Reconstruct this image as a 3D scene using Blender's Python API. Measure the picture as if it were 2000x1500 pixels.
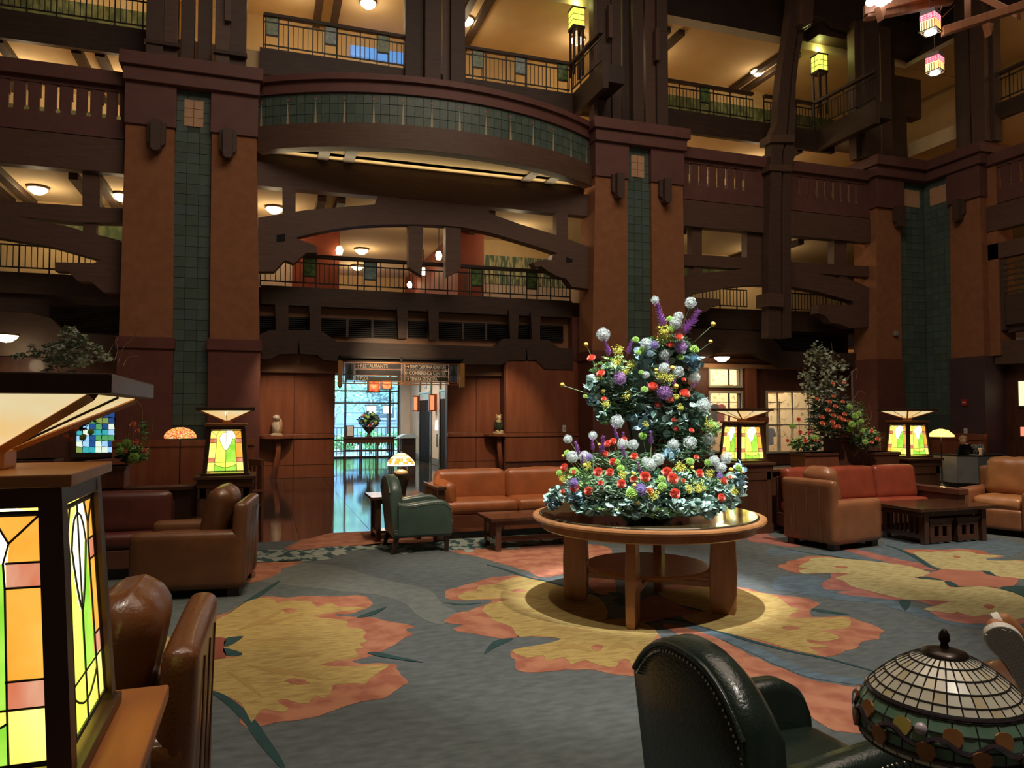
import bpy, bmesh, math, random
from mathutils import Vector, Matrix
from mathutils.geometry import tessellate_polygon
C = bpy.context.scene.collection
R = math.radians
random.seed(7)
for o in list(bpy.data.objects): bpy.data.objects.remove(o)
# ---------------------------------------------------------------- camera
F = 1440.0; YAW = R(18.6); PIT = math.atan(56/1440); EYE = 1.58
cam = bpy.data.cameras.new('camera'); co = bpy.data.objects.new('camera', cam); C.objects.link(co)
cam.sensor_width = 36; cam.lens = 36*F/2000; cam.clip_start = .05; cam.clip_end = 200
co.location = (0, 0, EYE); co.rotation_euler = (math.pi/2+PIT, 0, -YAW)
bpy.context.scene.camera = co
CY, SY, CP, SP = math.cos(YAW), math.sin(YAW), math.cos(PIT), math.sin(PIT)
FWD = Vector((SY*CP, CY*CP, SP)); RT = Vector((CY, -SY, 0)); UPV = Vector((-SY*SP, -CY*SP, CP))
CAMP = Vector((0, 0, EYE))
def ray(px, py): return FWD+RT*((px-1000)/F)+UPV*((750-py)/F)
def atY(px, py, Y): d = ray(px, py); return CAMP+d*(Y/d.y)
def atX(px, py, X): d = ray(px, py); return CAMP+d*(X/d.x)
def atZ(px, py, Z=0): d = ray(px, py); return CAMP+d*((Z-EYE)/d.z)
# ---------------------------------------------------------------- world, exposure, big lights
sc = bpy.context.scene
sc.view_settings.view_transform = 'Standard'; sc.view_settings.look = 'None'
sc.view_settings.gamma = 1; sc.view_settings.exposure = 0.0; sc.view_settings.use_curve_mapping = False
w = bpy.data.worlds.new('world'); sc.world = w; w.use_nodes = True
w.node_tree.nodes['Background'].inputs[0].default_value = (.55, .36, .27, 1)
w.node_tree.nodes['Background'].inputs[1].default_value = .075
def light(kind, name, loc, energy, col, size=.1, target=None, **k):
    l = bpy.data.lights.new(name, kind); l.energy = energy; l.color = col
    o = bpy.data.objects.new(name, l); C.objects.link(o); o.location = loc
    if kind == 'AREA':
        l.shape = 'RECTANGLE'; l.size = size; l.size_y = k.get('size_y', size)
    elif kind == 'SPOT':
        l.spot_size = R(k.get('cone', 40)); l.spot_blend = k.get('blend', .4); l.shadow_soft_size = size
    elif kind == 'SUN': l.angle = size
    else: l.shadow_soft_size = size
    if target is not None:
        o.rotation_euler = (Vector(target)-Vector(loc)).to_track_quat('-Z', 'Y').to_euler()
    return o
WARM = (1, .70, .38); SOFT = (1, .88, .72)
light('AREA', 'lobby_fill', (5, 6, 15.5), 1050, (1, .80, .62), 12, (5, 6.01, 0), size_y=10)  # broad overhead fill added for the lobby's ambient light, not a roof window
light('SPOT', 'table_spot', (4.6, -1.0, 13), 5200, (1, .95, .86), .12, (2.9, 5.0, .8), cone=21, blend=.45)
light('SPOT', 'flower_spot', (1.6, 1.4, 12.5), 15000, (.95, .98, 1), .1, (3.0, 5.3, 1.5), cone=11.5, blend=.5)
light('SPOT', 'seating_spot', (2.0, 4.0, 12.5), 2600, (1, .84, .62), .2, (2.6, 8.7, .4), cone=20, blend=.6)
light('SPOT', 'carpet_spot', (-1.5, 2.0, 12), 1900, (1, .90, .74), .2, (.6, 4.6, 0), cone=26, blend=.7)
light('SPOT', 'right_seating_spot', (6.5, 2.0, 12), 4300, (1, .84, .66), .2, (7.3, 6.6, .3), cone=25, blend=.7)
light('SPOT', 'front_chair_spot', (2.6, .2, 9), 900, (1, .9, .76), .15, (1.7, 2.0, .5), cone=26, blend=.7)
light('SPOT', 'left_chair_spot', (.3, 3.6, 9), 1000, (1, .8, .5), .15, (-.5, 6.6, .6), cone=22, blend=.7)
light('SPOT', 'left_console_spot', (.75, 16.2, 4.0), 260, (1, .75, .5), .05, (.35, 18.3, 1.2), cone=50, blend=.8)
light('SPOT', 'right_console_spot', (5.6, 16.2, 4.0), 260, (1, .75, .5), .05, (5.9, 18.3, 1.2), cone=50, blend=.8)
light('AREA', 'garden_daylight', (4, 31, 9), 9500, (.42, .74, 1), 10, (3.4, 31.5, 0), size_y=7)
light('AREA', 'garden_skylight', (3.4, 27.6, 3.4), 1300, (.42, .72, 1), 5, (3.2, 33, 1.2), size_y=2)

# ---------------------------------------------------------------- materials
MATS = {}
def _pr(nt, x, y): pass
def mat(name, c1, rough=.5, c2=None, scale=4, metal=0, bump=0, bscale=None, stretch=(1, 1, 1), spec=.5, coat=0, det=4, space='Object', sharp=None, trans=0):
    if name in MATS: return MATS[name]
    m = bpy.data.materials.new(name); m.use_nodes = True; nt = m.node_tree; N = nt.nodes; L = nt.links
    b = N['Principled BSDF']; b.inputs['Roughness'].default_value = rough; b.inputs['Metallic'].default_value = metal
    b.inputs['Specular IOR Level'].default_value = spec; b.inputs['Coat Weight'].default_value = coat
    b.inputs['Coat Roughness'].default_value = .12; b.inputs['Transmission Weight'].default_value = trans
    b.inputs['Base Color'].default_value = (*c1, 1)
    tc = N.new('ShaderNodeTexCoord'); mp = N.new('ShaderNodeMapping'); mp.inputs['Scale'].default_value = stretch
    L.new(tc.outputs[space], mp.inputs[0])
    if c2 is not None:
        n = N.new('ShaderNodeTexNoise'); n.inputs['Scale'].default_value = scale; n.inputs['Detail'].default_value = det
        L.new(mp.outputs[0], n.inputs['Vector'])
        r = N.new('ShaderNodeValToRGB'); a, z = sharp or (.32, .68)
        r.color_ramp.elements[0].position = a; r.color_ramp.elements[1].position = z
        r.color_ramp.elements[0].color = (*c1, 1); r.color_ramp.elements[1].color = (*c2, 1)
        L.new(n.outputs['Fac'], r.inputs[0]); L.new(r.outputs[0], b.inputs['Base Color'])
    if bump:
        n2 = N.new('ShaderNodeTexNoise'); n2.inputs['Scale'].default_value = bscale or scale*3; n2.inputs['Detail'].default_value = 3
        L.new(mp.outputs[0], n2.inputs['Vector'])
        bp = N.new('ShaderNodeBump'); bp.inputs['Strength'].default_value = bump; bp.inputs['Distance'].default_value = .02
        L.new(n2.outputs['Fac'], bp.inputs['Height']); L.new(bp.outputs[0], b.inputs['Normal'])
    MATS[name] = m; return m
def emat(name, c1, strength, c2=None, scale=8, stretch=(1, 1, 1), rough=.3, base=None):
    """glass or a lamp that gives off light itself"""
    if name in MATS: return MATS[name]
    m = bpy.data.materials.new(name); m.use_nodes = True; nt = m.node_tree; N = nt.nodes; L = nt.links
    b = N['Principled BSDF']; b.inputs['Roughness'].default_value = rough
    b.inputs['Base Color'].default_value = (*(base or c1), 1)
    b.inputs['Emission Color'].default_value = (*c1, 1); b.inputs['Emission Strength'].default_value = strength
    if c2:
        tc = N.new('ShaderNodeTexCoord'); mp = N.new('ShaderNodeMapping'); mp.inputs['Scale'].default_value = stretch
        n = N.new('ShaderNodeTexNoise'); n.inputs['Scale'].default_value = scale; n.inputs['Detail'].default_value = 3
        r = N.new('ShaderNodeValToRGB'); r.color_ramp.elements[0].position = .35; r.color_ramp.elements[1].position = .68
        r.color_ramp.elements[0].color = (*c1, 1); r.color_ramp.elements[1].color = (*c2, 1)
        L.new(tc.outputs['Object'], mp.inputs[0]); L.new(mp.outputs[0], n.inputs['Vector']); L.new(n.outputs['Fac'], r.inputs[0])
        L.new(r.outputs[0], b.inputs['Emission Color']); L.new(r.outputs[0], b.inputs['Base Color'])
    MATS[name] = m; return m
TIMBER = mat('dark_timber', (.080, .046, .034), .55, (.105, .062, .045), 2.5, bump=.15, stretch=(1, 1, 8))
TIMBER2 = mat('beam_timber', (.115, .062, .042), .5, (.145, .080, .055), 2.5, bump=.12, stretch=(1, 1, 8))
TIMBER3 = mat('deep_brown_timber', (.050, .028, .018), .55, (.070, .038, .024), 3, bump=.1, stretch=(1, 1, 6))
PURP = mat('plum_brown_plaster', (.150, .060, .050), .6, (.180, .075, .060), 3, bump=.1)
STUC = mat('terracotta_plaster', (.320, .126, .052), .85, (.380, .156, .068), 5, bump=.35, bscale=60)
REDB = mat('red_brown_plaster', (.150, .048, .034), .7, (.185, .060, .042), 4, bump=.15, bscale=40)
GROUT = mat('tile_grout', (.065, .090, .072), .9)
TILEM = [mat('green_tile_%d' % i, c, .35, tuple(v*1.25 for v in c), 9) for i, c in enumerate([(.085, .125, .095), (.095, .140, .112), (.078, .112, .090), (.088, .132, .118)])]
TILEC = mat('cream_tile', (.62, .36, .20), .4, (.70, .42, .25), 12)
CREAM = mat('cream_wall', (.72, .52, .27), .85, (.78, .57, .31), 3)
CREAMC = mat('cream_ceiling', (.78, .58, .32), .9, (.82, .62, .36), 2)
IRON = mat('black_iron', (.012, .010, .009), .45)
CHERRY = mat('cherry_panel', (.235, .070, .030), .35, (.310, .105, .048), 1.6, bump=.05, stretch=(5, 5, .7), coat=.2)
CHERRYD = mat('dark_cherry', (.085, .028, .015), .55, (.130, .044, .024), 2, stretch=(5, 5, 1), coat=.2)
OAK = mat('oak', (.330, .135, .048), .32, (.430, .195, .075), 3, bump=.05, stretch=(7, 7, 1), coat=.3)
OAKH = mat('oak_top', (.300, .125, .045), .28, (.400, .180, .070), 3, bump=.04, stretch=(1, 7, 1), coat=.4)
WALNUT = mat('walnut', (.060, .026, .015), .2, (.090, .040, .022), 3, stretch=(5, 5, 1), coat=.4)
BULB = emat('lamp_glow', (1, .80, .48), 14)
GLOWW = emat('soft_glow', (1, .86, .58), 6)

# ---------------------------------------------------------------- mesh helpers
def link(name, bm, m, parent=None, smooth=False, bevel=0, mats=None, keep=False):
    me = bpy.data.meshes.new(name)
    if not keep: bmesh.ops.recalc_face_normals(bm, faces=bm.faces)
    bm.to_mesh(me); bm.free()
    if smooth:
        for p in me.polygons: p.use_smooth = True
        me.set_sharp_from_angle(angle=R(62))
    for q in (mats or [m]): me.materials.append(q)
    o = bpy.data.objects.new(name, me); C.objects.link(o)
    if parent is not None:
        o.parent = parent; o.matrix_parent_inverse = PM(parent).inverted()
    if bevel:
        b = o.modifiers.new('bevel', 'BEVEL'); b.width = bevel; b.segments = 2; b.limit_method = 'ANGLE'
    return o
def PM(o):
    m = Matrix.LocRotScale(o.location, o.rotation_euler, o.scale)
    if o.parent is not None: m = PM(o.parent) @ o.matrix_parent_inverse @ m
    return m
def thing(name, label, cat, loc=(0, 0, 0), rz=0, group=None):
    o = bpy.data.objects.new(name, None); C.objects.link(o); o.location = loc; o.rotation_euler = (0, 0, rz); o.empty_display_size = .2
    o['label'] = label; o['category'] = cat
    if group: o['group'] = group
    return o
def tag(o, label, cat, group=None, kind=None):
    if label: o['label'] = label
    if cat: o['category'] = cat
    if group: o['group'] = group
    if kind: o['kind'] = kind
    return o
def copytree(o, loc=None, rz=None, label=None, group=None, parent=None, par=None):
    c = o.copy(); C.objects.link(c)
    if parent is not None: c.parent = parent
    for ch in list(o.children): copytree(ch, parent=c)
    if loc is not None: c.location = loc
    if rz is not None: c.rotation_euler = (0, 0, rz)
    if label: c['label'] = label
    if group: c['group'] = group
    return c
def bm_box(bm, a, b, M=None):
    x0, y0, z0 = a; x1, y1, z1 = b
    vs = [bm.verts.new(v) for v in ((x0, y0, z0), (x1, y0, z0), (x1, y1, z0), (x0, y1, z0), (x0, y0, z1), (x1, y0, z1), (x1, y1, z1), (x0, y1, z1))]
    if M is not None:
        for v in vs: v.co = M @ v.co
    for f in ((0, 3, 2, 1), (4, 5, 6, 7), (0, 1, 5, 4), (1, 2, 6, 5), (2, 3, 7, 6), (3, 0, 4, 7)): bm.faces.new([vs[i] for i in f])
    return vs
def box(name, a, b, m, parent=None, bevel=0):
    a2 = [min(p, q) for p, q in zip(a, b)]; b2 = [max(p, q) for p, q in zip(a, b)]
    bm = bmesh.new(); bm_box(bm, a2, b2); return link(name, bm, m, parent, bevel=bevel)
def prism(bm, pts, vec):
    """pts: world points of a planar outline, extruded by vec"""
    a = [bm.verts.new(p) for p in pts]; b = [bm.verts.new(Vector(p)+Vector(vec)) for p in pts]
    n = len(pts)
    for i in range(n): bm.faces.new((a[i], b[i], b[(i+1) % n], a[(i+1) % n]))
    if n <= 4: bm.faces.new(a); bm.faces.new(b[::-1])
    else:
        for tri in tessellate_polygon([[Vector(p) for p in pts]]):
            try: bm.faces.new([a[i] for i in tri]); bm.faces.new([b[i] for i in tri][::-1])
            except ValueError: pass
def plate(name, px, Y, depth, m, parent=None, bevel=0):
    bm = bmesh.new(); prism(bm, [atY(x, y, Y) for x, y in px], (0, depth, 0)); return link(name, bm, m, parent, bevel=bevel)
def plateX(name, px, X, depth, m, parent=None, bevel=0):
    bm = bmesh.new(); prism(bm, [atX(x, y, X) for x, y in px], (depth, 0, 0)); return link(name, bm, m, parent, bevel=bevel)
def XY(px, Y): return atY(px, 806, Y).x
def tube(bm, pts, r, seg=8, cap=True):
    pts = [Vector(p) for p in pts]; rs = r if isinstance(r, (list, tuple)) else [r]*len(pts); rings = []
    up = Vector((0, 0, 1)); n = len(pts)
    prev = None
    for i, p in enumerate(pts):
        t = (pts[min(i+1, n-1)]-pts[max(i-1, 0)]).normalized()
        a = prev-t*prev.dot(t) if prev is not None else t.cross(Vector((0, 0, 1)) if abs(t.z) < .9 else Vector((1, 0, 0)))
        if a.length < 1e-6: a = t.cross(Vector((0, 1, 0)))
        a.normalize(); prev = a; b = t.cross(a)
        rings.append([bm.verts.new(p+(a*math.cos(q)+b*math.sin(q))*rs[i]) for q in [2*math.pi*k/seg for k in range(seg)]])
    for i in range(n-1):
        for k in range(seg): bm.faces.new((rings[i][k], rings[i][(k+1) % seg], rings[i+1][(k+1) % seg], rings[i+1][k]))
    if cap: bm.faces.new(rings[0][::-1]); bm.faces.new(rings[-1])
def lathe(bm, prof, c=(0, 0, 0), seg=24, sq=None):
    rings = []
    for r, z in prof:
        rings.append([bm.verts.new((c[0]+r*math.cos(2*math.pi*k/seg), c[1]+r*math.sin(2*math.pi*k/seg), c[2]+z)) for k in range(seg)])
    for i in range(len(rings)-1):
        for k in range(seg): bm.faces.new((rings[i][k], rings[i][(k+1) % seg], rings[i+1][(k+1) % seg], rings[i+1][k]))
    if prof[0][0] > 1e-4: bm.faces.new(rings[0][::-1])
    if prof[-1][0] > 1e-4: bm.faces.new(rings[-1])
    bmesh.ops.remove_doubles(bm, verts=bm.verts, dist=1e-5)
def cr(pts, n=5, closed=True):
    """Catmull-Rom smoothing of an outline"""
    P = [Vector(p) for p in pts]; out = []; m = len(P)
    for i in range(m if closed else m-1):
        if closed: a, b, c, d = P[i-1], P[i], P[(i+1) % m], P[(i+2) % m]
        else: a, b, c, d = P[max(i-1, 0)], P[i], P[i+1], P[min(i+2, m-1)]
        for k in range(n):
            t = k/n
            out.append(.5*((2*b)+(c-a)*t+(2*a-5*b+4*c-d)*t*t+(3*b-a-3*c+d)*t**3))
    if not closed: out.append(P[-1])
    return out
def loft(bm, secs, cap=True):
    """secs: list of rings of equal vertex count"""
    rs = [[bm.verts.new(p) for p in s] for s in secs]; n = len(rs[0])
    for i in range(len(rs)-1):
        for k in range(n): bm.faces.new((rs[i][k], rs[i][(k+1) % n], rs[i+1][(k+1) % n], rs[i+1][k]))
    if cap: bm.faces.new(rs[0][::-1]); bm.faces.new(rs[-1])
def puff(bm, w, d, h, r=.05, bulge=.02, M=None, n=10, wr=0, seed=0):
    """a stuffed cushion w x d x h centred at the origin: rounded edges, swollen faces, light creases"""
    rnd = random.Random(seed); ph = [rnd.uniform(0, 6) for _ in range(6)]
    def sp(v): return (1-abs(v)**2.2)
    g = bmesh.new(); bmesh.ops.create_cube(g, size=2); bmesh.ops.subdivide_edges(g, edges=g.edges, cuts=n, use_grid_fill=True)
    for v in g.verts:
        x, y, z = v.co; hw, hd, hh = w/2, d/2, h/2
        def mp_(u, h): rr = min(r, h*.9); a = abs(u); return math.copysign((h-rr)*a/.7 if a <= .7 else h-rr+rr*(a-.7)/.3, u)
        X, Y, Z = mp_(x, hw), mp_(y, hd), mp_(z, hh)
        cx = max(-hw+r, min(hw-r, X)); cyy = max(-hd+r, min(hd-r, Y)); cz = max(-hh+r, min(hh-r, Z))
        dv = Vector((X-cx, Y-cyy, Z-cz))
        if dv.length > 1e-9: dv = dv.normalized()*min(r, dv.length*1.0 if dv.length < r else r)
        P = Vector((cx, cyy, cz))+dv
        P.z += math.copysign(bulge, z)*sp(x)*sp(y)*abs(z)**3
        P.y += math.copysign(bulge*.6, y)*sp(x)*sp(z)*abs(y)**3
        P.x += math.copysign(bulge*.6, x)*sp(y)*sp(z)*abs(x)**3
        if wr:
            k = wr*(math.sin(X*34+ph[0]+math.sin(Z*9+ph[1])*1.5)*.5+math.sin(Z*21+X*13+ph[2])*.35+math.sin(Y*27+ph[3]+X*8)*.4)
            P += Vector((x, y, z)).normalized()*k*(.3+.7*max(sp(x)*sp(y), sp(x)*sp(z)))
        v.co = P if M is None else M @ P
    base = [bm.verts.new(v.co) for v in g.verts]; g.verts.index_update()
    for f in g.faces: bm.faces.new([base[v.index] for v in f.verts])
    g.free()
def T(x, y, z, rx=0, ry=0, rz=0):
    return Matrix.Translation((x, y, z)) @ Matrix.Rotation(rz, 4, 'Z') @ Matrix.Rotation(ry, 4, 'Y') @ Matrix.Rotation(rx, 4, 'X')
def cushion(name, w, d, h, M, m, parent, r=.05, bulge=.02, wr=.0, seed=0, n=10):
    bm = bmesh.new(); puff(bm, w, d, h, r, bulge, PM(parent) @ M if parent is not None else M, n, wr, seed); return link(name, bm, m, parent, smooth=True)
def lbox(name, a, b, m, parent, bevel=.004, M=None):
    """box in the parent's local space"""
    bm = bmesh.new(); bm_box(bm, a, b, M)
    o = link(name, bm, m, None, bevel=bevel); o.parent = parent; return o
def lpart(name, bm, m, parent, smooth=False, bevel=0):
    o = link(name, bm, m, None, smooth=smooth, bevel=bevel); o.parent = parent; return o
# ================================================================ SETTING
def struct(o, label=None): o['kind'] = 'structure'; (label and o.__setitem__('label', label)); return o
YP, YA, YS, YW = 17.45, 17.75, 18.55, 18.7          # pillar face, arch face, slab face, wall face
XC = 19.5                                            # right-hand wall of the lobby
STONE = [mat('stone_%d' % i, c, .07, c2, 2.5, spec=.6) for i, (c, c2) in enumerate([((.045, .030, .022), (.075, .050, .036)), ((.060, .042, .034), (.085, .062, .050)), ((.034, .026, .024), (.055, .042, .038))])]
fl = struct(box('floor', (-8, 9.55, -.12), (24, 27, -.012), mat('stone_joint', (.02, .016, .013), .4)), 'dark polished stone floor of the hall beyond the carpet')
for (x0, x1, y0, y1, s) in ((-4.2, 8.8, 9.55, 18.6, .92), (1.7, 4.9, 18.6, 26.4, .62)):
    base = [None]*3; nx = int((x1-x0)/s); ny = int(math.ceil((y1-y0)/s)); k = 0
    for i in range(nx):
        for j in range(ny):
            q = (i*7+j*5+(i*j) % 3) % 3
            a = x0+(x1-x0)*i/nx; b = y0+(y1-y0)*j/ny; sx = (x1-x0)/nx; sy = (y1-y0)/ny
            if base[q] is None:
                bm = bmesh.new(); bm_box(bm, (.003, .003, -.012), (sx-.003, sy-.003, 0)); base[q] = link('floor_tile', bm, STONE[q], fl); o = base[q]
            else: o = base[q].copy(); C.objects.link(o)
            o.location = (a, b, 0)
SHAPES = mat('inlaid_tan_stone', (.22, .13, .06), .08, (.30, .18, .09), 3)
# carpet with cut-pile inlays
CARP = mat('grey_green_pile', (.082, .098, .098), .95, (.140, .160, .158), 9, bump=.6, bscale=260, stretch=(1, 2.2, 1), det=8, sharp=(.3, .72))
carpet = struct(box('floor', (-9, -4, -.1), (24, 9.55, 0), CARP), 'grey-green patterned carpet with large yellow winged blooms')
YEL = mat('yellow_pile', (.46, .33, .105), .95, (.34, .22, .065), 8, bump=.5, bscale=230, stretch=(1, 5, 1), det=3, sharp=(.44, .62))
YEL2 = mat('pale_yellow_pile', (.50, .45, .22), .95, (.36, .30, .13), 8, bump=.5, bscale=230, stretch=(1, 5, 1), det=3, sharp=(.44, .62))
ORA = mat('rust_pile', (.42, .175, .095), .95, (.31, .100, .055), 6, bump=.5, bscale=230, sharp=(.4, .6))
PINK = mat('rose_pile', (.36, .145, .110), .95, (.28, .095, .075), 6, bump=.5, bscale=230, sharp=(.4, .6))
TEAL = mat('deep_teal_pile', (.010, .040, .040), .95, (.016, .055, .055), 8, bump=.4, bscale=230)
BLUE = mat('slate_blue_pile', (.110, .160, .200), .95, (.075, .110, .135), 6, bump=.5, bscale=230, stretch=(1, 3, 1), sharp=(.4, .6))
PALE = mat('pale_grey_pile', (.24, .26, .22), .95, (.33, .35, .30), 9, bump=.4, bscale=230)
LITE = mat('light_grey_pile', (.125, .140, .130), .95, (.165, .180, .165), 10, bump=.6, bscale=240, sharp=(.35, .65))
BROWNP = mat('umber_pile', (.19, .045, .022), .95)
CT = dict(a=lambda p: (400+p[0]/2.2222, 1020+p[1]/2.2222), b=lambda p: (1240+p[0]/2.6316, 1150+p[1]/2.6316), c=lambda p: (1480+p[0]/3.846, 1000+p[1]/3.846), d=lambda p: (500+p[0]/4.348, 1020+p[1]/4.348), f=lambda p: p)
from mathutils import noise as mnoise
def inlay(name, pts, z, m, fr='f', smooth=3, label=None):
    W = []
    for p in pts:
        q = atZ(*CT[fr](p), 0); W.append((q.x, q.y, z))
    if smooth: W = [tuple(v) for v in cr(W, smooth)]
    if 'border' in name or 'field' in name or 'stripe' in name:      # the ragged edge of the woven motif
        W = [(a+.035*mnoise.noise((a*7, b*7, 1))+.02*mnoise.noise((a*19, b*19, 4)), b+.035*mnoise.noise((a*7, b*7, 9))+.02*mnoise.noise((a*19, b*19, 7)), c) for a, b, c in W]
    bm = bmesh.new(); top = [bm.verts.new((a, b, z)) for a, b, c in W]; bot = [bm.verts.new((a, b, -.004)) for a, b, c in W]; n = len(W)
    for tri in tessellate_polygon([[Vector((a, b, 0)) for a, b, c in W]]):
        try:
            f = bm.faces.new([top[i] for i in tri]); f.normal_update()
            if f.normal.z < 0: f.normal_flip()
        except ValueError: pass
    area = sum(W[i][0]*W[(i+1) % n][1]-W[(i+1) % n][0]*W[i][1] for i in range(n));
    for i in range(n):
        q = (bot[i], bot[(i+1) % n], top[(i+1) % n], top[i]); bm.faces.new(q if area > 0 else q[::-1])
    o = link(name, bm, m, carpet, keep=True)
    if label: o['label'] = label
    return o
def band(name, pts, w, z, m, fr='f', taper=True):
    P = [Vector(atZ(*CT[fr](p), 0)) for p in pts]; P = cr([tuple(p) for p in P], 5, False); n = len(P); A = []; B = []
    for i, p in enumerate(P):
        t = (P[min(i+1, n-1)]-P[max(i-1, 0)]).normalized(); k = w*(math.sin(math.pi*(i+.3)/(n-.4))**.5 if taper else 1)
        A.append((p.x-t.y*k, p.y+t.x*k, -.004)); B.append((p.x+t.y*k, p.y-t.x*k, -.004))
    bm = bmesh.new()
    for i in range(n-1): prism(bm, [A[i], A[i+1], B[i+1], B[i]], (0, 0, z+.004))
    bmesh.ops.remove_doubles(bm, verts=bm.verts, dist=1e-5); return link(name, bm, m, carpet)
# --- left bloom
inlay('petal_border', [(30, 425), (110, 385), (175, 340), (240, 322), (360, 326), (520, 322), (700, 325), (712, 372), (650, 392), (560, 402), (690, 412), (810, 432), (905, 452), (870, 465), (905, 485), (860, 510), (820, 530), (790, 548), (740, 572), (700, 582), (650, 610), (810, 618), (850, 650), (882, 690), (850, 722), (760, 762), (640, 790), (540, 832), (440, 852), (330, 868), (205, 888), (120, 800), (10, 715), (0, 590), (60, 545), (20, 500)], .002, ORA, 'a')
inlay('petal', [(30, 440), (110, 395), (175, 350), (240, 330), (300, 335), (312, 352), (350, 342), (400, 342), (462, 347), (490, 370), (530, 352), (560, 357), (590, 372), (640, 368), (700, 375), (600, 388), (530, 397), (470, 411), (560, 421), (620, 432), (612, 455), (680, 465), (700, 482), (685, 500), (706, 520), (672, 532), (690, 548), (648, 555), (670, 585), (580, 602), (500, 620), (560, 627), (660, 627), (800, 620), (760, 650), (718, 678), (700, 703), (650, 700), (600, 705), (556, 712), (548, 742), (510, 765), (480, 752), (450, 788), (400, 785), (350, 770), (315, 778), (335, 795), (362, 808), (345, 826), (290, 820), (240, 818), (202, 872), (160, 790), (60, 740), (5, 712), (0, 592), (60, 595), (150, 582), (80, 545), (165, 500), (90, 505), (30, 500)], .0035, YEL, 'a', 2)
inlay('bloom_heart', [(-40, 505), (88, 505), (80, 545), (90, 592), (-40, 592)], .005, BROWNP, 'a', 2)
for p in ([(90, 507), (125, 500), (168, 498), (125, 530), (84, 542)], [(80, 548), (120, 556), (158, 568), (158, 580), (92, 582)], [(660, 415), (700, 398), (790, 368), (740, 400), (690, 414)], [(706, 572), (740, 565), (820, 582), (945, 610), (800, 592)]): inlay('accent_leaf', p, .005, TEAL, 'a', 2)
for p in ([(335, 385), (365, 376), (402, 382), (370, 396)], [(345, 690), (395, 680), (455, 700), (400, 708)]): inlay('petal_spot', p, .005, ORA, 'a', 2)
for p in ([(140, 470), (250, 420), (360, 370), (250, 440)], [(200, 520), (350, 500), (520, 505), (360, 512)], [(180, 620), (300, 640), (430, 650), (520, 690), (420, 672), (300, 656)], [(220, 450), (330, 420), (440, 395), (330, 432)], [(100, 650), (180, 690), (250, 760), (200, 730)], [(340, 590), (420, 570), (520, 575), (420, 584)]): inlay('petal_vein', p, .0045, mat('ochre_pile', (.30, .19, .055), .95), 'a', 2)
band('stem', [(325, 255), (250, 305), (180, 352), (110, 402), (30, 440)], .035, .003, TEAL, 'a')
band('stem', [(0, 725), (60, 750), (130, 800), (200, 872), (250, 945), (300, 1010), (345, 1075)], .028, .003, TEAL, 'a')
inlay('petal', [(425, 1268), (360, 1262), (300, 1225), (225, 1182), (212, 1215), (250, 1262), (214, 1300), (320, 1330), (400, 1300)], .003, YEL, 'f', 3)
# --- bloom under the table
inlay('petal_border', [(1045, 298), (1130, 275), (1250, 240), (1385, 233), (1480, 255), (1560, 300), (1400, 330), (1215, 400), (1130, 392), (1250, 345), (1150, 338), (1075, 335)], .002, ORA, 'a')
inlay('petal_border', [(1045, 432), (1105, 390), (1220, 398), (1300, 440), (1430, 495), (1550, 508), (1440, 540), (1330, 560), (1345, 600), (1360, 645), (1460, 655), (1560, 640), (1700, 648), (1910, 666), (1960, 600), (1960, 480), (1700, 440), (1400, 440), (1360, 500), (1290, 505), (1200, 490), (1075, 466), (1130, 448)], .0022, ORA, 'a')
inlay('petal', [(1098, 322), (1150, 300), (1180, 300), (1190, 276), (1262, 270), (1330, 243), (1400, 238), (1500, 265), (1600, 290), (1680, 315), (1732, 350), (1745, 420), (1600, 430), (1480, 425), (1240, 412), (1215, 362), (1330, 335), (1200, 335), (1130, 340)], .0035, YEL, 'a', 2)
inlay('petal', [(1240, 416), (1480, 425), (1740, 425), (1850, 420), (1930, 450), (1968, 490), (1922, 540), (1912, 642), (1860, 630), (1840, 598), (1800, 600), (1785, 630), (1710, 622), (1650, 600), (1590, 618), (1560, 588), (1482, 604), (1470, 578), (1400, 590), (1330, 557), (1440, 537), (1552, 508), (1430, 495), (1370, 500), (1345, 480), (1335, 458), (1290, 440)], .0037, YEL, 'a', 2)
inlay('petal_border', [(100, 5), (300, -20), (550, -5), (700, 28), (860, 45), (930, 65), (948, 82), (900, 115), (915, 148), (1080, 142), (1200, 180), (1272, 208), (1265, 242), (1160, 282), (1090, 322), (1000, 346), (940, 348), (800, 315), (500, 238), (330, 192)], .002, ORA, 'b')
inlay('petal', [(120, 22), (300, -5), (480, 0), (700, 32), (760, 62), (800, 95), (842, 102), (830, 122), (795, 135), (800, 152), (880, 152), (1000, 150), (1078, 146), (1110, 168), (1095, 202), (1020, 212), (968, 216), (1042, 245), (1042, 260), (960, 272), (882, 262), (900, 280), (980, 292), (975, 306), (890, 300), (952, 342), (800, 312), (650, 268), (500, 236), (330, 192), (250, 152), (262, 128), (380, 120), (230, 90)], .0037, YEL, 'b', 2)
inlay('bloom_heart', [(-10, 140), (40, 60), (130, 40), (240, 85), (330, 120), (170, 150), (60, 175)], .0045, PINK, 'b')
inlay('accent_leaf', [(-140, 20), (-60, 25), (30, 48), (-20, 60)], .0048, TEAL, 'b', 2)
inlay('accent_leaf', [(-115, 60), (-70, 50), (-10, 75), (-60, 85)], .0048, TEAL, 'b', 2)
inlay('accent_leaf', [(230, 85), (300, 100), (360, 118), (290, 110)], .0048, TEAL, 'b', 2)
inlay('petal_spot', [(750, 203), (790, 193), (855, 206), (800, 213)], .005, ORA, 'b', 2)
inlay('petal_spot', [(1676, 545), (1700, 532), (1730, 540), (1705, 562)], .005, ORA, 'a', 2)
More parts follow.
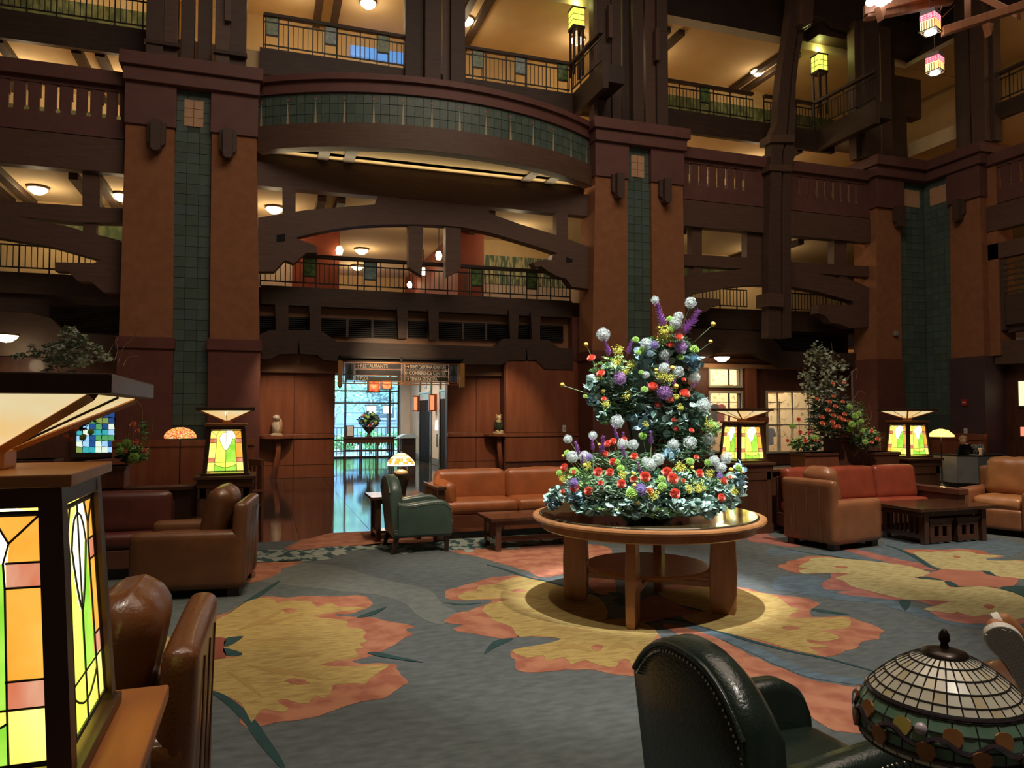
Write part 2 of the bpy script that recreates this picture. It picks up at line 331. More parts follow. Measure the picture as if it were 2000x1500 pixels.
inlay('petal_spot', [(1325, 298), (1365, 292), (1400, 300), (1360, 306)], .005, ORA, 'a', 2)
for p in ([(1450, 470), (1560, 455), (1700, 480), (1560, 470)], [(1350, 385), (1480, 375), (1640, 385), (1480, 392)], [(1250, 300), (1380, 310), (1500, 340), (1370, 325)], [(1500, 560), (1600, 530), (1680, 560), (1590, 550)], [(1740, 560), (1800, 520), (1880, 560), (1810, 545)]): inlay('petal_vein', p, .0045, mat('ochre_pile', (.3, .19, .055)), 'a', 2)
for p in ([(420, 60), (560, 70), (740, 110), (560, 90)], [(420, 160), (600, 175), (800, 240), (600, 200)], [(520, 30), (620, 40), (700, 70), (600, 55)], [(640, 130), (760, 150), (900, 180), (760, 165)]): inlay('petal_vein', p, .0045, mat('ochre_pile', (.3, .19, .055)), 'b', 2)
inlay('salmon_field', [(150, 178), (260, 190), (400, 240), (560, 320), (640, 362), (760, 412), (900, 470), (1050, 492), (1210, 506), (1420, 520), (1400, 760), (1100, 740), (960, 700), (850, 610), (700, 500), (560, 440), (440, 385), (300, 265), (170, 215)], .0021, ORA, 'b')
band('pale_path', [(130, 170), (250, 185), (420, 235), (600, 310), (760, 385), (920, 445), (1100, 472), (1230, 488)], .055, .0028, BLUE, 'b', False)
band('stem', [(40, 185), (150, 158), (260, 168), (400, 212), (600, 270), (800, 322), (1000, 362), (1250, 432)], .022, .0032, TEAL, 'b')
band('stem', [(1225, 185), (1300, 205), (1400, 240), (1500, 262), (1600, 292), (1720, 320)], .022, .0042, TEAL, 'a')
band('stem', [(1040, 350), (1120, 358), (1200, 350)], .016, .003, TEAL, 'a')
inlay('accent_leaf', [(1210, 575), (1250, 520), (1310, 505), (1340, 508), (1260, 545)], .003, TEAL, 'a', 2)
inlay('accent_leaf', [(905, 103), (960, 108), (1110, 135), (950, 122)], .003, TEAL, 'b', 2)
inlay('light_field', [(120, 190), (300, 170), (560, 190), (800, 255), (960, 290), (1040, 360), (1090, 395), (1045, 440), (960, 430), (820, 330), (600, 300), (330, 270), (220, 250)], .0012, LITE, 'a')
# --- right bloom
inlay('petal_border', [(148, 405), (230, 375), (360, 335), (500, 332), (620, 350), (900, 390), (1200, 430), (1290, 465), (1250, 490), (900, 480), (690, 470), (560, 460), (400, 468), (290, 460), (180, 425)], .002, ORA, 'c')
inlay('petal_border', [(478, 530), (540, 505), (540, 462), (690, 462), (1000, 480), (1400, 520), (1500, 600), (1440, 690), (1280, 735), (1380, 800), (1560, 835), (1700, 842), (1850, 838), (2010, 840), (2010, 800), (1500, 680), (1330, 706), (1180, 668), (1000, 660), (850, 642), (640, 620), (620, 600), (740, 590), (520, 585)], .0022, PINK, 'c')
inlay('petal', [(300, 412), (390, 370), (390, 352), (480, 342), (560, 345), (760, 362), (950, 382), (1150, 412), (1290, 455), (1290, 485), (1180, 490), (1220, 505), (1400, 518), (1420, 560), (1500, 570), (1680, 560), (1850, 590), (2010, 650), (2010, 800), (1850, 800), (1750, 770), (1640, 785), (1560, 775), (1500, 752), (1460, 765), (1380, 752), (1240, 735), (1350, 702), (1440, 675), (1300, 665), (1120, 660), (950, 622), (830, 592), (700, 558), (640, 515), (580, 498), (690, 465), (560, 460), (430, 462), (340, 465), (310, 440), (380, 430)], .0037, YEL2, 'c', 2)
inlay('petal_border', [(1080, 288), (1200, 282), (1340, 285), (1560, 280), (1700, 295), (1750, 318), (1870, 330), (1800, 345), (1720, 358), (1740, 372), (2010, 362), (2010, 420), (1200, 320)], .002, ORA, 'c')
inlay('petal', [(1165, 305), (1260, 300), (1300, 308), (1340, 298), (1450, 300), (1560, 292), (1650, 318), (1750, 325), (1860, 332), (1740, 345), (1720, 362), (1850, 368), (2010, 375), (2010, 505), (1780, 478), (1700, 440), (1600, 448), (1450, 442), (1340, 418), (1260, 370)], .0037, YEL2, 'c', 2)
inlay('bloom_heart', [(1290, 465), (1380, 435), (1500, 438), (1680, 450), (1780, 485), (1950, 500), (1920, 560), (1820, 572), (1680, 560), (1500, 560), (1400, 520), (1250, 488)], .0045, mat('brick_pile', (.27, .100, .062), .95, (.33, .125, .08), 5), 'c')
for p in ([(1200, 492), (1280, 490), (1400, 518), (1280, 508)], [(1400, 528), (1450, 525), (1510, 560), (1450, 560)], [(1690, 448), (1740, 450), (1785, 480), (1720, 472)], [(1820, 572), (1880, 560), (2010, 562), (2010, 640), (1900, 600)], [(1060, 668), (1150, 672), (1110, 745)]): inlay('accent_leaf', p, .005, TEAL, 'c', 2)
for p in ([(570, 410), (630, 408), (685, 420), (620, 426)], [(1690, 705), (1740, 698), (1785, 715), (1740, 735)], [(1460, 335), (1490, 330), (1525, 342), (1490, 348)]): inlay('petal_spot', p, .005, ORA, 'c', 2)
inlay('rose_stripe', [(640, 285), (740, 282), (900, 320), (1100, 362), (1280, 400), (1340, 440), (1260, 440), (1050, 398), (850, 345)], .002, PINK, 'c', 3)
band('stem', [(130, 262), (300, 295), (600, 340), (900, 380), (1100, 412), (1300, 440), (1370, 436)], .02, .003, TEAL, 'c')
band('stem', [(960, 250), (1080, 290), (1200, 350), (1290, 412), (1380, 440)], .03, .003, TEAL, 'c')
inlay('blue_field', [(130, 500), (200, 480), (480, 490), (560, 590), (700, 610), (1000, 660), (1200, 720), (1400, 800), (2010, 840), (2010, 900), (1600, 870), (1200, 780), (900, 690), (500, 650), (250, 600), (120, 580)], .0015, BLUE, 'c')
inlay('rose_stripe', [(-60, 150), (60, 150), (140, 205), (320, 250), (240, 262), (60, 235), (-70, 215)], .002, PINK, 'c', 3)
inlay('blue_field', [(1990, 300), (1800, 200), (1400, 235), (950, 190), (950, 260), (400, 290), (100, 270), (120, 330), (500, 320), (1300, 430)], .0012, BLUE, 'c', 3)
# --- far bands near the stone floor
inlay('salmon_field', [(240, 228), (370, 155), (500, 128), (640, 92), (1000, 75), (1120, 70), (1500, 60), (1600, 160), (1180, 185), (860, 205), (640, 205), (420, 235)], .002, ORA, 'd')
inlay('salmon_field', [(-400, 350), (0, 340), (250, 330), (390, 335), (330, 365), (230, 395), (200, 435), (-60, 520), (-400, 480)], .002, ORA, 'd')
inlay('salmon_field', [(1650, 250), (1760, 235), (2060, 212), (2500, 190), (2950, 200), (3000, 330), (2500, 470), (2300, 420), (2100, 355), (1850, 290)], .002, ORA, 'd')
inlay('salmon_field', [(2900, 400), (3060, 365), (3060, 560), (2960, 620), (2830, 560)], .002, ORA, 'd')
DAM = mat('damask_pile', (.24, .27, .23), .95, (.018, .055, .055), 5.5, sharp=(.49, .52), det=1, stretch=(1.6, 1, 1))
inlay('damask_band', [(-60, 250), (120, 235), (420, 235), (640, 210), (860, 200), (1060, 180), (1440, 175), (1680, 130), (1960, 120), (2300, 110), (2700, 130), (2500, 190), (2000, 215), (1660, 240), (1300, 260), (1100, 235), (860, 235), (660, 270), (640, 310), (420, 330), (0, 345), (-60, 345)], .002, DAM, 'd')
rnd = random.Random(3)
for i in range(14):
    u = i/13; cx = -40+u*2400; cyy = 290-u*110+rnd.uniform(-38, 38); 
    if 960 < cx < 1200: cyy = 205
    if i % 4 == 0: inlay('damask_scroll', [(cx-60, cyy), (cx-20, cyy-20), (cx+50, cyy-10), (cx+70, cyy+12), (cx+20, cyy+8), (cx-10, cyy+20)], .004, PALE, 'd')
    else: inlay('damask_scroll', [(cx-45, cyy), (cx, cyy-16), (cx+48, cyy), (cx+4, cyy+15)], .004, PALE, 'd')

# ================================================================ FACADE
def part(o, **k):
    for a, b in k.items(): o[a] = b
    return o
def vbox(name, x0, x1, Y, z0, z1, d, m, parent=None, bevel=0): return box(name, (x0, Y, z0), (x1, Y+d, z1), m, parent, bevel)
# --- panelled entrance wall either side of the hall opening
def panelled(nm, label, x0, x1, joints, top=2.62, Y=YW, d=.3):
    wl = struct(box(nm, (x0, Y+.03, 0), (x1, Y+d, top), CHERRYD), label)
    e = [x0]+joints+[x1]
    for a, b in zip(e[:-1], e[1:]):
        box('base_panel', (a+.006, Y, 0), (b-.006, Y+.03, .30), CHERRY, wl); box('lower_panel', (a+.006, Y+.005, .31), (b-.006, Y+.03, .93), CHERRY, wl, .004)
        box('upper_panel', (a+.006, Y+.01, 1.07), (b-.006, Y+.03, top), CHERRY, wl, .004)
    box('chair_rail', (x0, Y-.025, .95), (x1, Y+.03, 1.06), CHERRY, wl, .006); return wl
panelled('wall_back', 'cherry panelled wall left of the hall opening', -.1, 1.67, [.70])
panelled('wall_right', 'cherry panelled wall right of the hall opening', 4.53, 5.98, [5.30])
wl = struct(box('wall_front', (5.96, 18.36, 0), (11.0, 18.98, 2.9), CHERRYD), 'dark cherry wall beside the middle pillar')
box('upper_panel', (6.0, 18.33, 1.06), (8.2, 18.35, 2.95), CHERRY, wl); box('chair_rail', (5.96, 18.31, .95), (8.2, 18.35, 1.05), CHERRY, wl); box('lower_panel', (6.0, 18.33, .3), (8.2, 18.35, .93), CHERRY, wl)
VAL = mat('light_wood_valance', (.30, .150, .075), .4, (.36, .19, .10), 2, stretch=(1, 1, 6))
struct(box('trim_1', (-.1, 18.6, 2.55), (1.72, 18.95, 3.3), VAL), 'pale wood valance over the left alcove')
struct(box('trim_2', (4.5, 18.6, 2.55), (8.2, 18.95, 3.3), VAL), 'pale wood valance over the right alcove')
# --- hall
HW = mat('hall_plaster', (.62, .56, .48), .7, (.68, .61, .53), 2)
struct(box('wall_left', (1.3, 18.98, 0), (1.62, 27, 3), CHERRYD), 'left side wall of the hall')
HR = struct(box('wall_right', (4.95, 19.0, 0), (5.3, 26.9, 3), HW), 'pale plaster lift wall of the hall')
box('skirting', (4.93, 19.0, 0), (4.95, 26.9, .2), mat('grey_skirting', (.18, .18, .18), .4), HR)
box('wall_pier', (4.6, 18.98, 0), (4.94, 19.25, .95), mat('glossy_grey_panel', (.30, .32, .34), .18), HR); box('wall_pier', (4.72, 18.98, .95), (4.94, 19.2, 2.9), MATS['glossy_grey_panel'], HR)
struct(box('ceiling', (1.3, 18.7, 2.95), (5.3, 27, 3.1), HW), 'low plaster ceiling of the hall')
box('back_pier', (4.62, 26.1, 0), (4.95, 26.6, 3), HW, HR)
for i, (a, b) in enumerate(((19.9, 21.2), (22.6, 24.2))):
    lift = thing('lift_door', ('nearer' if i == 0 else 'farther')+' dark lift doorway with a grey metal surround in the hall', 'lift', (4.94, (a+b)/2, 0))
    box('opening', (4.935, a, 0), (4.949, b, 2.0), mat('black_void', (.006, .005, .005), .8), lift)
    box('door_leaf', (4.925, a+.02, 0), (4.936, (a+b)/2-.01, 1.98), mat('dark_bronze', (.010, .008, .007), .75, spec=.2), lift); box('door_leaf', (4.925, (a+b)/2+.01, 0), (4.936, b-.02, 1.98), MATS['dark_bronze'], lift)
    for q in (a-.14, b): box('jamb', (4.90, q, 0), (4.949, q+.14, 2.92), mat('steel_trim', (.16, .15, .15), .25, metal=.7), lift)
    box('transom', (4.91, a, 1.98), (4.949, b, 2.2), mat('blue_grey_enamel', (.30, .42, .50), .3), lift, .01); box('cornice', (4.88, a-.03, 2.2), (4.949, b+.03, 2.25), mat('pale_blue_grey', (.42, .55, .62), .3), lift)
    bm = bmesh.new(); s = .0; yc = (a+b)/2
    prism(bm, [(4.93, yc+yy, zz) for yy, zz in ((-.12, 2.35), (.12, 2.35), (.13, 2.6), (.05, 2.78), (0, 2.86), (-.05, 2.78), (-.13, 2.6))], (.02, 0, 0)); link('emblem', bm, mat('slate_blue_enamel', (.10, .16, .26), .3), lift)
    bm = bmesh.new(); prism(bm, [(4.925, yc+yy, zz) for yy, zz in ((-.08, 2.4), (.08, 2.4), (.08, 2.6), (0, 2.75), (-.08, 2.6))], (.01, 0, 0)); link('emblem_inset', bm, mat('pale_enamel', (.55, .62, .68), .3), lift)
for i, yy in enumerate((24.45, 21.9, 19.55)):
    s = thing('wall_sconce', 'copper box sconce on the lift wall, '+('farthest of three', 'middle of three', 'nearest of three')[i], 'wall lamp', (4.9, yy, 1.9), group='copper sconces in the hall')
    bm = bmesh.new(); bm_box(bm, (4.72, yy-.09, 1.62), (4.95, yy+.09, 2.15)); link('housing', bm, mat('copper_sheet', (.36, .10, .04), .35, metal=.7), s, bevel=.01)
    box('mica_panel', (4.74, yy-.10, 1.66), (4.86, yy-.09, 2.1), emat('mica_glow', (1, .30, .14), .8), s)
o = thing('call_panel', 'small chrome lift call panel between the two lift doorways', 'panel', (4.94, 21.9, 1.2))
bm = bmesh.new(); lathe(bm, [(0, 0), (.06, .02), (.05, .28), (0, .3)], (4.94, 21.75, 1.05), 12); link('light_globe', bm, emat('panel_glow', (.9, 1, 1), 2.5), o, True)
box('button_plate', (4.93, 21.7, .55), (4.95, 21.8, .95), MATS['steel_trim'], o)
# --- garden window of the hall
WF = mat('window_frame_bronze', (.035, .040, .040), .35)
win = struct(thing('window_1', 'tall garden window of the hall with dark glazing bars', 'window', (3, 26.5, 0))); del win['category']
for x in (1.62, 2.72, 4.28, 4.6): box('window_frame', (x-.035, 26.44, 0), (x+.035, 26.54, 2.95), WF, win)
for x in (1.9,): pass
for z in (.02, .62, 1.92, 2.35, 2.92): box('glazing_bar', (1.6, 26.45, z-.025), (4.65, 26.53, z+.025), WF, win)
GL = bpy.data.materials.new('window_glass'); GL.use_nodes = True; g = GL.node_tree.nodes['Principled BSDF']
g.inputs['Base Color'].default_value = (.93, .98, 1, 1); g.inputs['Roughness'].default_value = 0; g.inputs['Alpha'].default_value = .12; g.inputs['IOR'].default_value = 1.45
for (a, b) in ((1.655, 2.685), (2.755, 4.245), (4.315, 4.57)):
    for (c, d) in ((.045, .595), (.645, 1.895), (1.945, 2.325), (2.375, 2.895)): box('pane', (a, 26.485, c), (b, 26.491, d), GL, win)
# --- garden
struct(box('floor', (-3, 26.6, -.15), (11, 42, -.03), mat('garden_paving', (.42, .48, .52), .6, (.52, .58, .62), 3)), 'pale paving of the garden outside the hall window')
gb = thing('garden_building', 'blue-grey hotel wing seen through the hall window', 'building', (4, 40, 0))
box('wall', (-6, 40, 0), (16, 40.4, 14), mat('blue_grey_siding', (.22, .34, .48), .8, (.28, .40, .54), 2), gb)
for k in range(22): box('siding_board', (-6, 39.94, .4+k*.6), (16, 40, .46+k*.6), mat('blue_siding_edge', (.30, .44, .58), .7), gb)
for k in range(4):
    for j in range(2):
        f = box('window', (-1+k*3.2, 39.88, 1.2+j*4.2), (.4+k*3.2, 39.95, 3.2+j*4.2), mat('pale_frame', (.5, .6, .68), .5), gb); box('pane', (-.9+k*3.2, 39.86, 1.3+j*4.2), (.3+k*3.2, 39.89, 3.1+j*4.2), mat('dim_glass', (.06, .10, .14), .1), f)
def leafcloud(bm, centre, rad, n, size, rnd, flat=.5, droop=0):
    for i in range(n):
        v = Vector((rnd.gauss(0, 1), rnd.gauss(0, 1), rnd.gauss(0, 1))).normalized()*(rnd.random()**.45)
        p = Vector(centre)+Vector((v.x*rad[0], v.y*rad[1], v.z*rad[2])); p.z -= droop*(v.x*v.x+v.y*v.y)
        s = size*rnd.uniform(.6, 1.25); Mx = Matrix.Rotation(rnd.uniform(0, 6.3), 3, 'Z') @ Matrix.Rotation(rnd.uniform(-1.3, 1.3), 3, 'X') @ Matrix.Rotation(rnd.uniform(-.8, .8), 3, 'Y')
        q = [Mx @ Vector(c) for c in ((-s, 0, 0), (-.35*s, flat*s, .12*s), (.45*s, flat*.9*s, .1*s), (s, 0, 0), (.45*s, -flat*.9*s, .1*s), (-.35*s, -flat*s, .12*s))]
        bm.faces.new([bm.verts.new(p+c) for c in q])
LEAFG = mat('garden_leaf', (.20, .42, .20), .6, (.36, .58, .34), 3); LEAFB = mat('garden_leaf_blue', (.14, .34, .30), .6, (.26, .48, .42), 3)
rnd = random.Random(11)
for i, (x, y, h, lab) in enumerate(((2.6, 30.5, 4.2, 'slender garden tree with pale green leaves, left behind the hall window'), (4.6, 32, 4.6, 'garden tree behind the right side of the hall window'), (1.2, 34, 5, 'taller garden tree farther back at the left'), (6.4, 35, 5.4, 'garden tree farther back at the right'))):
    t = thing('garden_tree', lab, 'tree', (x, y, 0), group='trees outside the hall window'); bm = bmesh.new()
    for k in range(5):
        a = rnd.uniform(0, 6.3); l = rnd.uniform(.5, 1.1)
        tube(bm, [(x, y, 0 if k == 0 else .5), (x+.15*math.cos(a), y+.1, h*.3), (x+l*.6*math.cos(a), y+l*.5*math.sin(a), h*.6), (x+l*math.cos(a), y+l*math.sin(a), h*.95)], [.05, .04, .025, .008], 6)
    link('trunk', bm, mat('pale_bark', (.24, .22, .22), .8), t)
    bm = bmesh.new(); leafcloud(bm, (x, y, h*.66), (1.5, 1.2, h*.36), 1700, .07, rnd)
    part(link('foliage', bm, LEAFG if i != 1 else LEAFB, t), kind='stuff')
for i, (x, y, s) in enumerate(((1.9, 29.2, .55), (3.0, 29.6, .5), (4.0, 29.1, .6), (5.2, 29.5, .6), (.8, 30, .7))):
    t = thing('garden_shrub', 'green shrub outside the hall window, %s' % ('second from the left', 'third from the left', 'fourth from the left', 'rightmost', 'leftmost')[i], 'shrub', (x, y, 0), group='shrubs outside the hall window')
    bm = bmesh.new(); leafcloud(bm, (x, y, s*.8), (s, s*.7, s*.75), 700, .06, rnd); part(link('foliage', bm, mat('lime_shrub_leaf', (.20, .52, .16), .6, (.34, .66, .26), 3), t), kind='stuff')
    bm = bmesh.new(); tube(bm, [(x, y, -.03), (x, y, s)], .02, 5); link('stem', bm, MATS['pale_bark'], t)
rl = thing('garden_railing', 'thin black railing along the garden outside the hall window', 'railing', (3, 28, 0))
for z in (.12, 1.0): box('rail', (0, 27.98, z), (8, 28.02, z+.04), IRON, rl)
for k in range(54): box('baluster', (.02+k*.15, 27.99, -.03), (.04+k*.15, 28.01, 1.0), IRON, rl)
for i, x in enumerate((4.1, 4.75)):
    t = thing('garden_lantern', ('left' if i == 0 else 'right')+' glowing garden lantern on a post outside the hall window', 'lantern', (x, 29.9, 0), group='garden lanterns'); box('post', (x-.04, 29.86, -.03), (x+.04, 29.94, 1.55), IRON, t); box('shade', (x-.16, 29.74, 1.55), (x+.16, 30.06, 1.85), emat('garden_lamp_glow', (1, .80, .5), 1.3), t, .02); box('lamp_cap', (x-.24, 29.66, 1.85), (x+.24, 30.14, 1.9), IRON, t)
# --- lower fascia, posts and louvres above the opening
def c2(x, y): return (490+x/2.857, 350+y/2.857)
lf = thing('carved_fascia', 'dark carved timber fascia with stepped ends over the hall opening', 'beam', (4, 18.4, 2.8))
plate('fascia_board', [c2(*p) for p in ((50, 865), (110, 840), (390, 845), (480, 905), (1360, 935), (1410, 890), (1660, 895), (1720, 940), (1800, 945), (1800, 1062), (1640, 1058), (1590, 1010), (1545, 1010), (1538, 940), (1532, 1010), (1440, 1010), (1400, 1035), (1180, 1035), (500, 1018), (410, 1010), (370, 980), (275, 975), (267, 900), (259, 975), (160, 975), (110, 1005), (50, 1005))], 18.3, .28, TIMBER3, lf)
for i, (a, b) in enumerate(((135, 210), (325, 392), (815, 877), (990, 1050), (1440, 1497), (1562, 1618))):
    plate('post', [c2(a, 700+i*8), c2(b, 700+i*8), c2(b-8, 870+i*10), c2(a+8, 870+i*10)], 18.42, .16, TIMBER3, lf)
struct(box('trim_3', (-.2, 18.78, 3.0), (8.2, 18.9, 4.3), VAL), 'pale wood band behind the louvres')
for i, (a, b) in enumerate(((50, 135), (212, 325), (395, 815), (880, 988), (1052, 1437), (1495, 1562), (1620, 1745))):
    p = atY(*c2(a, 770), 18.7); q = atY(*c2(b, 770), 18.7); zt = atY(*c2(a, 758+(a*.033)), 18.7).z; zb = atY(*c2(a, 868+(a*.02)), 18.7).z
    lv = thing('louvre_grille', 'black slatted air grille above the hall opening, %s from the left' % ('first', 'second', 'third and widest', 'fourth', 'fifth and wide', 'sixth', 'seventh')[i], 'grille', ((p.x+q.x)/2, 18.72, zb), group='air grilles above the hall')
    box('backing', (p.x, 18.75, zb), (q.x, 18.78, zt), mat('void_black', (.004, .004, .004), .8), lv)
    n = 9
    for k in range(n): box('slat', (p.x, 18.70, zb+(zt-zb)*(k+.1)/n), (q.x, 18.75, zb+(zt-zb)*(k+.45)/n), mat('slat_black', (.016, .014, .012), .5), lv)
    if b-a > 300:
        for f in (1/3, 2/3): box('mullion', (p.x+(q.x-p.x)*f-.03, 18.68, zb), (p.x+(q.x-p.x)*f+.03, 18.76, zt), TIMBER, lv)
# --- gallery slabs (level 2, 3, 4)
L2, L3, L4 = 4.62, 7.5, 10.4
DK = mat('dark_slab', (.040, .024, .017), .6, (.055, .033, .024), 2)
struct(box('floor', (-12, YS+.15, L2-.45), (XC+3, 30, L2), DK), 'second-floor gallery slab')
struct(box('floor', (-12, YS+.15, L3-.5), (XC+3, 30, L3), CREAMC), 'third-floor gallery slab'); struct(box('floor', (-12, YS+.15, L4-.5), (XC+3, 30, L4), CREAMC), 'fourth-floor gallery slab')
struct(box('ceiling', (-12, YS, 12.95), (XC+3, 30, 13.2), CREAMC), 'cream ceiling of the fourth-floor gallery')
struct(box('trim_4', (-.1, YS, L2-.44), (7.98, YS+.14, L2+.02), TIMBER3), 'dark edge board of the second-floor gallery, middle bay')
struct(box('trim_5', (-8, YS, L2-.44), (-2.5, YS+.14, L2+.02), TIMBER3), 'dark edge board of the second-floor gallery, left bay')
struct(box('trim_6', (10.3, YS, L2-.44), (XC, YS+.14, L2+.02), TIMBER3), 'dark edge board of the second-floor gallery, right bay')
for x0, x1, zz, nm in ((-.2, 8.2, L4, 'middle'), (-9, -2.4, L4, 'left'), (10.0, 15.0, L4, 'right'), (15.2, 17, L4, 'corner')):
    struct(box('trim_7', (x0, YS+.0, L4-.62), (x1, YS+.14, L4+.03), TIMBER3), 'dark edge board of the fourth-floor gallery, %s bay' % nm)
# back walls of the galleries
WPG = mat('green_wallpaper', (.075, .110, .045), .8, (.20, .22, .10), 5, det=6, stretch=(1, 1, .5), sharp=(.42, .6))
WPT = mat('tree_wallpaper', (.10, .17, .12), .8, (.55, .52, .30), 6, det=5, stretch=(2.4, 1, .35), sharp=(.44, .56))
WAIN = mat('gallery_wainscot', (.60, .47, .38), .7, (.66, .52, .42), 2)
REDW = mat('red_gallery_wall', (.24, .045, .018), .6, (.28, .055, .024), 3)
for nm, x0, x1 in (('left', -12, -2.4), ('right', 10, XC+3)):
    wb = struct(box('wall_back', (x0, 21.6, L2), (x1+(12 if nm == 'right' else 0), 21.9, 13), CREAM), 'cream back wall of the %s galleries' % nm)
    for L in (L2, L3, L4):
        box('wallpaper_band', (x0, 21.58, L+1.35), (x1, 21.6, L+1.95), WPG, wb)
        box('wainscot', (x0, 21.57, L), (x1, 21.6, L+1.25), CREAM, wb)
wb = struct(box('wall_back', (-2.4, 21.9, L3), (10, 22.2, 13), CREAM), 'cream back wall of the middle upper galleries')
box('wallpaper_band', (-2.4, 21.87, L4+.25), (10, 21.9, L4+.55), mat('green_border', (.12, .26, .14), .7), wb)
wb = struct(box('wall_back', (-2.4, 29.5, L2), (12, 29.8, L3), CREAM), 'cream back wall of the deep second-floor foyer')
box('blue_window_band', (1.5, 29.4, L2+.1), (7, 29.5, L2+.95), emat('blue_evening_window', (.10, .30, .75), .8), wb)
for x in (2.2, 3.6, 5.0, 6.2): box('window_post', (x, 29.36, L2), (x+.12, 29.42, L2+1.0), CREAM, wb)
o = struct(box('wall_left', (.7, 20.9, L2), (1.95, 29.5, L3-.5), REDW), 'red pier at the left of the second-floor foyer')
o = struct(box('wall_right', (5.35, 20.9, L2), (6.15, 29.5, L3-.5), REDW), 'red pier at the right of the second-floor foyer')
wb = struct(box('wall_back', (-2.4, 21.3, L2), (.7, 21.6, L3-.5), WAIN), 'pale wall behind the left end of the middle railing')
wb = struct(box('wall_back', (6.15, 22.0, L2), (10, 22.3, L3-.5), WAIN), 'pale wall behind the right end of the middle railing')
box('wallpaper_band', (6.15, 21.97, L2+1.0), (10, 22.0, L2+1.9), WPT, wb); box('cream_frieze', (6.15, 21.96, L2+1.9), (10, 22.0, L3-.5), CREAM, wb)
# dark ceiling beams running back over the galleries
def cbeam(x, z, L, w=.20, y0=18.75, y1=21.8, h=.16, lab=''):
    return tag(box('ceiling_beam', (x-w/2, y0, z-h), (x+w/2, y1, z), TIMBER3), lab, 'beam')
um = struct(box('wall_back', (1.6, 21.6, L4), (3.0, 21.9, L4+.75), REDW), 'red dado block on the fourth floor left'); struct(box('wall_back', (4.7, 21.6, L4), (6.0, 21.9, L4+.7), REDW), 'red dado block on the fourth floor right')
o = struct(box('window_5', (2.3, 21.80, L4+1.75), (4.6, 21.9, L4+2.05), MATS['blue_evening_window']), 'blue evening window strip on the fourth floor')
k = 0
for L, z, nm in ((L2, L3-.5, 'second'), (L3, L4-.5, 'third'), (L4, 12.95, 'fourth')):
    for bay, x in (('far left', -5.9), ('left', -3.9), ('left of the middle', 1.55), ('right of the middle', 5.5), ('right', 11.4), ('corner', 15.6)):
        for j, dx in enumerate((-.24, .24)):
            cbeam(x+dx, z, L, lab='dark beam of a pair under the %s-floor gallery ceiling, %s bay, %s of the two' % (nm, bay, ('left', 'right')[j]))
# gallery lights : bowls under the ceilings
def gallery_light(x, y, z, lab, e=45):
    t = thing('ceiling_light', lab, 'ceiling light', (x, y, z), group='gallery ceiling lights')
    bm = bmesh.new(); lathe(bm, [(0, -.20), (.10, -.18), (.20, -.10), (.22, -.06), (.20, -.06), (.0, -.06)], (x, y, z), 12); link('glass_bowl', bm, emat('bowl_glow', (1, .84, .48), 9), t, True)
    bm = bmesh.new(); lathe(bm, [(0, -.05), (.24, -.06), (.24, -.03), (.05, -.03), (.05, 0), (0, 0)], (x, y, z), 12); link('rim', bm, mat('brass_dark', (.20, .13, .05), .35, metal=.8), t)
    light('POINT', 'gallery_lamp', (x, y, z-.55), e*.42, (1, .76, .46), .15); return t
for nm, z, xs in (('second', L3-.5, (-5.2, -3.4, .2, 3.4, 6.9, 11.2, 15.6)), ('third', L4-.5, (-5.5, -3.4, 1.9, 5.4, 11.0, 15.3)), ('fourth', 12.95, (-5.0, -3.2, .7, 2.6, 5.4, 8.9, 11.4, 15.4))):
    for i, x in enumerate(xs): gallery_light(x, 20.2, z, '%s glowing bowl light under the %s-floor gallery ceiling' % (('leftmost', 'second from left', 'third from left', 'fourth from left', 'fifth from left', 'sixth from left', 'seventh from left', 'rightmost')[i if i < len(xs)-1 else 7], nm), dict(second=58, third=60, fourth=36)[nm])
for i, (x, y) in enumerate(((3.0, 24.5), (3.2, 27.3))): gallery_light(x, y, L3-.5, ('nearer' if i == 0 else 'farther')+' round flush light deep in the second-floor foyer', 60)
for i, (px, py, Y) in enumerate(((663, 487, 20.7), (857, 497, 21), (827, 528, 24), (800, 555, 27))):
    p = atY(px, py, Y); t = thing('pendant_lantern', 'small glowing pendant lantern in the second-floor foyer, %s' % ('leftmost', 'rightmost and nearest', 'second from the right', 'farthest')[i], 'lantern', p, group='foyer pendant lanterns')
    bm = bmesh.new(); lathe(bm, [(0, -.16), (.07, -.15), (.10, -.02), (.06, .08), (0, .1)], p, 8); link('glass', bm, emat('pendant_glow', (1, .82, .45), 10), t, True)
    bm = bmesh.new(); tube(bm, [p+Vector((0, 0, .1)), Vector((p.x, p.y, L3-.5))], .012, 6); link('cord', bm, IRON, t)
def xat(px, z, Y): a = (px-1000)/F; return (Y*SY+a*(Y*CY*CP+(z-EYE)*SP))/(CY-a*SY*CP)
def yat(px, z, X): a = (px-1000)/F; return (X*CY-a*(X*SY*CP+(z-EYE)*SP))/(SY+a*CY*CP)
def trap(name, xs, Y, z0, z1, d, m, parent, bevel=0):
    """xs = (left,right) at z0 then (left,right) at z1"""
    bm = bmesh.new(); prism(bm, [(xs[0], Y, z0), (xs[1], Y, z0), (xs[3], Y, z1), (xs[2], Y, z1)], (0, d, 0)); return link(name, bm, m, parent, bevel=bevel)
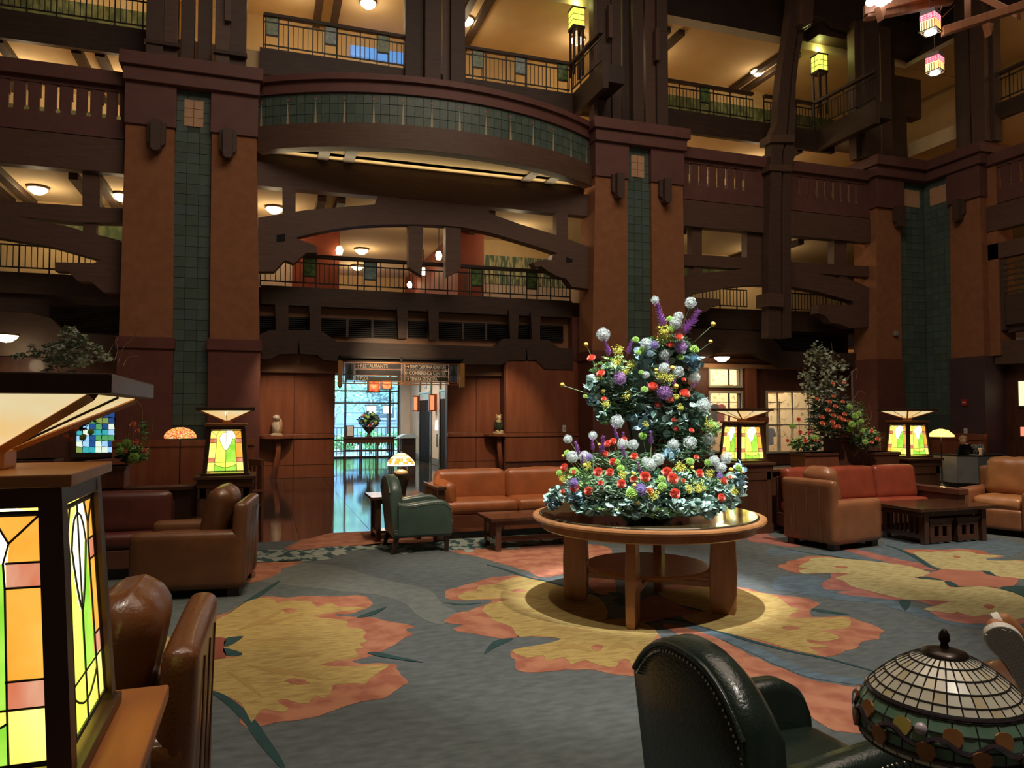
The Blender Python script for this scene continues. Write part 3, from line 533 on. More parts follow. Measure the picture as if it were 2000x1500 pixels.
def tiles(parent, x0, x1, z0, z1, Y, s, skip=None, ax='Y'):
    """square tiles on a wall, each its own object sharing a mesh"""
    nx = max(1, round((x1-x0)/s)); sx = (x1-x0)/nx; nz = max(1, round((z1-z0)/s)); sz = (z1-z0)/nz; base = {}; rr = random.Random(int(x0*10+z0*7))
    for i in range(nx):
        for j in range(nz):
            cx = (x0+sx*(i+.5)); cz = z0+sz*(j+.5)
            if skip and skip(cx, cz): continue
            q = rr.randrange(4)
            if q not in base:
                bm = bmesh.new()
                if ax == 'Y': bm_box(bm, (-sx/2+.005, -.006, -sz/2+.005), (sx/2-.005, .01, sz/2-.005))
                else: bm_box(bm, (-.006, -sx/2+.006, -sz/2+.008), (.01, sx/2-.008, sz/2-.008))
                o = link('tile', bm, TILEM[q]); base[q] = o
            else: o = base[q].copy(); C.objects.link(o)
            o.location = (cx, Y, cz) if ax == 'Y' else (Y, cx, cz); o.parent = parent
            o.matrix_parent_inverse = PM(parent).inverted()
def corbel(parent, x, z1, Y, ax='Y'):
    for nm, w, d, h in (('corbel_back', .36, .10, .50), ('corbel_front', .20, .24, .66)):
        bm = bmesh.new()
        pr = [(-w/2, 0), (w/2, 0), (w/2, -h+.06), (w/2-.05, -h), (-w/2+.05, -h), (-w/2, -h+.06)]
        if ax == 'Y': prism(bm, [(x+a, Y-d, z1+.06+b) for a, b in pr], (0, d, 0))
        else: prism(bm, [(Y-d, x+a, z1+.06+b) for a, b in pr], (d, 0, 0))
        link(nm, bm, TIMBER, parent)
def pillarpair(label, a, cx):
    """a: pixel columns of the two shafts (outer left, inner left, inner right, outer right) at the top and the bottom of the shaft"""
    T4 = [xat(p, 7.8, YP) for p in a[0]]; B4 = [xat(p, 3.2, YP) for p in a[1]]
    t = thing('pillar', label, 'pillar', ((T4[0]+T4[3])/2, YP, 0))
    for i in (0, 2):
        trap('shaft', (B4[i], B4[i+1], T4[i], T4[i+1]), YP, 3.2, 7.8, .9, STUC, t, .01)
        box('plinth', (B4[i]-.02, YP-.06, 0), (B4[i+1]+.02, YP+.9, 2.95), REDB, t, .01); box('plinth_cap', (B4[i]-.05, YP-.10, 2.95), (B4[i+1]+.05, YP+.9, 3.2), REDB, t, .012)
        box('neck_block', (T4[i]-.02, YP-.05, 7.8), (T4[i+1]+.03, YP+.9, 8.75), PURP, t, .01)
        corbel(t, (T4[i]+T4[i+1])/2+(.14 if i == 0 else -.12), 7.8, YP-.03)
    g = box('tile_panel', (B4[1]-.05, YP+.12, 0), (B4[2]+.05, YP+.5, 8.75), GROUT, t)
    cxx = (T4[1]+T4[2])/2
    tiles(g, T4[1], T4[2], 1.3, 8.72, YP+.11, .235, lambda x, z: abs(x-cxx) < .19 and 7.9 < z < 8.5)
    cr_ = [(i, j) for i in (-1, 1) for j in range(3)]
    for i, j in cr_: box('cream_tile', (cxx+i*.10-.095, YP+.095, 7.93+j*.2), (cxx+i*.10+.095, YP+.12, 8.12+j*.2), TILEC, g)
    box('cap_lower', (T4[0]-.05, YP-.14, 8.72), (T4[3]+.06, YP+1.0, 9.03), PURP, t, .015); box('cap_upper', (T4[0]-.12, YP-.22, 9.03), (T4[3]+.13, YP+1.0, 9.32), PURP, t, .015)
    return t, T4, B4
pL, TL, BL = pillarpair('terracotta double pillar with a green tile strip, left of the hall opening', ((245, 341, 413, 501), (232, 337, 409, 507)), 0)
pM, TM_, BM_ = pillarpair('terracotta double pillar with a green tile strip, right of the hall opening behind the flowers', ((1163, 1226, 1272, 1334), (1157, 1227, 1275, 1340)), 0)
# --- corner pillars: one faces the hall, one faces the right
X1 = [xat(p, 7.8, YP) for p in (1712, 1760)]; X1b = [xat(p, 3.2, YP) for p in (1712, 1762)]
t = thing('pillar', 'terracotta corner pillar left of the tiled corner, far right of the lobby', 'pillar', (X1[0], YP, 0))
trap('shaft', (X1b[0], X1b[1], X1[0], X1[1]), YP, 3.2, 7.8, .9, STUC, t, .01); box('plinth', (X1b[0]-.05, YP-.06, 0), (X1b[1]+.02, YP+.9, 3.2), REDB, t, .01)
box('neck_block', (X1[0]-.05, YP-.08, 7.8), (X1[1]+.05, YP+.9, 8.75), PURP, t, .01); corbel(t, X1[1]-.2, 7.8, YP-.03)
box('security_camera', (X1b[1]-.35, YP-.10, 3.9), (X1b[1]-.2, YP, 4.05), mat('camera_shell', (.35, .33, .30), .4), t, .03)
Y2 = [yat(p, 7.8, XC) for p in (1858, 1916)]; Y2b = [yat(p, 3.2, XC) for p in (1860, 1925)]
t2 = thing('pillar', 'terracotta corner pillar right of the tiled corner, facing left', 'pillar', (XC, Y2[1], 0))
bm = bmesh.new(); prism(bm, [(XC-.05, Y2b[0], 3.2), (XC-.05, Y2b[1], 3.2), (XC-.05, Y2[1], 7.8), (XC-.05, Y2[0], 7.8)], (.85, 0, 0)); link('shaft', bm, STUC, t2)
box('plinth', (XC-.12, Y2b[1]-.05, 0), (XC+.8, Y2b[0]+.02, 3.2), mat('plum_plinth', (.075, .040, .045), .6, (.095, .052, .055), 4), t2, .01); box('neck_block', (XC-.12, Y2[1]-.05, 7.8), (XC+.8, Y2[0]+.05, 8.75), PURP, t2, .01)
corbel(t2, Y2[0]-.35, 7.8, XC-.03, 'X')
struct(box('baseboard_right', (XC-.16, Y2b[1]-.06, 0), (XC-.12, Y2b[0], .3), CHERRYD))
ct = struct(box('wall_corner', (X1[1]-.1, YP+.12, 0), (XC+.4, YP+.4, 8.75), GROUT), 'green tiled corner wall facing the hall')
tiles(ct, X1[1]+.02, XC-.02, 1.5, 8.72, YP+.11, .235, lambda x, z: X1[1]+.12 < x < X1[1]+.85 and 7.95 < z < 8.5)
box('cream_tile_block', (X1[1]+.14, YP+.09, 7.97), (X1[1]+.84, YP+.12, 8.5), TILEC, ct)
ct2 = struct(box('wall_corner', (XC+.0, Y2[0]-.1, 0), (XC+.3, YP+.4, 8.75), GROUT), 'green tiled corner wall facing left')
tiles(ct2, Y2[0]+.02, YP+.08, 1.5, 8.72, XC, .235, lambda y, z: Y2[0]+.12 < y < YP-.12 and 7.95 < z < 8.5, 'X')
box('cream_tile_block', (XC-.02, Y2[0]+.16, 7.97), (XC+.01, YP-.16, 8.5), TILEC, ct2)
cc = thing('corner_cornice', 'heavy plum timber cornice over the tiled corner', 'cornice', (XC, YP, 8.7))
box('cornice_board', (X1[0]-.15, YP-.2, 8.72), (XC+.2, YP+.9, 9.02), PURP, cc, .012); box('cornice_top', (X1[0]-.25, YP-.32, 9.02), (XC+.2, YP+.9, 9.32), PURP, cc, .012)
box('cornice_board', (XC-.2, Y2[1]-.15, 8.72), (XC+.9, YP-.2, 9.02), PURP, cc, .012); box('cornice_top', (XC-.3, Y2[1]-.25, 9.02), (XC+.9, YP-.32, 9.32), PURP, cc, .012)
# --- wainscot and wall under the galleries, right of the middle pillar
SHOPX = (TM_[3]+.05, X1[0])
# --- curved tiled balcony front
xl, xr = TL[3]+.02, TM_[0]-.02; mid = (xl+xr)/2; half = (xr-xl)/2; bul = 1.25; RR = (half*half+bul*bul)/(2*bul); YCc = YA-bul+RR
cb = thing('curved_balcony_front', 'curved balcony front with green tiles between the two near pillars', 'balcony', (mid, YA, 7.6))
ang = math.asin(half/RR)
def arcband(name, z0, z1, off, th, m, n=40, bev=0, par=cb):
    bm = bmesh.new(); pr = []
    for i in range(n+1):
        a = -ang+2*ang*i/n; ro = RR+off; ri = ro-th
        pr.append([(mid+ro*math.sin(a), YCc-ro*math.cos(a), z0), (mid+ro*math.sin(a), YCc-ro*math.cos(a), z1), (mid+ri*math.sin(a), YCc-ri*math.cos(a), z1), (mid+ri*math.sin(a), YCc-ri*math.cos(a), z0)])
    loft(bm, pr); return link(name, bm, m, par)
arcband('lower_beam', 7.58, 8.13, .10, .30, TIMBER2); arcband('upper_band', 8.86, 9.12, .06, .26, PURP); arcband('handrail', 9.12, 9.26, .14, .40, PURP)
tb = arcband('tile_band', 8.13, 8.86, -.02, .2, GROUT); nt_ = 46; base = {}
for i in range(nt_):
    for j in range(3):
        if i % 6 == 3 and False: continue
        a = -ang+2*ang*(i+.5)/nt_; q = (i*3+j*5) % 4; wd = 2*RR*math.sin(ang/nt_)-.012
        if q not in base:
            bm = bmesh.new(); bm_box(bm, (-wd/2, -.02, -.115), (wd/2, 0, .115)); o = link('tile', bm, TILEM[q]); base[q] = o
        else: o = base[q].copy(); C.objects.link(o)
        o.location = (mid+(RR-.02)*math.sin(a), YCc-(RR-.02)*math.cos(a), 8.25+j*.243); o.rotation_euler = (0, 0, a); o.parent = tb; o.matrix_parent_inverse = PM(tb).inverted()
for i in range(14):
    a = -ang*.98+2*ang*.97*i/13; r = RR+.005
    bm = bmesh.new(); prism(bm, [(-.028, 0, 8.16), (.028, 0, 8.16), (.004, 0, 8.66), (-.004, 0, 8.66)], (0, .02, 0))
    o = link('spire_inlay', bm, mat('cream_inlay', (.55, .44, .28), .4), tb); o.location = (mid+r*math.sin(a), YCc-r*math.cos(a), 0); o.rotation_euler = (0, 0, a)
    bm = bmesh.new(); bm_box(bm, (-.025, 0, 8.70), (.025, .02, 8.75)); o = link('square_inlay', bm, mat('rose_inlay', (.45, .14, .12), .4), tb); o.location = (mid+r*math.sin(a), YCc-r*math.cos(a), 0); o.rotation_euler = (0, 0, a)
bm = bmesh.new(); n = 40
prism(bm, [(mid+(RR-.2)*math.sin(-ang+2*ang*i/n), YCc-(RR-.2)*math.cos(-ang+2*ang*i/n), 7.72) for i in range(n+1)], (0, 0, .12))
link('balcony_floor', bm, CREAMC, cb)
for xa in (1.15, 1.75, 6.35, 7.0): box('soffit_joist', (xa, 17.0 if 1 < xa < 7 else 17.4, 7.685), (xa+.26, 18.7, 7.72), TIMBER3, cb)
box('back_soffit', (xl, 17.7, 7.72), (xr, 18.72, 7.84), CREAMC, cb)
light('AREA', 'soffit_fill', (mid, 18.35, 7.35), 75, (1, .80, .46), 7.4, (mid, 17.6, 8.2), size_y=.25)  # unseen upward fill added to brighten the cream soffit
# --- arches
def arch(label, outline, posts, extra=()):
    t = thing('timber_arch', label, 'arch', atY(outline[0][0], outline[0][1], YA))
    plate('arch_board', outline, YA, .32, TIMBER2, t)
    for p in posts: plate('post', p, YA+.04, .26, TIMBER2, t)
    for p in extra: plate('beam', p, YA+.1, .3, TIMBER2, t)
    return t
am = arch('great arched timber truss over the hall opening', [(504, 425), (553, 416.5), (605, 409.5), (733, 399), (738.5, 383), (955.5, 404), (955.5, 416.5), (1015, 437.5), (1085, 458.5), (1148, 481), (1158, 484), (1158, 563), (1144.5, 563.5), (1116.5, 560), (1106, 544), (1090, 540), (1071, 530), (1058, 520), (1046.5, 521.5), (1040, 513), (1057, 508), (1078, 507.5), (1080, 497), (1090, 495), (1052, 482), (1015, 471), (980, 460), (945, 451.5), (899.5, 443), (850, 439), (794.5, 438), (745, 438.5), (700, 441), (668, 445), (637, 450), (605, 457), (576, 464), (618, 480), (619.5, 493.5), (598.5, 493.5), (574, 514.5), (556.5, 507.5), (535.5, 530), (504, 530)],
    [[(552, 362), (577.5, 366), (577.5, 420), (552, 424)], [(1087, 412), (1109.5, 415), (1109.5, 470), (1087, 462)], [(798, 430), (826.7, 431), (824, 539), (798, 521.5)], [(870.5, 432), (900, 436), (900, 527), (870.5, 542.5)]],
    [[(500, 362), (500, 315), (1000, 364.5), (1158, 381), (1158, 423), (955, 404), (735, 383)]])
plate('upper_ledge', [(500, 316), (500, 296), (760, 318), (1158, 357), (1158, 383), (1000, 366)], YA+.45, .3, TIMBER3, am)  # darker timber stands in for the shadow on this recessed ledge
for p in ([(540, 459), (557, 456), (557, 471), (540, 473)], [(1106, 502), (1118, 506), (1118, 513), (1106, 513)]): plate('notch', p, YA-.005, .02, MATS['void_black'], am)
al = arch('half-seen arched timber truss in the far left bay', [(-260, 372), (0, 392), (239, 407), (238, 435), (143, 434), (34, 422), (125, 440), (162, 451), (234, 469), (240, 475), (240, 572), (203, 572), (179, 551), (153, 550), (133, 530), (107, 529), (107, 512), (182, 514), (198, 508), (182, 504), (104, 482), (0, 464), (-260, 440)],
    [[(161, 336), (195, 341), (195, 406), (161, 404)], [(162, 433), (187, 435), (187, 458), (162, 452)]])
ar = arch('arched timber truss between the middle pillar and the central right column', [(1336, 496), (1458, 503), (1502, 506), (1502, 556), (1470, 557), (1420, 562), (1370, 571), (1352, 575), (1351, 581), (1405, 584), (1405, 597), (1392, 598), (1380, 608), (1366, 612), (1352, 626), (1337, 628), (1337, 538), (1370, 534), (1420, 528), (1452, 525), (1337, 518)],
    [[(1352, 440), (1371, 442), (1371, 500), (1352, 498)], [(1459, 448), (1496, 450), (1496, 506), (1459, 504)], [(1355, 517), (1369, 518), (1369, 537), (1355, 538)]])
ar2 = arch('arched timber truss right of the central right column', [(1543, 511), (1700, 520), (1700, 541), (1593.5, 534), (1670, 549), (1700, 563), (1700, 639), (1658.6, 641), (1641.6, 633), (1622, 630), (1613, 617), (1598, 611.6), (1599, 595), (1667, 596), (1667, 589), (1596, 569), (1543, 559)],
    [[(1629, 465), (1654, 467), (1654, 520), (1629, 518)], [(1640, 538), (1655, 539), (1655, 548), (1640, 545)]])
# --- slotted parapets of the side bays
def parapet(label, u0, u1, slots, Y, ax='Y', beams=True):
    t = thing('slotted_parapet', label, 'parapet', ((u0+u1)/2, Y, 7.5) if ax == 'Y' else (Y, (u0+u1)/2, 7.5))
    def bb(nm, a, b, y0, y1, z0, z1, m, bev=0):
        return box(nm, (a, y0, z0), (b, y1, z1), m, t, bev) if ax == 'Y' else box(nm, (y0, a, z0), (y1, b, z1), m, t, bev)
    bb('handrail', u0, u1, Y-.16, Y+.2, 8.66, 8.97, PURP, .015); bb('upper_band', u0, u1, Y-.04, Y+.1, 8.56, 8.67, PURP)
    bb('lower_band', u0, u1, Y-.04, Y+.1, 7.53, 7.95, PURP); bb('lower_beam', u0, u1, Y-.08, Y+.2, 6.76, 7.50, TIMBER2, .01); bb('shadow_gap', u0, u1, Y, Y+.1, 7.49, 7.54, TIMBER3)
    s = sorted(slots); w = .045; e = [u0]+[v for q in s for v in (q-w, q+w)]+[u1]
    for a, b in zip(e[::2], e[1::2]):
        if b > a: bb('slat', a, b, Y-.02, Y+.05, 7.95, 8.57, PURP)
    for k, q in enumerate(s):
        if k % 2 == 0: bb('slot_wedge', q-w, q-w+.03, Y-.01, Y+.04, 8.25, 8.57, PURP)
        if k % 2: bb('slot_wedge', q-w, q-w+.022, Y-.01, Y+.04, 8.05, 8.57, PURP); bb('slot_wedge', q+w-.022, q+w, Y-.01, Y+.04, 8.05, 8.57, PURP)
    return t
parapet('slotted plum timber parapet in the far left bay', -8.0, TL[0]-.05, [xat(p, 8.3, YA) for p in (-40, -10, 22, 53, 83, 114, 145, 174, 204, 232)], YA)
xcl, xcr = xat(1500, 7.5, YA), xat(1544, 7.5, YA)
parapet('slotted plum timber parapet between the middle pillar and the central right column', TM_[3]+.05, xcl, [xat(p, 8.3, YA) for p in (1347, 1365, 1382, 1400, 1417, 1435, 1451.5)], YA)
parapet('slotted plum timber parapet right of the central right column', xcr, X1[0], [xat(p, 8.3, YA) for p in (1561, 1577.6, 1594, 1610, 1625.5, 1641, 1656, 1671)], YA)
parapet('slotted plum timber parapet on the right-hand wall', 8.0, Y2[1]+.02, [yat(p, 8.3, XC+.25) for p in (1953, 1975, 1995, 2020, 2045)], XC+.25, 'X')
# --- central right column and the tall timbers above the caps
cc_ = thing('timber_column', 'tall double timber column that bends outward, right of the middle pillar', 'column', atY(1520, 640, YA))
plate('left_stave', [(1500, 660), (1502, 500), (1506, 327), (1507, 264), (1517.5, 240), (1519, 210), (1526, 140), (1537, 70), (1546, 0), (1546, -60), (1568, -60), (1566, 0), (1556, 70), (1546, 140), (1540, 210), (1536, 264), (1528, 300), (1526, 400), (1526, 660)], YA-.35, .3, TIMBER, cc_, .01)
plate('right_stave', [(1529, 660), (1529, 400), (1531, 300), (1540, 264), (1544, 210), (1549, 140), (1559, 70), (1569, 0), (1571, -60), (1592, -60), (1590, 0), (1587, 49), (1572, 58), (1560.6, 112), (1555, 163), (1552.5, 245), (1552, 308), (1545, 330), (1545, 500), (1546, 660)], YA-.32, .3, TIMBER, cc_, .01)
plate('hanging_block', [(1565, -60), (1565, 45), (1572, 52), (1587, 45), (1591, 0), (1591, -60)], YA-.6, .3, TIMBER2, cc_, .01)
plate('collar', [(1505, 262), (1553, 262), (1553, 278), (1505, 278)], YA-.42, .5, TIMBER2, cc_, .01); plate('collar', [(1503, 320), (1548, 322), (1548, 335), (1503, 333)], YA-.40, .5, TIMBER2, cc_, .01)
plate('foot_block', [(1498, 572), (1532, 574), (1532, 600), (1498, 598)], YA-.45, .5, TIMBER2, cc_, .01)
ab = thing('timber_bracket', 'dark curved timber bracket high above the right gallery', 'bracket', atY(1650, 20, YA)); plate('bracket_board', [(1589, -80), (1589, 30), (1605, 33), (1617, 42), (1626, 51), (1640, 55), (1665, 62), (1700, 62), (1700, -80)], YA+.1, .4, TIMBER3, ab)
def staves(label, groups, z0, z1, Y):
    t = thing('timber_column', label, 'column', (xat(groups[0][0], z0, Y), Y, z0))
    for a, b, dy, m in groups:
        xa, xb = xat(a, z0, Y+dy), xat(b, z0, Y+dy); box('stave', (xa, Y+dy, z0), (xb, Y+dy+.3, z1), m, t, .012)
    return t
cl = staves('clustered timber column standing on the left pillar', [(284, 318, 0, TIMBER), (316, 346, .10, TIMBER2), (352, 378, .18, TIMBER), (385, 412, .18, TIMBER), (419, 448, .02, TIMBER2), (446, 480, .10, TIMBER)], 9.32, 16, YP+.1)
for a, b in ((306, 318), (440, 452)): box('tapered_block', (xat(a, 11, YP), YP+.0, 10.4 if a > 400 else 10.9), (xat(b, 11, YP), YP+.12, 13), TIMBER2, cl)
for a, b in ((284, 347), (419, 480)): box('tie_band', (xat(a, 10, YP)-.03, YP+.06, 9.66), (xat(b, 10, YP)+.03, YP+.2, 9.74), TIMBER3, cl)
staves('clustered timber column behind the middle of the curved balcony', [(790, 826, .05, TIMBER3), (829, 860, -.12, TIMBER), (864, 878, .1, TIMBER2), (880, 908, -.05, TIMBER)], 7.6, 16, YS-.2)
cm = staves('clustered timber column standing on the middle pillar', [(1160, 1168, .0, TIMBER2), (1168, 1196, .12, TIMBER), (1196, 1214, .04, TIMBER), (1217, 1238, .3, TIMBER3), (1238, 1258, .06, TIMBER), (1262, 1282, .12, TIMBER2), (1285, 1306, .0, TIMBER)], 9.32, 16, YP+.1)
for a, b, z in ((1190, 1198, 11.6), (1282, 1290, 11.2)): box('tapered_block', (xat(a, 11, YP), YP+.02, z), (xat(b, 11, YP), YP+.14, z+.9), TIMBER2, cm)
staves('timber column standing left of the tiled corner', [(1673, 1690, .1, TIMBER2), (1691, 1722, -.1, TIMBER), (1724, 1745, .1, TIMBER2)], 9.32, 13.6, YP+.1)
for a, b, m in ((1788, 1806, TIMBER3), (1815, 1840, TIMBER3)): pass
t = thing('timber_column', 'timber column standing right of the tiled corner', 'column', (XC, 16.2, 9.3))
for a, b, dy, m in ((1868, 1896, 0, TIMBER), (1898, 1926, -.12, TIMBER2), (1928, 1944, .1, TIMBER)):
    ya, yb = yat(a, 9.4, XC+dy), yat(b, 9.4, XC+dy); box('stave', (XC+dy, min(ya, yb), 9.32), (XC+dy+.3, max(ya, yb), 16), m, t, .012)
# upper dark timber frames near the corner
t = thing('timber_structure', 'dark timber framing above the tiled corner', 'frame', (18.5, 18, 9.4))
box('post', (X1[1]+.1, YP+.9, 9.3), (X1[1]+.5, YP+1.3, 16), TIMBER3, t); box('post', (XC-.6, YP+.9, 9.3), (XC-.2, YP+1.3, 16), TIMBER3, t); box('beam', (X1[0]-1.5, YP+.6, 13.2), (XC+1, YP+1.2, 14.2), TIMBER3, t)
box('beam', (X1[0]+.6, YP+1.0, 11.3), (XC+1, YP+1.4, 12.6), TIMBER3, t)
struct(box('wall_corner', (X1[1]+.2, 18.3, 9.32), (XC+.2, 18.6, 12.4), DK), 'dark wall panel above the tiled corner')
struct(box('wall_back', (-12, YS, 13.2), (XC+4, YS+.3, 20), DK), 'dark upper wall over the galleries'); struct(box('wall_right', (XC+.5, 2, 13.1), (XC+.8, YS, 20), DK), 'dark upper wall on the right')
struct(box('ceiling', (-12, 10, 20), (XC+4, 20, 20.2), DK), 'dark roof strip over the galleries')
struct(box('wall_filler', (7.96, 18.5, 2.95), (9.2, 18.95, 4.2), REDB), 'plum wall behind the middle pillar')
# --- railings
GLP = mat('green_art_glass', (.05, .12, .05), .25, (.22, .34, .10), 9); GLB = mat('blue_art_glass', (.30, .42, .40), .25, (.16, .24, .20), 9)
def railing(label, p0, p1, z, h=.84, sp=.115, panels=(), drop=.0):
    p0 = Vector((*p0, 0)); p1 = Vector((*p1, 0)); L = (p1-p0).length; a = math.atan2(p1.y-p0.y, p1.x-p0.x)
    t = thing('railing', label, 'railing', (p0.x, p0.y, z), a)
    lbox('handrail', (0, -.06, h-.09), (L, .06, h), TIMBER3, t, .01); lbox('upper_rail', (0, -.015, h-.23), (L, .015, h-.20), IRON, t, 0); lbox('lower_rail', (0, -.015, .12), (L, .015, .15), IRON, t, 0)
    n = int(L/sp); thin = thick = None
    for k in range(n+1):
        big = k % 5 == 0; x = k*L/n
        if any(abs(x-q) < .11 for q in panels): continue
        s = .014 if big else .008
        src = thick if big else thin
        if src is None:
            bm = bmesh.new(); bm_box(bm, (-s, -s, 0 if big else .12), (s, s, h-.05 if big else h-.2)); o = lpart('baluster', bm, IRON, t)
            if big: thick = o
            else: thin = o
        else: o = src.copy(); C.objects.link(o); o.parent = t
        o.location = (x, 0, 0)
    for k, q in enumerate(panels):
        f = lbox('glass_panel', (q-.14, -.012, h-.52), (q+.14, .012, h-.10), GLB if k % 3 == 1 else GLP, t, 0)
        o = lbox('panel_frame', (q-.16, -.015, h-.56), (q+.16, .015, h-.52), IRON, t, 0)
        for s in (-1, 1): lbox('baluster', (q+s*.15-.014, -.014, 0), (q+s*.15+.014, .014, h-.05), IRON, t, 0)
    return t
XM0, XM1 = -.12, 7.95
railing('black iron railing of the second-floor gallery over the hall opening', (XM0, YS+.06), (XM1, YS+.06), L2, panels=(1.15, 2.62, 5.4, 6.95))
railing('black iron railing of the fourth-floor gallery left of the middle timber column', (XM0, YS+.06), (3.95, YS+.06), L4, h=.92, panels=(.2, 1.6, 2.9))
railing('black iron railing of the fourth-floor gallery right of the middle timber column', (4.95, YS+.06), (7.95, YS+.06), L4, h=.92, panels=(.35, 1.55, 2.8))
railing('short black iron railing returning beside the middle pillar, fourth floor', (8.0, YS+.0), (8.02, 16.7), L4, h=.92)
railing('black iron railing of the second-floor gallery in the far left bay', (-8, YS+.06), (-2.8, YS+.06), L2, panels=(2.2,))
railing('black iron railing of the fourth-floor gallery in the far left bay', (-8, YS+.06), (-2.3, YS+.06), L4, h=.92)
railing('black iron railing of the second-floor gallery left of the central right column', (10.4, YS+.06), (13.7, YS+.06), L2)
railing('black iron railing of the second-floor gallery right of the central right column', (14.3, YS+.06), (17.2, YS+.06), L2)
railing('black iron railing of the fourth-floor gallery left of the central right column', (10.3, YS+.06), (14.0, YS+.06), L4, h=.92, panels=(2.0,))
railing('black iron railing of the fourth-floor gallery right of the central right column', (14.4, YS+.06), (16.2, YS+.06), L4, h=.92)
railing('black iron railing returning toward the tiled corner, fourth floor', (16.25, YS), (16.35, 16.2), L4, h=.92)
for nm, x, y0 in (('beside the middle pillar', 8.02, 16.6), ('toward the tiled corner', 16.32, 16.2)):
    struct(box('trim_8', (x, y0, L4-.62), (x+.14, YS, L4+.03), TIMBER3), 'dark edge board of the fourth-floor gallery return '+nm)
    struct(box('floor', (x+.14, y0, L4-.45), (x+.6, YS, L4), DK), 'gallery floor strip '+nm)
def post_lantern(x, y, z, label):
    t = thing('post_lantern', label, 'lantern', (x, y, z))
    for a in (-1, 1):
        for b in (-1, 1): box('post', (x+a*.13-.03, y+b*.13-.03, z), (x+a*.13+.03, y+b*.13+.03, z+1.35), TIMBER3, t)
    box('core_glass', (x-.02, y-.02, z+.9), (x+.02, y+.02, z+1.3), emat('warm_slit', (1, .7, .4), 1.0), t)
    box('lamp_base', (x-.18, y-.18, z+1.30), (x+.18, y+.18, z+1.38), TIMBER3, t)
    for a, b, c, d in ((-.165, -.165, .165, -.16), (-.165, .16, .165, .165), (-.165, -.16, -.16, .16), (.16, -.16, .165, .16)): box('glass_pane', (x+a, y+b, z+1.38), (x+c, y+d, z+1.86), emat('lime_glass', (.62, .75, .05), 1.7, (.85, .85, .15), 9), t)
    for k in (0, 1): 
        for s in (-.168, .168): box('glazing_bar', (x-.17, y+s-.004, z+1.52+k*.16), (x+.17, y+s+.004, z+1.535+k*.16), IRON, t); box('glazing_bar', (x+s-.004, y-.17, z+1.52+k*.16), (x+s+.004, y+.17, z+1.535+k*.16), IRON, t)
    for s in (-.168, .168): box('glazing_bar', (x-.006, y+s-.004, z+1.38), (x+.006, y+s+.004, z+1.86), IRON, t); box('glazing_bar', (x+s-.004, y-.006, z+1.38), (x+s+.004, y+.006, z+1.86), IRON, t)
    box('lamp_cap', (x-.19, y-.19, z+1.86), (x+.19, y+.19, z+1.9), TIMBER3, t)
    light('POINT', 'post_lamp', (x, y, z+2.1), 12, (.9, 1, .3), .1)
    return t
post_lantern(8.12, YS-.05, L4+.5, 'lime-green glass lantern on the railing corner beside the middle pillar')
post_lantern(16.42, YS-.05, L4+.5, 'lime-green glass lantern on the railing corner toward the tiled corner')
# --- right hand wall (faces left)
XR = XC+.3
wr = struct(box('wall_right', (XR+.35, 2, 0), (XR+.6, Y2b[1]+.4, 3.1), CHERRYD), 'dark cherry ground-floor wall on the right')
box('side_panel', (XR-.1, Y2b[1]-.3, 3.2), (XR+.5, Y2b[1]+.3, 9), STUC, wr)
struct(box('wall_right', (XR+3, 2, L2), (XR+3.2, 21.6, 14), CREAM), 'cream back wall of the right-hand galleries')
for L, nm in ((L2, 'second'), (L3, 'third'), (L4, 'fourth')):
    struct(box('floor', (XR+.15, 2, L-.45), (XR+3.2, 18.5, L), CREAMC if L != L2 else DK), '%s-floor gallery slab on the right-hand side' % nm)
    struct(box('trim_9', (XR, 2, L-.44), (XR+.15, Y2[1], L+.02), TIMBER3), 'dark edge board of the %s-floor gallery on the right-hand side' % nm)
    light('POINT', 'gallery_lamp', (XR+1.6, 12, L+1.6), 22, (1, .76, .46), .2)
struct(box('ceiling', (XR+.15, 2, 12.95), (XR+3.2, 18.5, 13.1), CREAMC), 'ceiling of the right-hand fourth-floor gallery')
railing('black iron railing of the fourth-floor gallery on the right-hand wall', (XR+.05, Y2[1]-.1), (XR+.05, 8), L4, h=.92)
t = thing('shuttered_bay', 'dark timber shutters under the right-hand parapet', 'shutter', (XR, 14, 4.6))
box('beam', (XR-.1, 6, 5.95), (XR+.15, Y2[1], 6.4), TIMBER2, t)
for y0 in (Y2[1]-.25, Y2[1]-1.25, Y2[1]-2.25, Y2[1]-3.25): box('post', (XR-.05, y0-.18, 3.9), (XR+.1, y0, 5.95), TIMBER, t)
for y0 in (Y2[1]-.43, Y2[1]-1.43, Y2[1]-2.43):
    for k in range(6): box('slat', (XR, y0-.82, 4.95+k*.16), (XR+.04, y0, 5.0+k*.16), TIMBER, t)
    box('shutter_panel', (XR-.02, y0-.82, 4.05), (XR+.04, y0, 4.9), TIMBER, t)
box('sill_beam', (XR-.05, 6, 2.95), (XR+.3, Y2[1]-.1, 3.6), TIMBER2, t)
plateX('sill_bracket', [(1934, 600), (1960, 625), (1975, 610), (2010, 590), (2010, 640), (1934, 660)], XR+.1, .1, TIMBER, t)
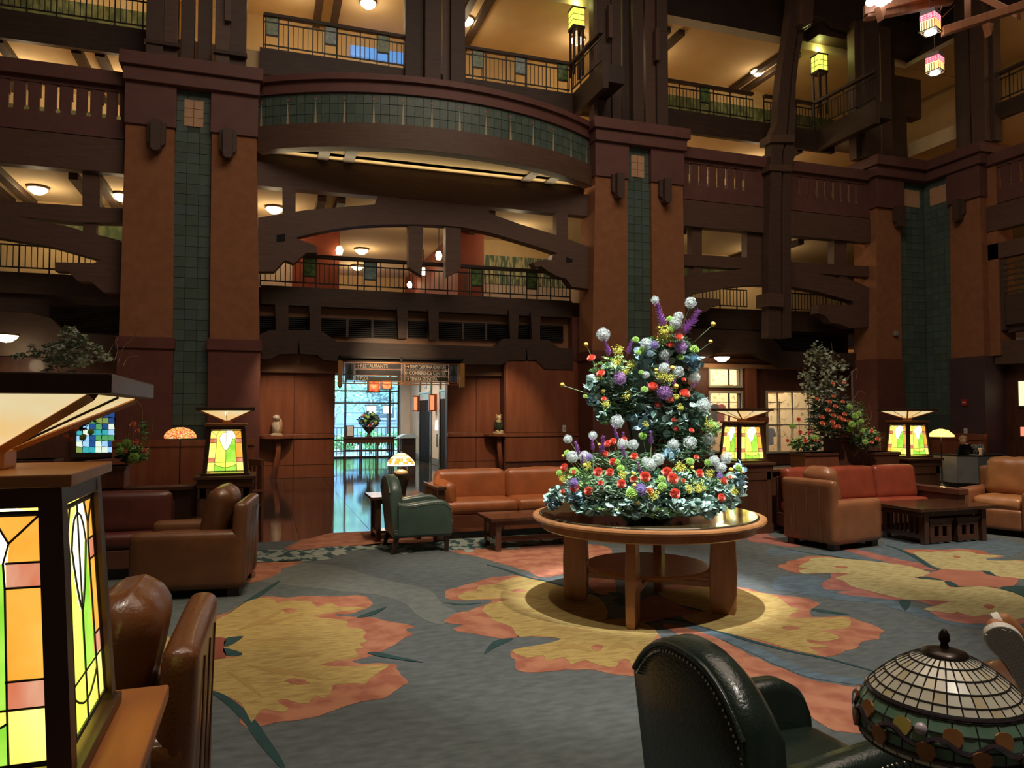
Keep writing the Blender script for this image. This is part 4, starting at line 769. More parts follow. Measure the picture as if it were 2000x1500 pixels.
# exit sign and small window lights on the right wall
o = thing('fire_alarm', 'small red wall-mounted fire alarm on the plum pillar', 'alarm', (XC-.15, 15.8, 2)); p = atX(1885, 786, XC-.13)
box('alarm_body', (XC-.17, p.y-.09, p.z-.09), (XC-.125, p.y+.09, p.z+.09), mat('alarm_red', (.5, .03, .02), .4), o, .01); box('strobe', (XC-.185, p.y-.05, p.z-.02), (XC-.17, p.y+.05, p.z+.02), mat('strobe_white', (.8, .75, .7), .3), o)
p = atX(1887, 843, XC-.13); o = thing('thermostat', 'small white thermostat on the plum pillar above the desk', 'thermostat', p); box('thermostat_case', (XC-.17, p.y-.05, p.z-.09), (XC-.125, p.y+.05, p.z+.09), MATS['strobe_white'], o, .01); box('dial', (XC-.18, p.y-.02, p.z), (XC-.17, p.y+.02, p.z+.04), mat('dial_grey', (.4, .4, .4), .4), o)
for (a, b, c, d, lab, em) in ((1992, 745, 2010, 792, 'bright window pane at the far right edge of the right wall', (1, .85, .5)), (1996, 834, 2010, 852, 'small red-lit picture at the far right edge', (1, .25, .15))):
    p = atX(a, b, XR+.34); q = atX(c, d, XR+.34); o = thing('lit_panel', lab, 'lit panel', p); box('frame', (XR+.30, min(p.y, q.y)-.4, q.z-.04), (XR+.349, max(p.y, q.y)+.05, p.z+.04), TIMBER, o); box('glass', (XR+.28, min(p.y, q.y)-.35, q.z), (XR+.31, max(p.y, q.y), p.z), emat('panel_%s' % lab[:5], em, 1.2), o)
# --- shop front right of the middle pillar
sx0, sx1 = TM_[3]-.1, X1[0]+.1
def onw(px, py, Y=YW): return atY(px, py, Y)
wb = struct(thing('wall_back', 'dark cherry shop front wall right of the middle pillar', 'wall', (sx0, YW, 0))); del wb['category']
W1 = (onw(1386, 752).x, onw(1446, 720).x); zA = (onw(1416, 753).z, onw(1416, 721).z); zB = (.45, onw(1416, 768).z)
W2 = (onw(1500, 880).x, onw(1620, 880).x); zC = (onw(1540, 881).z, onw(1540, 767).z)
for nm, a, b in (('pier_panel', (sx0, 0), (W1[0], 3.2)), ('pier_panel', (W1[1], 0), (W2[0], 3.2)), ('pier_panel', (W2[1], 0), (sx1, 3.2)), ('transom_panel', (W1[0], zB[1]), (W1[1], zA[0])), ('head_panel', (W1[0], zA[1]), (W1[1], 3.2)), ('sill_panel', (W1[0], 0), (W1[1], zB[0])), ('sill_panel', (W2[0], 0), (W2[1], zC[0])), ('head_panel', (W2[0], zC[1]), (W2[1], 3.2))):
    box(nm, (a[0], YW, a[1]), (b[0], YW+.2, b[1]), CHERRYD, wb, .004)
box('pale_beam', (sx0, YW-.12, 2.9), (sx1, YW+.1, 3.02), VAL, wb); box('pilaster', (W1[1]+.15, YW-.1, 0), (W1[1]+.5, YW, 3), CHERRY, wb); box('chair_rail', (W1[1], YW-.06, 1.3), (W2[0], YW, 1.45), CHERRY, wb)
CRF = mat('cream_frame', (.50, .44, .30), .5)
def shopwin(i, label, x0, x1, z0, z1, vs, hs):
    f = struct(thing('window_%d' % i, label, 'window', ((x0+x1)/2, YW, z0))); del f['category']
    for a, b in (((x0-.06, z0-.06), (x1+.06, z0)), ((x0-.06, z1), (x1+.06, z1+.06)), ((x0-.06, z0), (x0, z1)), ((x1, z0), (x1+.06, z1))): box('window_frame', (a[0], YW-.04, a[1]), (b[0], YW+.06, b[1]), CRF, f)
    xs = [x0]+vs+[x1]; zs = [z0]+hs+[z1]
    for v in vs: box('glazing_bar', (v-.02, YW-.01, z0), (v+.02, YW+.04, z1), CRF if i == 4 else TIMBER, f)
    for h in hs: box('glazing_bar', (x0, YW-.01, h-.02), (x1, YW+.04, h+.02), CRF if i == 4 else TIMBER, f)
    for a, b in zip(xs[:-1], xs[1:]):
        for c, d in zip(zs[:-1], zs[1:]): box('pane', (a+.02, YW+.015, c+.02), (b-.02, YW+.021, d-.02), GL, f)
shopwin(2, 'small upper shop window above the lit lantern', W1[0], W1[1], zA[0], zA[1], [W1[0]+(W1[1]-W1[0])*.62], [])
shopwin(3, 'shop window with shirts behind the lit lantern', W1[0], W1[1], zB[0], zB[1], [W1[0]+(W1[1]-W1[0])*.62], [1.15])
shopwin(4, 'cream-framed shop window left of the tall arrangement', W2[0], W2[1], zC[0], zC[1], [W2[0]+(W2[1]-W2[0])*f for f in (.16, .40, .66, .85)], [zC[0]+(zC[1]-zC[0])*.45, zC[0]+(zC[1]-zC[0])*.72])
SHW = mat('shop_wallpaper', (.72, .58, .34), .8, (.36, .28, .12), 7, det=5, sharp=(.56, .62))
struct(box('wall_back', (sx0, 21.0, 0), (sx1+1, 21.2, L2-.45), SHW), 'flower-papered back wall of the shop'); struct(box('ceiling', (sx0-.2, YW+.2, 3.6), (sx1+1, 21.2, 3.7), CREAMC), 'shop ceiling')
light('AREA', 'shop_light', ((sx0+sx1)/2, 19.9, 3.5), 330, (1, .88, .66), 6, ((sx0+sx1)/2, 19.91, 0), size_y=1.2)
struct(box('floor', (sx0, YW+.2, -.01), (sx1+1, 21.2, .01), OAK), 'wooden shop floor')
rk = thing('clothes_rack', 'long clothes rail inside the shop', 'rack', (11, 20, 0))
for z, y in ((1.75, 19.9), (1.0, 19.9)): bm = bmesh.new(); tube(bm, [(W1[0]-.6, y, z+.16), (W2[1]-.8, y, z+.16)], .015, 6); link('rail', bm, MATS['steel_trim'], rk)
for x in (W1[0]-.5, W1[1]+1, W2[1]-.9): box('upright', (x-.02, 19.88, 0), (x+.02, 19.92, 1.95), MATS['steel_trim'], rk)
box('shelf', (W1[0]-.6, 19.8, 2.2), (W2[1]-.8, 20.3, 2.24), OAK, rk)
def shirt(x, y, z, col, lab, s=1.0):
    t = thing('shirt', lab, 'shirt', (x, y, z), group='shirts in the shop'); bm = bmesh.new()
    o = [(-.10, 0), (-.22, -.05), (-.34, -.30), (-.26, -.34), (-.19, -.22), (-.20, -.62), (.20, -.62), (.19, -.22), (.26, -.34), (.34, -.30), (.22, -.05), (.10, 0), (0, -.05)]
    prism(bm, [(x+a*s, y, z+.16+b*s) for a, b in o], (0, .09, 0)); link('body', bm, mat('cloth_'+col, {'white': (.85, .82, .75), 'grey': (.22, .23, .25), 'dark': (.04, .04, .05), 'red': (.45, .05, .04), 'tan': (.5, .3, .14), 'blue': (.16, .22, .32)}[col], .9), t, bevel=.015)
    bm = bmesh.new(); tube(bm, [(x-.15*s, y+.05, z+.12), (x, y+.05, z+.19), (x+.15*s, y+.05, z+.12)], .008, 5); link('hanger', bm, MATS['steel_trim'], t); return t
w1 = W1[1]-W1[0]
cols = ['grey', 'white', 'white', 'grey', 'dark', 'red', 'blue', 'white', 'grey', 'blue', 'white', 'tan']
xs_ = [W1[0]+w1*f for f in (.05, .42)]+[W1[0]+w1*f for f in (.12, .80, .62, .95)]+[W2[0]+(W2[1]-W2[0])*f for f in (.05, .30, .12, .36)]
for i, x in enumerate(xs_):
    z = 1.75 if i in (1, 4, 5, 6, 7) else 1.0
    shirt(x, (19.55, 19.7, 19.84, 19.98)[i % 4], z-.05, cols[i], '%s shirt hanging %s in the shop, %s' % (cols[i], 'high' if z > 1.5 else 'low', ('at the left jamb', 'in the middle of the left window', 'left of the window middle', 'near the right jamb', 'right of the window middle', 'at the right jamb', 'at the left of the wide window', 'near the middle of the wide window', 'left in the wide window', 'middle of the wide window')[i]), .9)
for i in range(7): 
    x = W1[0]-.2+i*.32; o = thing('shop_box', '%s small box on the shop shelf' % ('leftmost', 'second from left', 'third from left', 'middle', 'third from right', 'second from right', 'rightmost')[i], 'box', (x, 20, 2.24), group='boxes on the shop shelf'); box('carton', (x, 19.85, 2.24), (x+.22, 20.1, 2.24+.12+.05*(i % 3)), mat('carton_%d' % (i % 2), ((.5, .25, .1), (.75, .65, .45))[i % 2], .7), o, .006); box('lid', (x-.005, 19.845, 2.34+.05*(i % 3)), (x+.225, 20.105, 2.375+.05*(i % 3)), mat('lid_tan', (.6, .35, .16), .7), o)
# carved fascia of the right bay, and its louvres
rf = thing('carved_fascia', 'dark carved timber fascia over the shop front', 'beam', (13, 18.3, 3))
plate('fascia_board', [(1336, 640), (1500, 648), (1530, 686), (1660, 690), (1700, 690), (1700, 716), (1530, 718), (1513, 706), (1500, 703), (1475, 690), (1400, 690), (1380, 700), (1336, 700)], 18.25, .3, TIMBER3, rf)
plate('upper_board', [(1336, 600), (1700, 612), (1700, 652), (1336, 640)], 18.5, .2, TIMBER3, rf)
lg = thing('louvre_grille', 'wide black slatted air grille over the shop front', 'grille', atY(1580, 665, 18.6)); p = atY(1506, 650, 18.6); q = atY(1655, 686, 18.6)
box('backing', (p.x, 18.75, q.z), (q.x, 18.8, p.z), MATS['void_black'], lg)
for k in range(10): box('slat', (p.x, 18.68, q.z+(p.z-q.z)*(k+.1)/10), (q.x, 18.75, q.z+(p.z-q.z)*(k+.45)/10), MATS['slat_black'], lg)
struct(box('trim_10', (sx0, 18.8, 3.0), (sx1, 18.9, L2-.4), CHERRYD), 'dark band behind the right grille')
t = gallery_light(atY(1408, 700, 18.05).x, 18.0, 3.22, 'glowing bowl light hanging in front of the shop window', 35)
# left bay ground floor
lw = struct(box('wall_back', (-9, 18.7, 0), (-.12, 19.0, L2-.45), CHERRYD), 'dark cherry wall of the far left bay')
lf = thing('carved_fascia', 'dark carved timber fascia in the far left bay', 'beam', (-5, 18.3, 3)); plate('fascia_board', [(-200, 600), (60, 612), (100, 622), (128, 650), (232, 656), (232, 700), (-200, 690)], 18.3, .3, TIMBER3, lf)
lg = thing('louvre_grille', 'black slatted air grille in the far left bay', 'grille', atY(160, 620, 18.6)); p = atY(97, 596, 18.6); q = atY(231, 648, 18.6)
box('backing', (p.x, 18.68, q.z), (q.x, 18.69, p.z), MATS['void_black'], lg)
for k in range(11): box('slat', (p.x, 18.6, q.z+(p.z-q.z)*(k+.1)/11), (q.x, 18.68, q.z+(p.z-q.z)*(k+.45)/11), MATS['slat_black'], lg)
struct(box('trim_11', (-9, 18.66, 3.0), (TL[0]+.1, 18.7, L2-.4), TIMBER), 'brown band behind the left grille')
gallery_light(atY(12, 655, 17.6).x, 17.6, atY(12, 650, 17.6).z, 'glowing bowl light at the left edge above the planter', 35)
# stained-glass window at the far left
sg = thing('stained_glass_window', 'blue and green stained-glass window at the left behind the planter', 'window', (-3.4, 18.5, .8)); rr = random.Random(5)
p = atY(150, 782, 18.5); q = atY(222, 884, 18.5); 
box('frame', (p.x-.1, 18.55, q.z-.1), (q.x+.05, 18.70, p.z+.1), TIMBER3, sg)
GLS = [emat('glass_%s' % n, c, e) for n, c, e in (('teal', (.05, .45, .50), .9), ('sky', (.35, .65, .95), 1.0), ('leaf', (.12, .50, .18), .7), ('deep', (.03, .12, .40), .6), ('milk', (.75, .90, .75), 1.0), ('moss', (.35, .50, .12), .6))]
nx, nz = 6, 9
for i in range(nx):
    for j in range(nz):
        dx = (q.x-p.x)/nx; dz = (p.z-q.z)/nz; jit = lambda: rr.uniform(-.2, .2)
        pts = [(p.x+dx*(i+a)+dx*.02, 18.53, q.z+dz*(j+b)) for a, b in ((.03, .03+.15*rr.random()), (.97, .03), (.97-.2*rr.random(), .97), (.03, .97))]
        bm = bmesh.new(); prism(bm, pts, (0, .015, 0)); link('glass_piece', bm, rr.choice(GLS), sg)
# ================================================================ FURNITURE
def leather(name, c, r=.36, v=1.35): return mat(name, c, r, tuple(min(1, k*v) for k in c), 5, bump=.12, bscale=90, coat=.15)
LT_TAN = leather('tan_leather', (.30, .115, .040)); LT_BRN = leather('brown_leather', (.115, .045, .018)); LT_RED = leather('red_leather', (.230, .045, .022)); LT_WINE = leather('wine_leather', (.085, .020, .014)); LT_GRN = leather('green_leather', (.018, .034, .024), .28); LT_CAR = leather('caramel_leather', (.36, .140, .045)); LT_COG = leather('cognac_leather', (.34, .105, .034))
LT_SAD = leather('saddle_leather', (.240, .098, .045))
PEW = mat('pewter_nails', (.55, .52, .46), .3, metal=1)
LEG = mat('dark_leg', (.035, .018, .012), .35)
def club(name, label, loc, rz, m, W=.9, D=.9, ah=.56, bh=.80, seatm=None, cat='armchair', lean=0.10, hump=.0, wr=.004):
    """boxy leather club chair; local front is -Y"""
    t = thing(name, label, cat, loc, rz); aw = .17
    bm = bmesh.new(); puff(bm, W-2*aw, D-.06, .26, .03, .004, T(0, .0, .21)); lpart('base', bm, m, t, True)
    for s in (-1, 1):
        bm = bmesh.new(); puff(bm, aw, D, ah-.07, .045, .008, T(s*(W-aw)/2, 0, (ah+.07)/2), 10, .0); lpart('arm', bm, m, t, True)
        bm = bmesh.new()
        for zz in (ah-.025,): tube(bm, [(s*(W/2-.012), -D/2+.03, zz), (s*(W/2-.012), D/2-.03, zz)], .007, 6)
        lpart('piping', bm, m, t, True)
    bm = bmesh.new(); puff(bm, W-.01, .11, bh-.07, .04, .006, T(0, D/2-.055, (bh+.07)/2, rx=-.05)); lpart('back', bm, m, t, True)
    bm = bmesh.new()
    for xx in (-W*.25, 0, W*.25): tube(bm, [(xx, D/2+.001, .1), (xx, D/2+.020, bh-.08)], .0035, 5)
    lpart('back_seam', bm, mat('seam_tan', (.20, .09, .035), .5), t, True)
    bm = bmesh.new(); puff(bm, W-2*aw-.01, D-.22, .17, .06, .02, T(0, -.06, .40), 12, wr, 3); lpart('seat_cushion', bm, seatm or m, t, True)
    bm = bmesh.new(); puff(bm, W-2*aw-.0, .22, .50, .09, .03, T(0, D/2-.27, .66+hump, rx=-.22), 14, wr*1.6, 5); lpart('back_cushion', bm, seatm or m, t, True)
    for a in (-1, 1):
        for b in (-1, 1): lbox('foot', (a*(W/2-.09)-.05, b*(D/2-.09)-.05, 0), (a*(W/2-.09)+.05, b*(D/2-.09)+.05, .08), LEG, t)
    return t
club('club_chair', 'brown leather club chair facing left beside the left side table', (-.55, 7.28, 0), R(-97), LT_BRN, .88, .92)
club('club_chair', 'large brown leather club chair right beside the nearest lantern', (-.65, 2.87, 0), R(-91), leather('near_brown_leather', (.150, .052, .016), .3), .80, .92, .60, .86, hump=.07)
club('club_chair', 'saddle-brown leather club chair seen from behind, left of the slatted coffee table', (6.50, 7.24, 0), R(100), LT_SAD, .74, .86, .56, .80, hump=.02)
club('club_chair', 'tan leather club chair at the right edge facing the slatted coffee table', (9.36, 7.22, 0), R(-70), LT_SAD, .92, .90, .58, .84, leather('tan_cushion', (.33, .140, .050)), hump=.06, wr=.008)
def barrel(name, label, loc, rz, m=LT_GRN, s=1.0):
    """green leather wing-arm chair with nail-head trim; front is -Y"""
    t = thing(name, label, 'armchair', loc, rz); W, D = .66*s, .66*s; sh = .42*s; bt = .86*s; n = 14
    prof = []                       # back outline (x,z) with a round arched top
    for i in range(n+1):
        u = -1+2*i/n; prof.append((u*W/2*.98, bt-.16*s*abs(u)**2.6))
    bm = bmesh.new(); secs = []
    for x, z in prof:
        secs.append([(x, D/2, .22), (x, D/2+.05, z-.03), (x, D/2+.035, z), (x, D/2-.05, z+.005), (x, D/2-.09, z-.035), (x, D/2-.12, .25)])
    loft(bm, secs); lpart('back', bm, m, t, True, .0)
    o = bmesh.new(); tube(o, [(x, D/2+.048, z-.018) for x, z in prof], .010, 6); lpart('back_piping', o, m, t, True)
    def nails(pts, par, nm='nail_head'):
        bm = bmesh.new(); P = [Vector(p) for p in pts]; seg = []
        for a, b in zip(P[:-1], P[1:]):
            k = max(1, int((b-a).length/(.016*s)))
            for j in range(k): seg.append(a.lerp(b, j/k))
        for q in seg: bmesh.ops.create_icosphere(bm, subdivisions=1, radius=.0058*s, matrix=Matrix.Translation(q))
        part(lpart(nm, bm, PEW, par, True), kind='stuff')
    for sg in (-1, 1):
        # arm: swept curve dropping from the back, rolled at the front
        path = [(D/2-.05, .58*s), (D/2-.16, .555*s), (0, .575*s), (-D/2+.15, .59*s), (-D/2+.06, .565*s), (-D/2+.01, .50*s), (-D/2, .40*s), (-D/2, .22*s)]
        P = cr([(sg*W/2, y, z) for y, z in path], 5, False); bm = bmesh.new(); secs = []
        th = .115*s
        lo = [(p.x, p.y, .22*s) for p in P]
        for p in P:
            xo = sg*(W/2+.015); xi = xo-sg*th
            y = p.y
            secs.append([(xo, y, .21*s), (xo, y, max(p.z-.03, .215*s)), (xo-sg*.02, y, max(p.z, .217*s)), (xi+sg*.02, y, max(p.z, .217*s)), (xi, y, max(p.z-.03, .215*s)), (xi, y, .21*s)])
        loft(bm, secs); a = lpart('arm', bm, m, t, True)
        nails([(sg*(W/2+.0165), p.y, p.z-.035) for p in P if p.z > .3*s], t)
        lbox('side_rail', (sg*(W/2+.014)-sg*.1 if sg > 0 else sg*(W/2+.014), -D/2, .2*s), (sg*(W/2+.014) if sg > 0 else sg*(W/2+.014)+.1, D/2, .24*s), m, t, .01)
    nails([(x*.95, D/2+.052, z-.04) for x, z in prof], t)
    nails([(-W/2*.95, D/2+.004, .24), (-W/2*.95, D/2+.05, bt-.21*s)], t)
    bm = bmesh.new(); puff(bm, W-.2*s, D-.1, .14, .045, .02, T(0, -.05, .36*s), 12, .003, 2); lpart('seat_cushion', bm, m, t, True)
    lbox('seat_rail', (-W/2, -D/2, .18*s), (W/2, D/2, .27*s), m, t, .01)
    for a in (-1, 1):
        for b in (-1, 1):
            bm = bmesh.new(); x, y = a*(W/2-.05), b*(D/2-.05)
            loft(bm, [[(x-q+dx, y-q+dy, z), (x+q+dx, y-q+dy, z), (x+q+dx, y+q+dy, z), (x-q+dx, y+q+dy, z)] for q, z, dx, dy in ((.03*s, .22*s, 0, 0), (.018*s, 0, a*.02, b*.06 if b > 0 else 0))]); lpart('leg', bm, LEG, t)
    return t
barrel('armchair', 'dark green leather armchair facing right beside the cognac sofa', (1.72, 8.58, 0), R(90), leather('grey_green_leather', (.050, .085, .070), .34), 1.0)
barrel('armchair', 'black-green leather armchair with pewter nail heads in the right foreground', (1.64, 2.08, 0), R(90), leather('black_green_leather', (.012, .022, .017), .26), .98)
# --- cognac slatted sofa
def mission_sofa(label, loc, rz, W, D, m, n):
    t = thing('sofa', label, 'sofa', loc, rz)
    for s in (-1, 1):
        for y in (-D/2+.05, D/2-.05): lbox('post', (s*W/2-.04, y-.04, 0), (s*W/2+.04, y+.04, .66), WALNUT, t)
        lbox('arm_rail', (s*W/2-.06, -D/2-.02, .62), (s*W/2+.06, D/2, .66), WALNUT, t, .006); lbox('side_rail', (s*W/2-.02, -D/2, .14), (s*W/2+.02, D/2, .26), WALNUT, t)
        src = None
        for k in range(6):
            y = -D/2+.14+k*(D-.28)/5; lbox('slat', (s*W/2-.012, y-.025, .26), (s*W/2+.012, y+.025, .62), WALNUT, t, 0)
    lbox('front_rail', (-W/2, -D/2+.02, .14), (W/2, -D/2+.06, .30), mat('red_walnut', (.13, .040, .020), .3, (.18, .06, .03), 3), t, .004); lbox('back_rail', (-W/2, D/2-.04, .14), (W/2, D/2, .60), WALNUT, t)
    for i in range(n):
        w_ = (W-.1)/n; x = -W/2+.05+w_*(i+.5)
        bm = bmesh.new(); puff(bm, w_-.006, D-.1, .16, .05, .015, T(x, -.02, .38), 12, .003, i); lpart('seat_cushion', bm, m, t, True)
        bm = bmesh.new(); puff(bm, w_-.004, .20, .42, .07, .025, T(x, D/2-.17, .60, rx=-.14), 14, .005, i+9); lpart('back_cushion', bm, m, t, True)
    for s in (-1, 1):
        bm = bmesh.new(); puff(bm, .18, D-.16, .32, .07, .02, T(s*(W/2-.13), -.02, .54, ry=s*.08), 12, .006, 4); lpart('arm_cushion', bm, m, t, True)
    return t
mission_sofa('cognac leather sofa with slatted walnut arms behind the low coffee table', (3.12, 9.36, 0), 0, 2.05, .80, LT_COG, 2)
def low_table(name, label, x0, x1, y0, y1, h, slats=True):
    t = thing(name, label, 'table', ((x0+x1)/2, (y0+y1)/2, 0)); X, Y = (x1-x0)/2, (y1-y0)/2
    lbox('tabletop', (-X, -Y, h-.035), (X, Y, h), WALNUT, t, .005); lbox('apron', (-X+.08, -Y+.06, h-.09), (X-.08, Y-.06, h-.035), WALNUT, t)
    for a in (-1, 1):
        for b in (-1, 1): lbox('leg', (a*(X-.1)-.03, b*(Y-.08)-.03, 0), (a*(X-.1)+.03, b*(Y-.08)+.03, h-.035), WALNUT, t)
        lbox('end_stretcher', (a*(X-.1)-.02, -Y+.08, .07), (a*(X-.1)+.02, Y-.08, .13), WALNUT, t)
        if slats:
            for k in (-1, 0, 1): lbox('slat', (a*(X-.1)-.01, k*.08-.02, .13), (a*(X-.1)+.01, k*.08+.02, h-.09), WALNUT, t, 0)
    lbox('shelf', (-X+.1, -.10, .08), (X-.1, .10, .11), WALNUT, t); return t
low_table('coffee_table', 'low walnut coffee table in front of the cognac sofa', 2.45, 3.60, 8.0, 8.6, .38)
low_table('side_table', 'square walnut side table under the lit far lamp', 1.25, 1.95, 9.08, 9.68, .55)
low_table('footstool', 'small dark wooden stool half hidden behind the big round table', 4.1, 4.55, 8.3, 8.65, .30, False)
# --- red three-cushion sofa on the right, wine sofa on the left
def long_sofa(label, x0, x1, y0, y1, m, n, bh, arm=None, rail=CHERRYD):
    t = thing('sofa', label, 'sofa', ((x0+x1)/2, (y0+y1)/2, 0)); W, D = x1-x0, y1-y0
    lbox('frame', (-W/2, -D/2+.03, .1), (W/2, D/2, .28), rail, t, .01); lbox('plinth', (-W/2+.05, -D/2+.1, 0), (W/2-.05, D/2, .1), LEG, t)
    bm = bmesh.new(); puff(bm, W-.02, D-.08, .15, .045, .01, T(0, -.02, .355), 14, .002); lpart('seat_cushion', bm, m, t, True)
    w_ = (W-.02)/n
    for i in range(n):
        bm = bmesh.new(); puff(bm, w_-.008, .16, bh-.40, .05, .02, T(-W/2+.01+w_*(i+.5), D/2-.14, (bh+.42)/2, rx=-.16), 12, .0035, i+20); lpart('back_cushion', bm, m, t, True)
    lbox('back_board', (-W/2, D/2-.04, .28), (W/2, D/2, bh-.1), rail, t, .01)
    if arm: lbox('wooden_arm', (W/2, -D/2-arm, .50), (W/2+.16, D/2, .58), CHERRYD, t, .008); lbox('arm_panel', (W/2+.02, -D/2-arm+.03, .05), (W/2+.13, D/2-.02, .50), CHERRYD, t, .008)
    return t
long_sofa('long red leather sofa with three back cushions against the right partition', 6.42, 8.62, 7.72, 8.16, LT_RED, 3, .84, .42)
long_sofa('wine-red leather sofa against the left partition behind the brown club chair', -2.9, -.84, 7.80, 8.20, LT_WINE, 2, .79)
# --- slatted square coffee table with two stools tucked under
t = thing('coffee_table', 'dark square coffee table with slatted sides in front of the red sofa', 'table', (7.98, 7.12, 0))
lbox('tabletop', (-.60, -.36, .40), (.60, .42, .44), WALNUT, t, .006); lbox('apron', (-.5, -.27, .33), (.5, .33, .40), WALNUT, t)
for a in (-1, 1):
    for y in (-.27, .30): lbox('leg', (a*.46-.035, y-.035, 0), (a*.46+.035, y+.035, .40), WALNUT, t)
    lbox('low_rail', (a*.46-.02, -.24, .06), (a*.46+.02, .27, .12), WALNUT, t)
    for k in range(7): lbox('slat', (a*.46-.01, -.20+k*.07-.016, .12), (a*.46+.01, -.20+k*.07+.016, .33), WALNUT, t, 0)
for i, x in enumerate((7.76, 8.20)):
    s = thing('wooden_stool', ('left' if i == 0 else 'right')+' small slotted wooden stool tucked under the square coffee table', 'stool', (x, 6.98, 0), group='stools under the square table')
    st = mat('stool_wood', (.075, .030, .016), .35, (.11, .045, .024), 3, stretch=(5, 5, 1))
    lbox('seat', (-.19, -.16, .27), (.19, .16, .31), st, s, .006)
    for a, b, c, d in ((-.17, -.14, -.10, -.12), (.10, -.14, .17, -.12), (-.03, -.14, .03, -.12), (-.17, .12, .17, .14), (-.17, -.12, -.15, .12), (.15, -.12, .17, .12)): lbox('side_panel', (a, b, .02), (c, d, .27), st, s, 0)
    lbox('low_rail', (-.17, -.145, .02), (.17, -.12, .09), st, s, .004); lbox('top_rail', (-.17, -.145, .21), (.17, -.12, .27), st, s, .004)
# --- octagonal side table by the brown chair
t = thing('side_table', 'small octagonal dark side table beside the wine sofa', 'table', (-.50, 7.94, 0)); bm = bmesh.new(); lathe(bm, [(0, .50), (.20, .50), (.21, .515), (.20, .53), (0, .53)], (0, 0, 0), 8); lpart('tabletop', bm, WALNUT, t)
for a in (-1, 1):
    for b in (-1, 1): lbox('leg', (a*.14-.02, b*.14-.02, 0), (a*.14+.02, b*.14+.02, .5), WALNUT, t)
lbox('shelf', (-.14, -.14, .14), (.14, .14, .16), WALNUT, t)
# --- big round oak table
RT_ = thing('round_table', 'large round oak table with a glass top carrying the flowers', 'table', (2.98, 5.40, 0))
bm = bmesh.new(); lathe(bm, [(0, .715), (.90, .715), (.925, .722), (.935, .738), (.93, .752), (.91, .757), (0, .757)], seg=96); lpart('tabletop', bm, OAKH, RT_, False)
bm = bmesh.new(); lathe(bm, [(.84, .655), (.855, .65), (.865, .66), (.865, .715), (.84, .715), (.84, .655)], seg=96); lpart('apron', bm, OAK, RT_)
bm = bmesh.new(); lathe(bm, [(0, .757), (.865, .757), (.872, .762), (.865, .768), (0, .768)], seg=96)
TG = mat('table_glass', (.055, .040, .016), .03, spec=.9, coat=1); lpart('glass_top', bm, TG, RT_)
bm = bmesh.new(); lathe(bm, [(.868, .757), (.880, .757), (.880, .7605), (.868, .7605), (.868, .757)], seg=96); lpart('black_inlay', bm, IRON, RT_)
for k, a in enumerate((45, 135, 225, 315)):
    ca, sa = math.cos(R(a+6)), math.sin(R(a+6)); bm = bmesh.new(); secs = []
    for z, w_, d_ in ((0, .085, .03), (.05, .10, .036), (.35, .105, .038), (.55, .095, .036), (.655, .07, .034)):
        r = .60; c = Vector((ca*r, sa*r, z)); tn = Vector((ca, sa, 0)); nm = Vector((-sa, ca, 0))
        # board legs stand with their broad face along the radius of the table
        secs.append([c+tn*w_*(-1)+nm*d_*(-1), c+tn*w_+nm*d_*(-1), c+tn*w_+nm*d_, c-tn*w_+nm*d_])
    loft(bm, secs); lpart('leg', bm, OAK, RT_, bevel=.008)
for a in (51, 141):
    ca, sa = math.cos(R(a)), math.sin(R(a)); tn = Vector((ca, sa, 0)); nm = Vector((-sa, ca, 0)); bm = bmesh.new()
    for u0, u1, z0, z1 in ((-.52, .52, .20, .245), (-.52, -.30, .245, .275), (-.12, .12, .245, .275), (.30, .52, .245, .275), (-.52, .52, .275, .32)):
        M4 = Matrix.Translation((0, 0, 0)) @ Matrix.Rotation(R(a), 4, 'Z'); bm_box(bm, (u0, -.014, z0+(.0 if a < 100 else .002)), (u1, .014, z1), M4)
    lpart('cross_stretcher', bm, OAK, RT_, bevel=.003)
bm = bmesh.new(); lathe(bm, [(0, .325), (.49, .325), (.50, .335), (.49, .35), (0, .35)], seg=64); lpart('lower_shelf', bm, OAKH, RT_)
for a in (51, 231): 
    bm = bmesh.new(); lathe(bm, [(.0, .352), (.0, .352)], seg=3); bm.free()
# --- partitions with pedestals
def pedestal(x, y, label, w=.60, capm=None):
    t = thing('pedestal', label, 'pedestal', (x, y, 0)); h = w/2-.04; m = mat('pedestal_cherry', (.085, .034, .018), .4, (.115, .048, .026), 2, stretch=(4, 4, 1))
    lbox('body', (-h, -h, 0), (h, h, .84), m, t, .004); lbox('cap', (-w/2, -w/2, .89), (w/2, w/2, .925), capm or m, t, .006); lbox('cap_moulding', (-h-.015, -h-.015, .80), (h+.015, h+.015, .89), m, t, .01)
    lbox('skirting', (-h-.012, -h-.012, 0), (h+.012, h+.012, .12), m, t, .004)
    for a in (-1, 1):
        lbox('panel_stile', (a*(h-.05)-.03, -h-.01, .12), (a*(h-.05)+.03, -h, .80), m, t, 0); lbox('panel_stile', (h, a*(h-.05)-.03, .12), (h+.01, a*(h-.05)+.03, .80), m, t, 0); lbox('panel_stile', (-h-.01, a*(h-.05)-.03, .12), (-h, a*(h-.05)+.03, .80), m, t, 0)
    lbox('panel_rail', (-h, -h-.01, .70), (h, -h, .80), m, t, 0); return t
def partition(x0, x1, y, label, top=.82):
    t = thing('partition', label, 'partition', ((x0+x1)/2, y, 0)); X = (x1-x0)/2; m = MATS['pedestal_cherry']
    lbox('panel_wall', (-X, -.09, 0), (X, .09, top-.04), m, t); lbox('top_ledge', (-X, -.13, top-.04), (X, .13, top), CHERRYD, t, .006); lbox('skirting', (-X, -.10, 0), (X, .10, .12), m, t, 0); return t
NL = (-.50, 1.655)
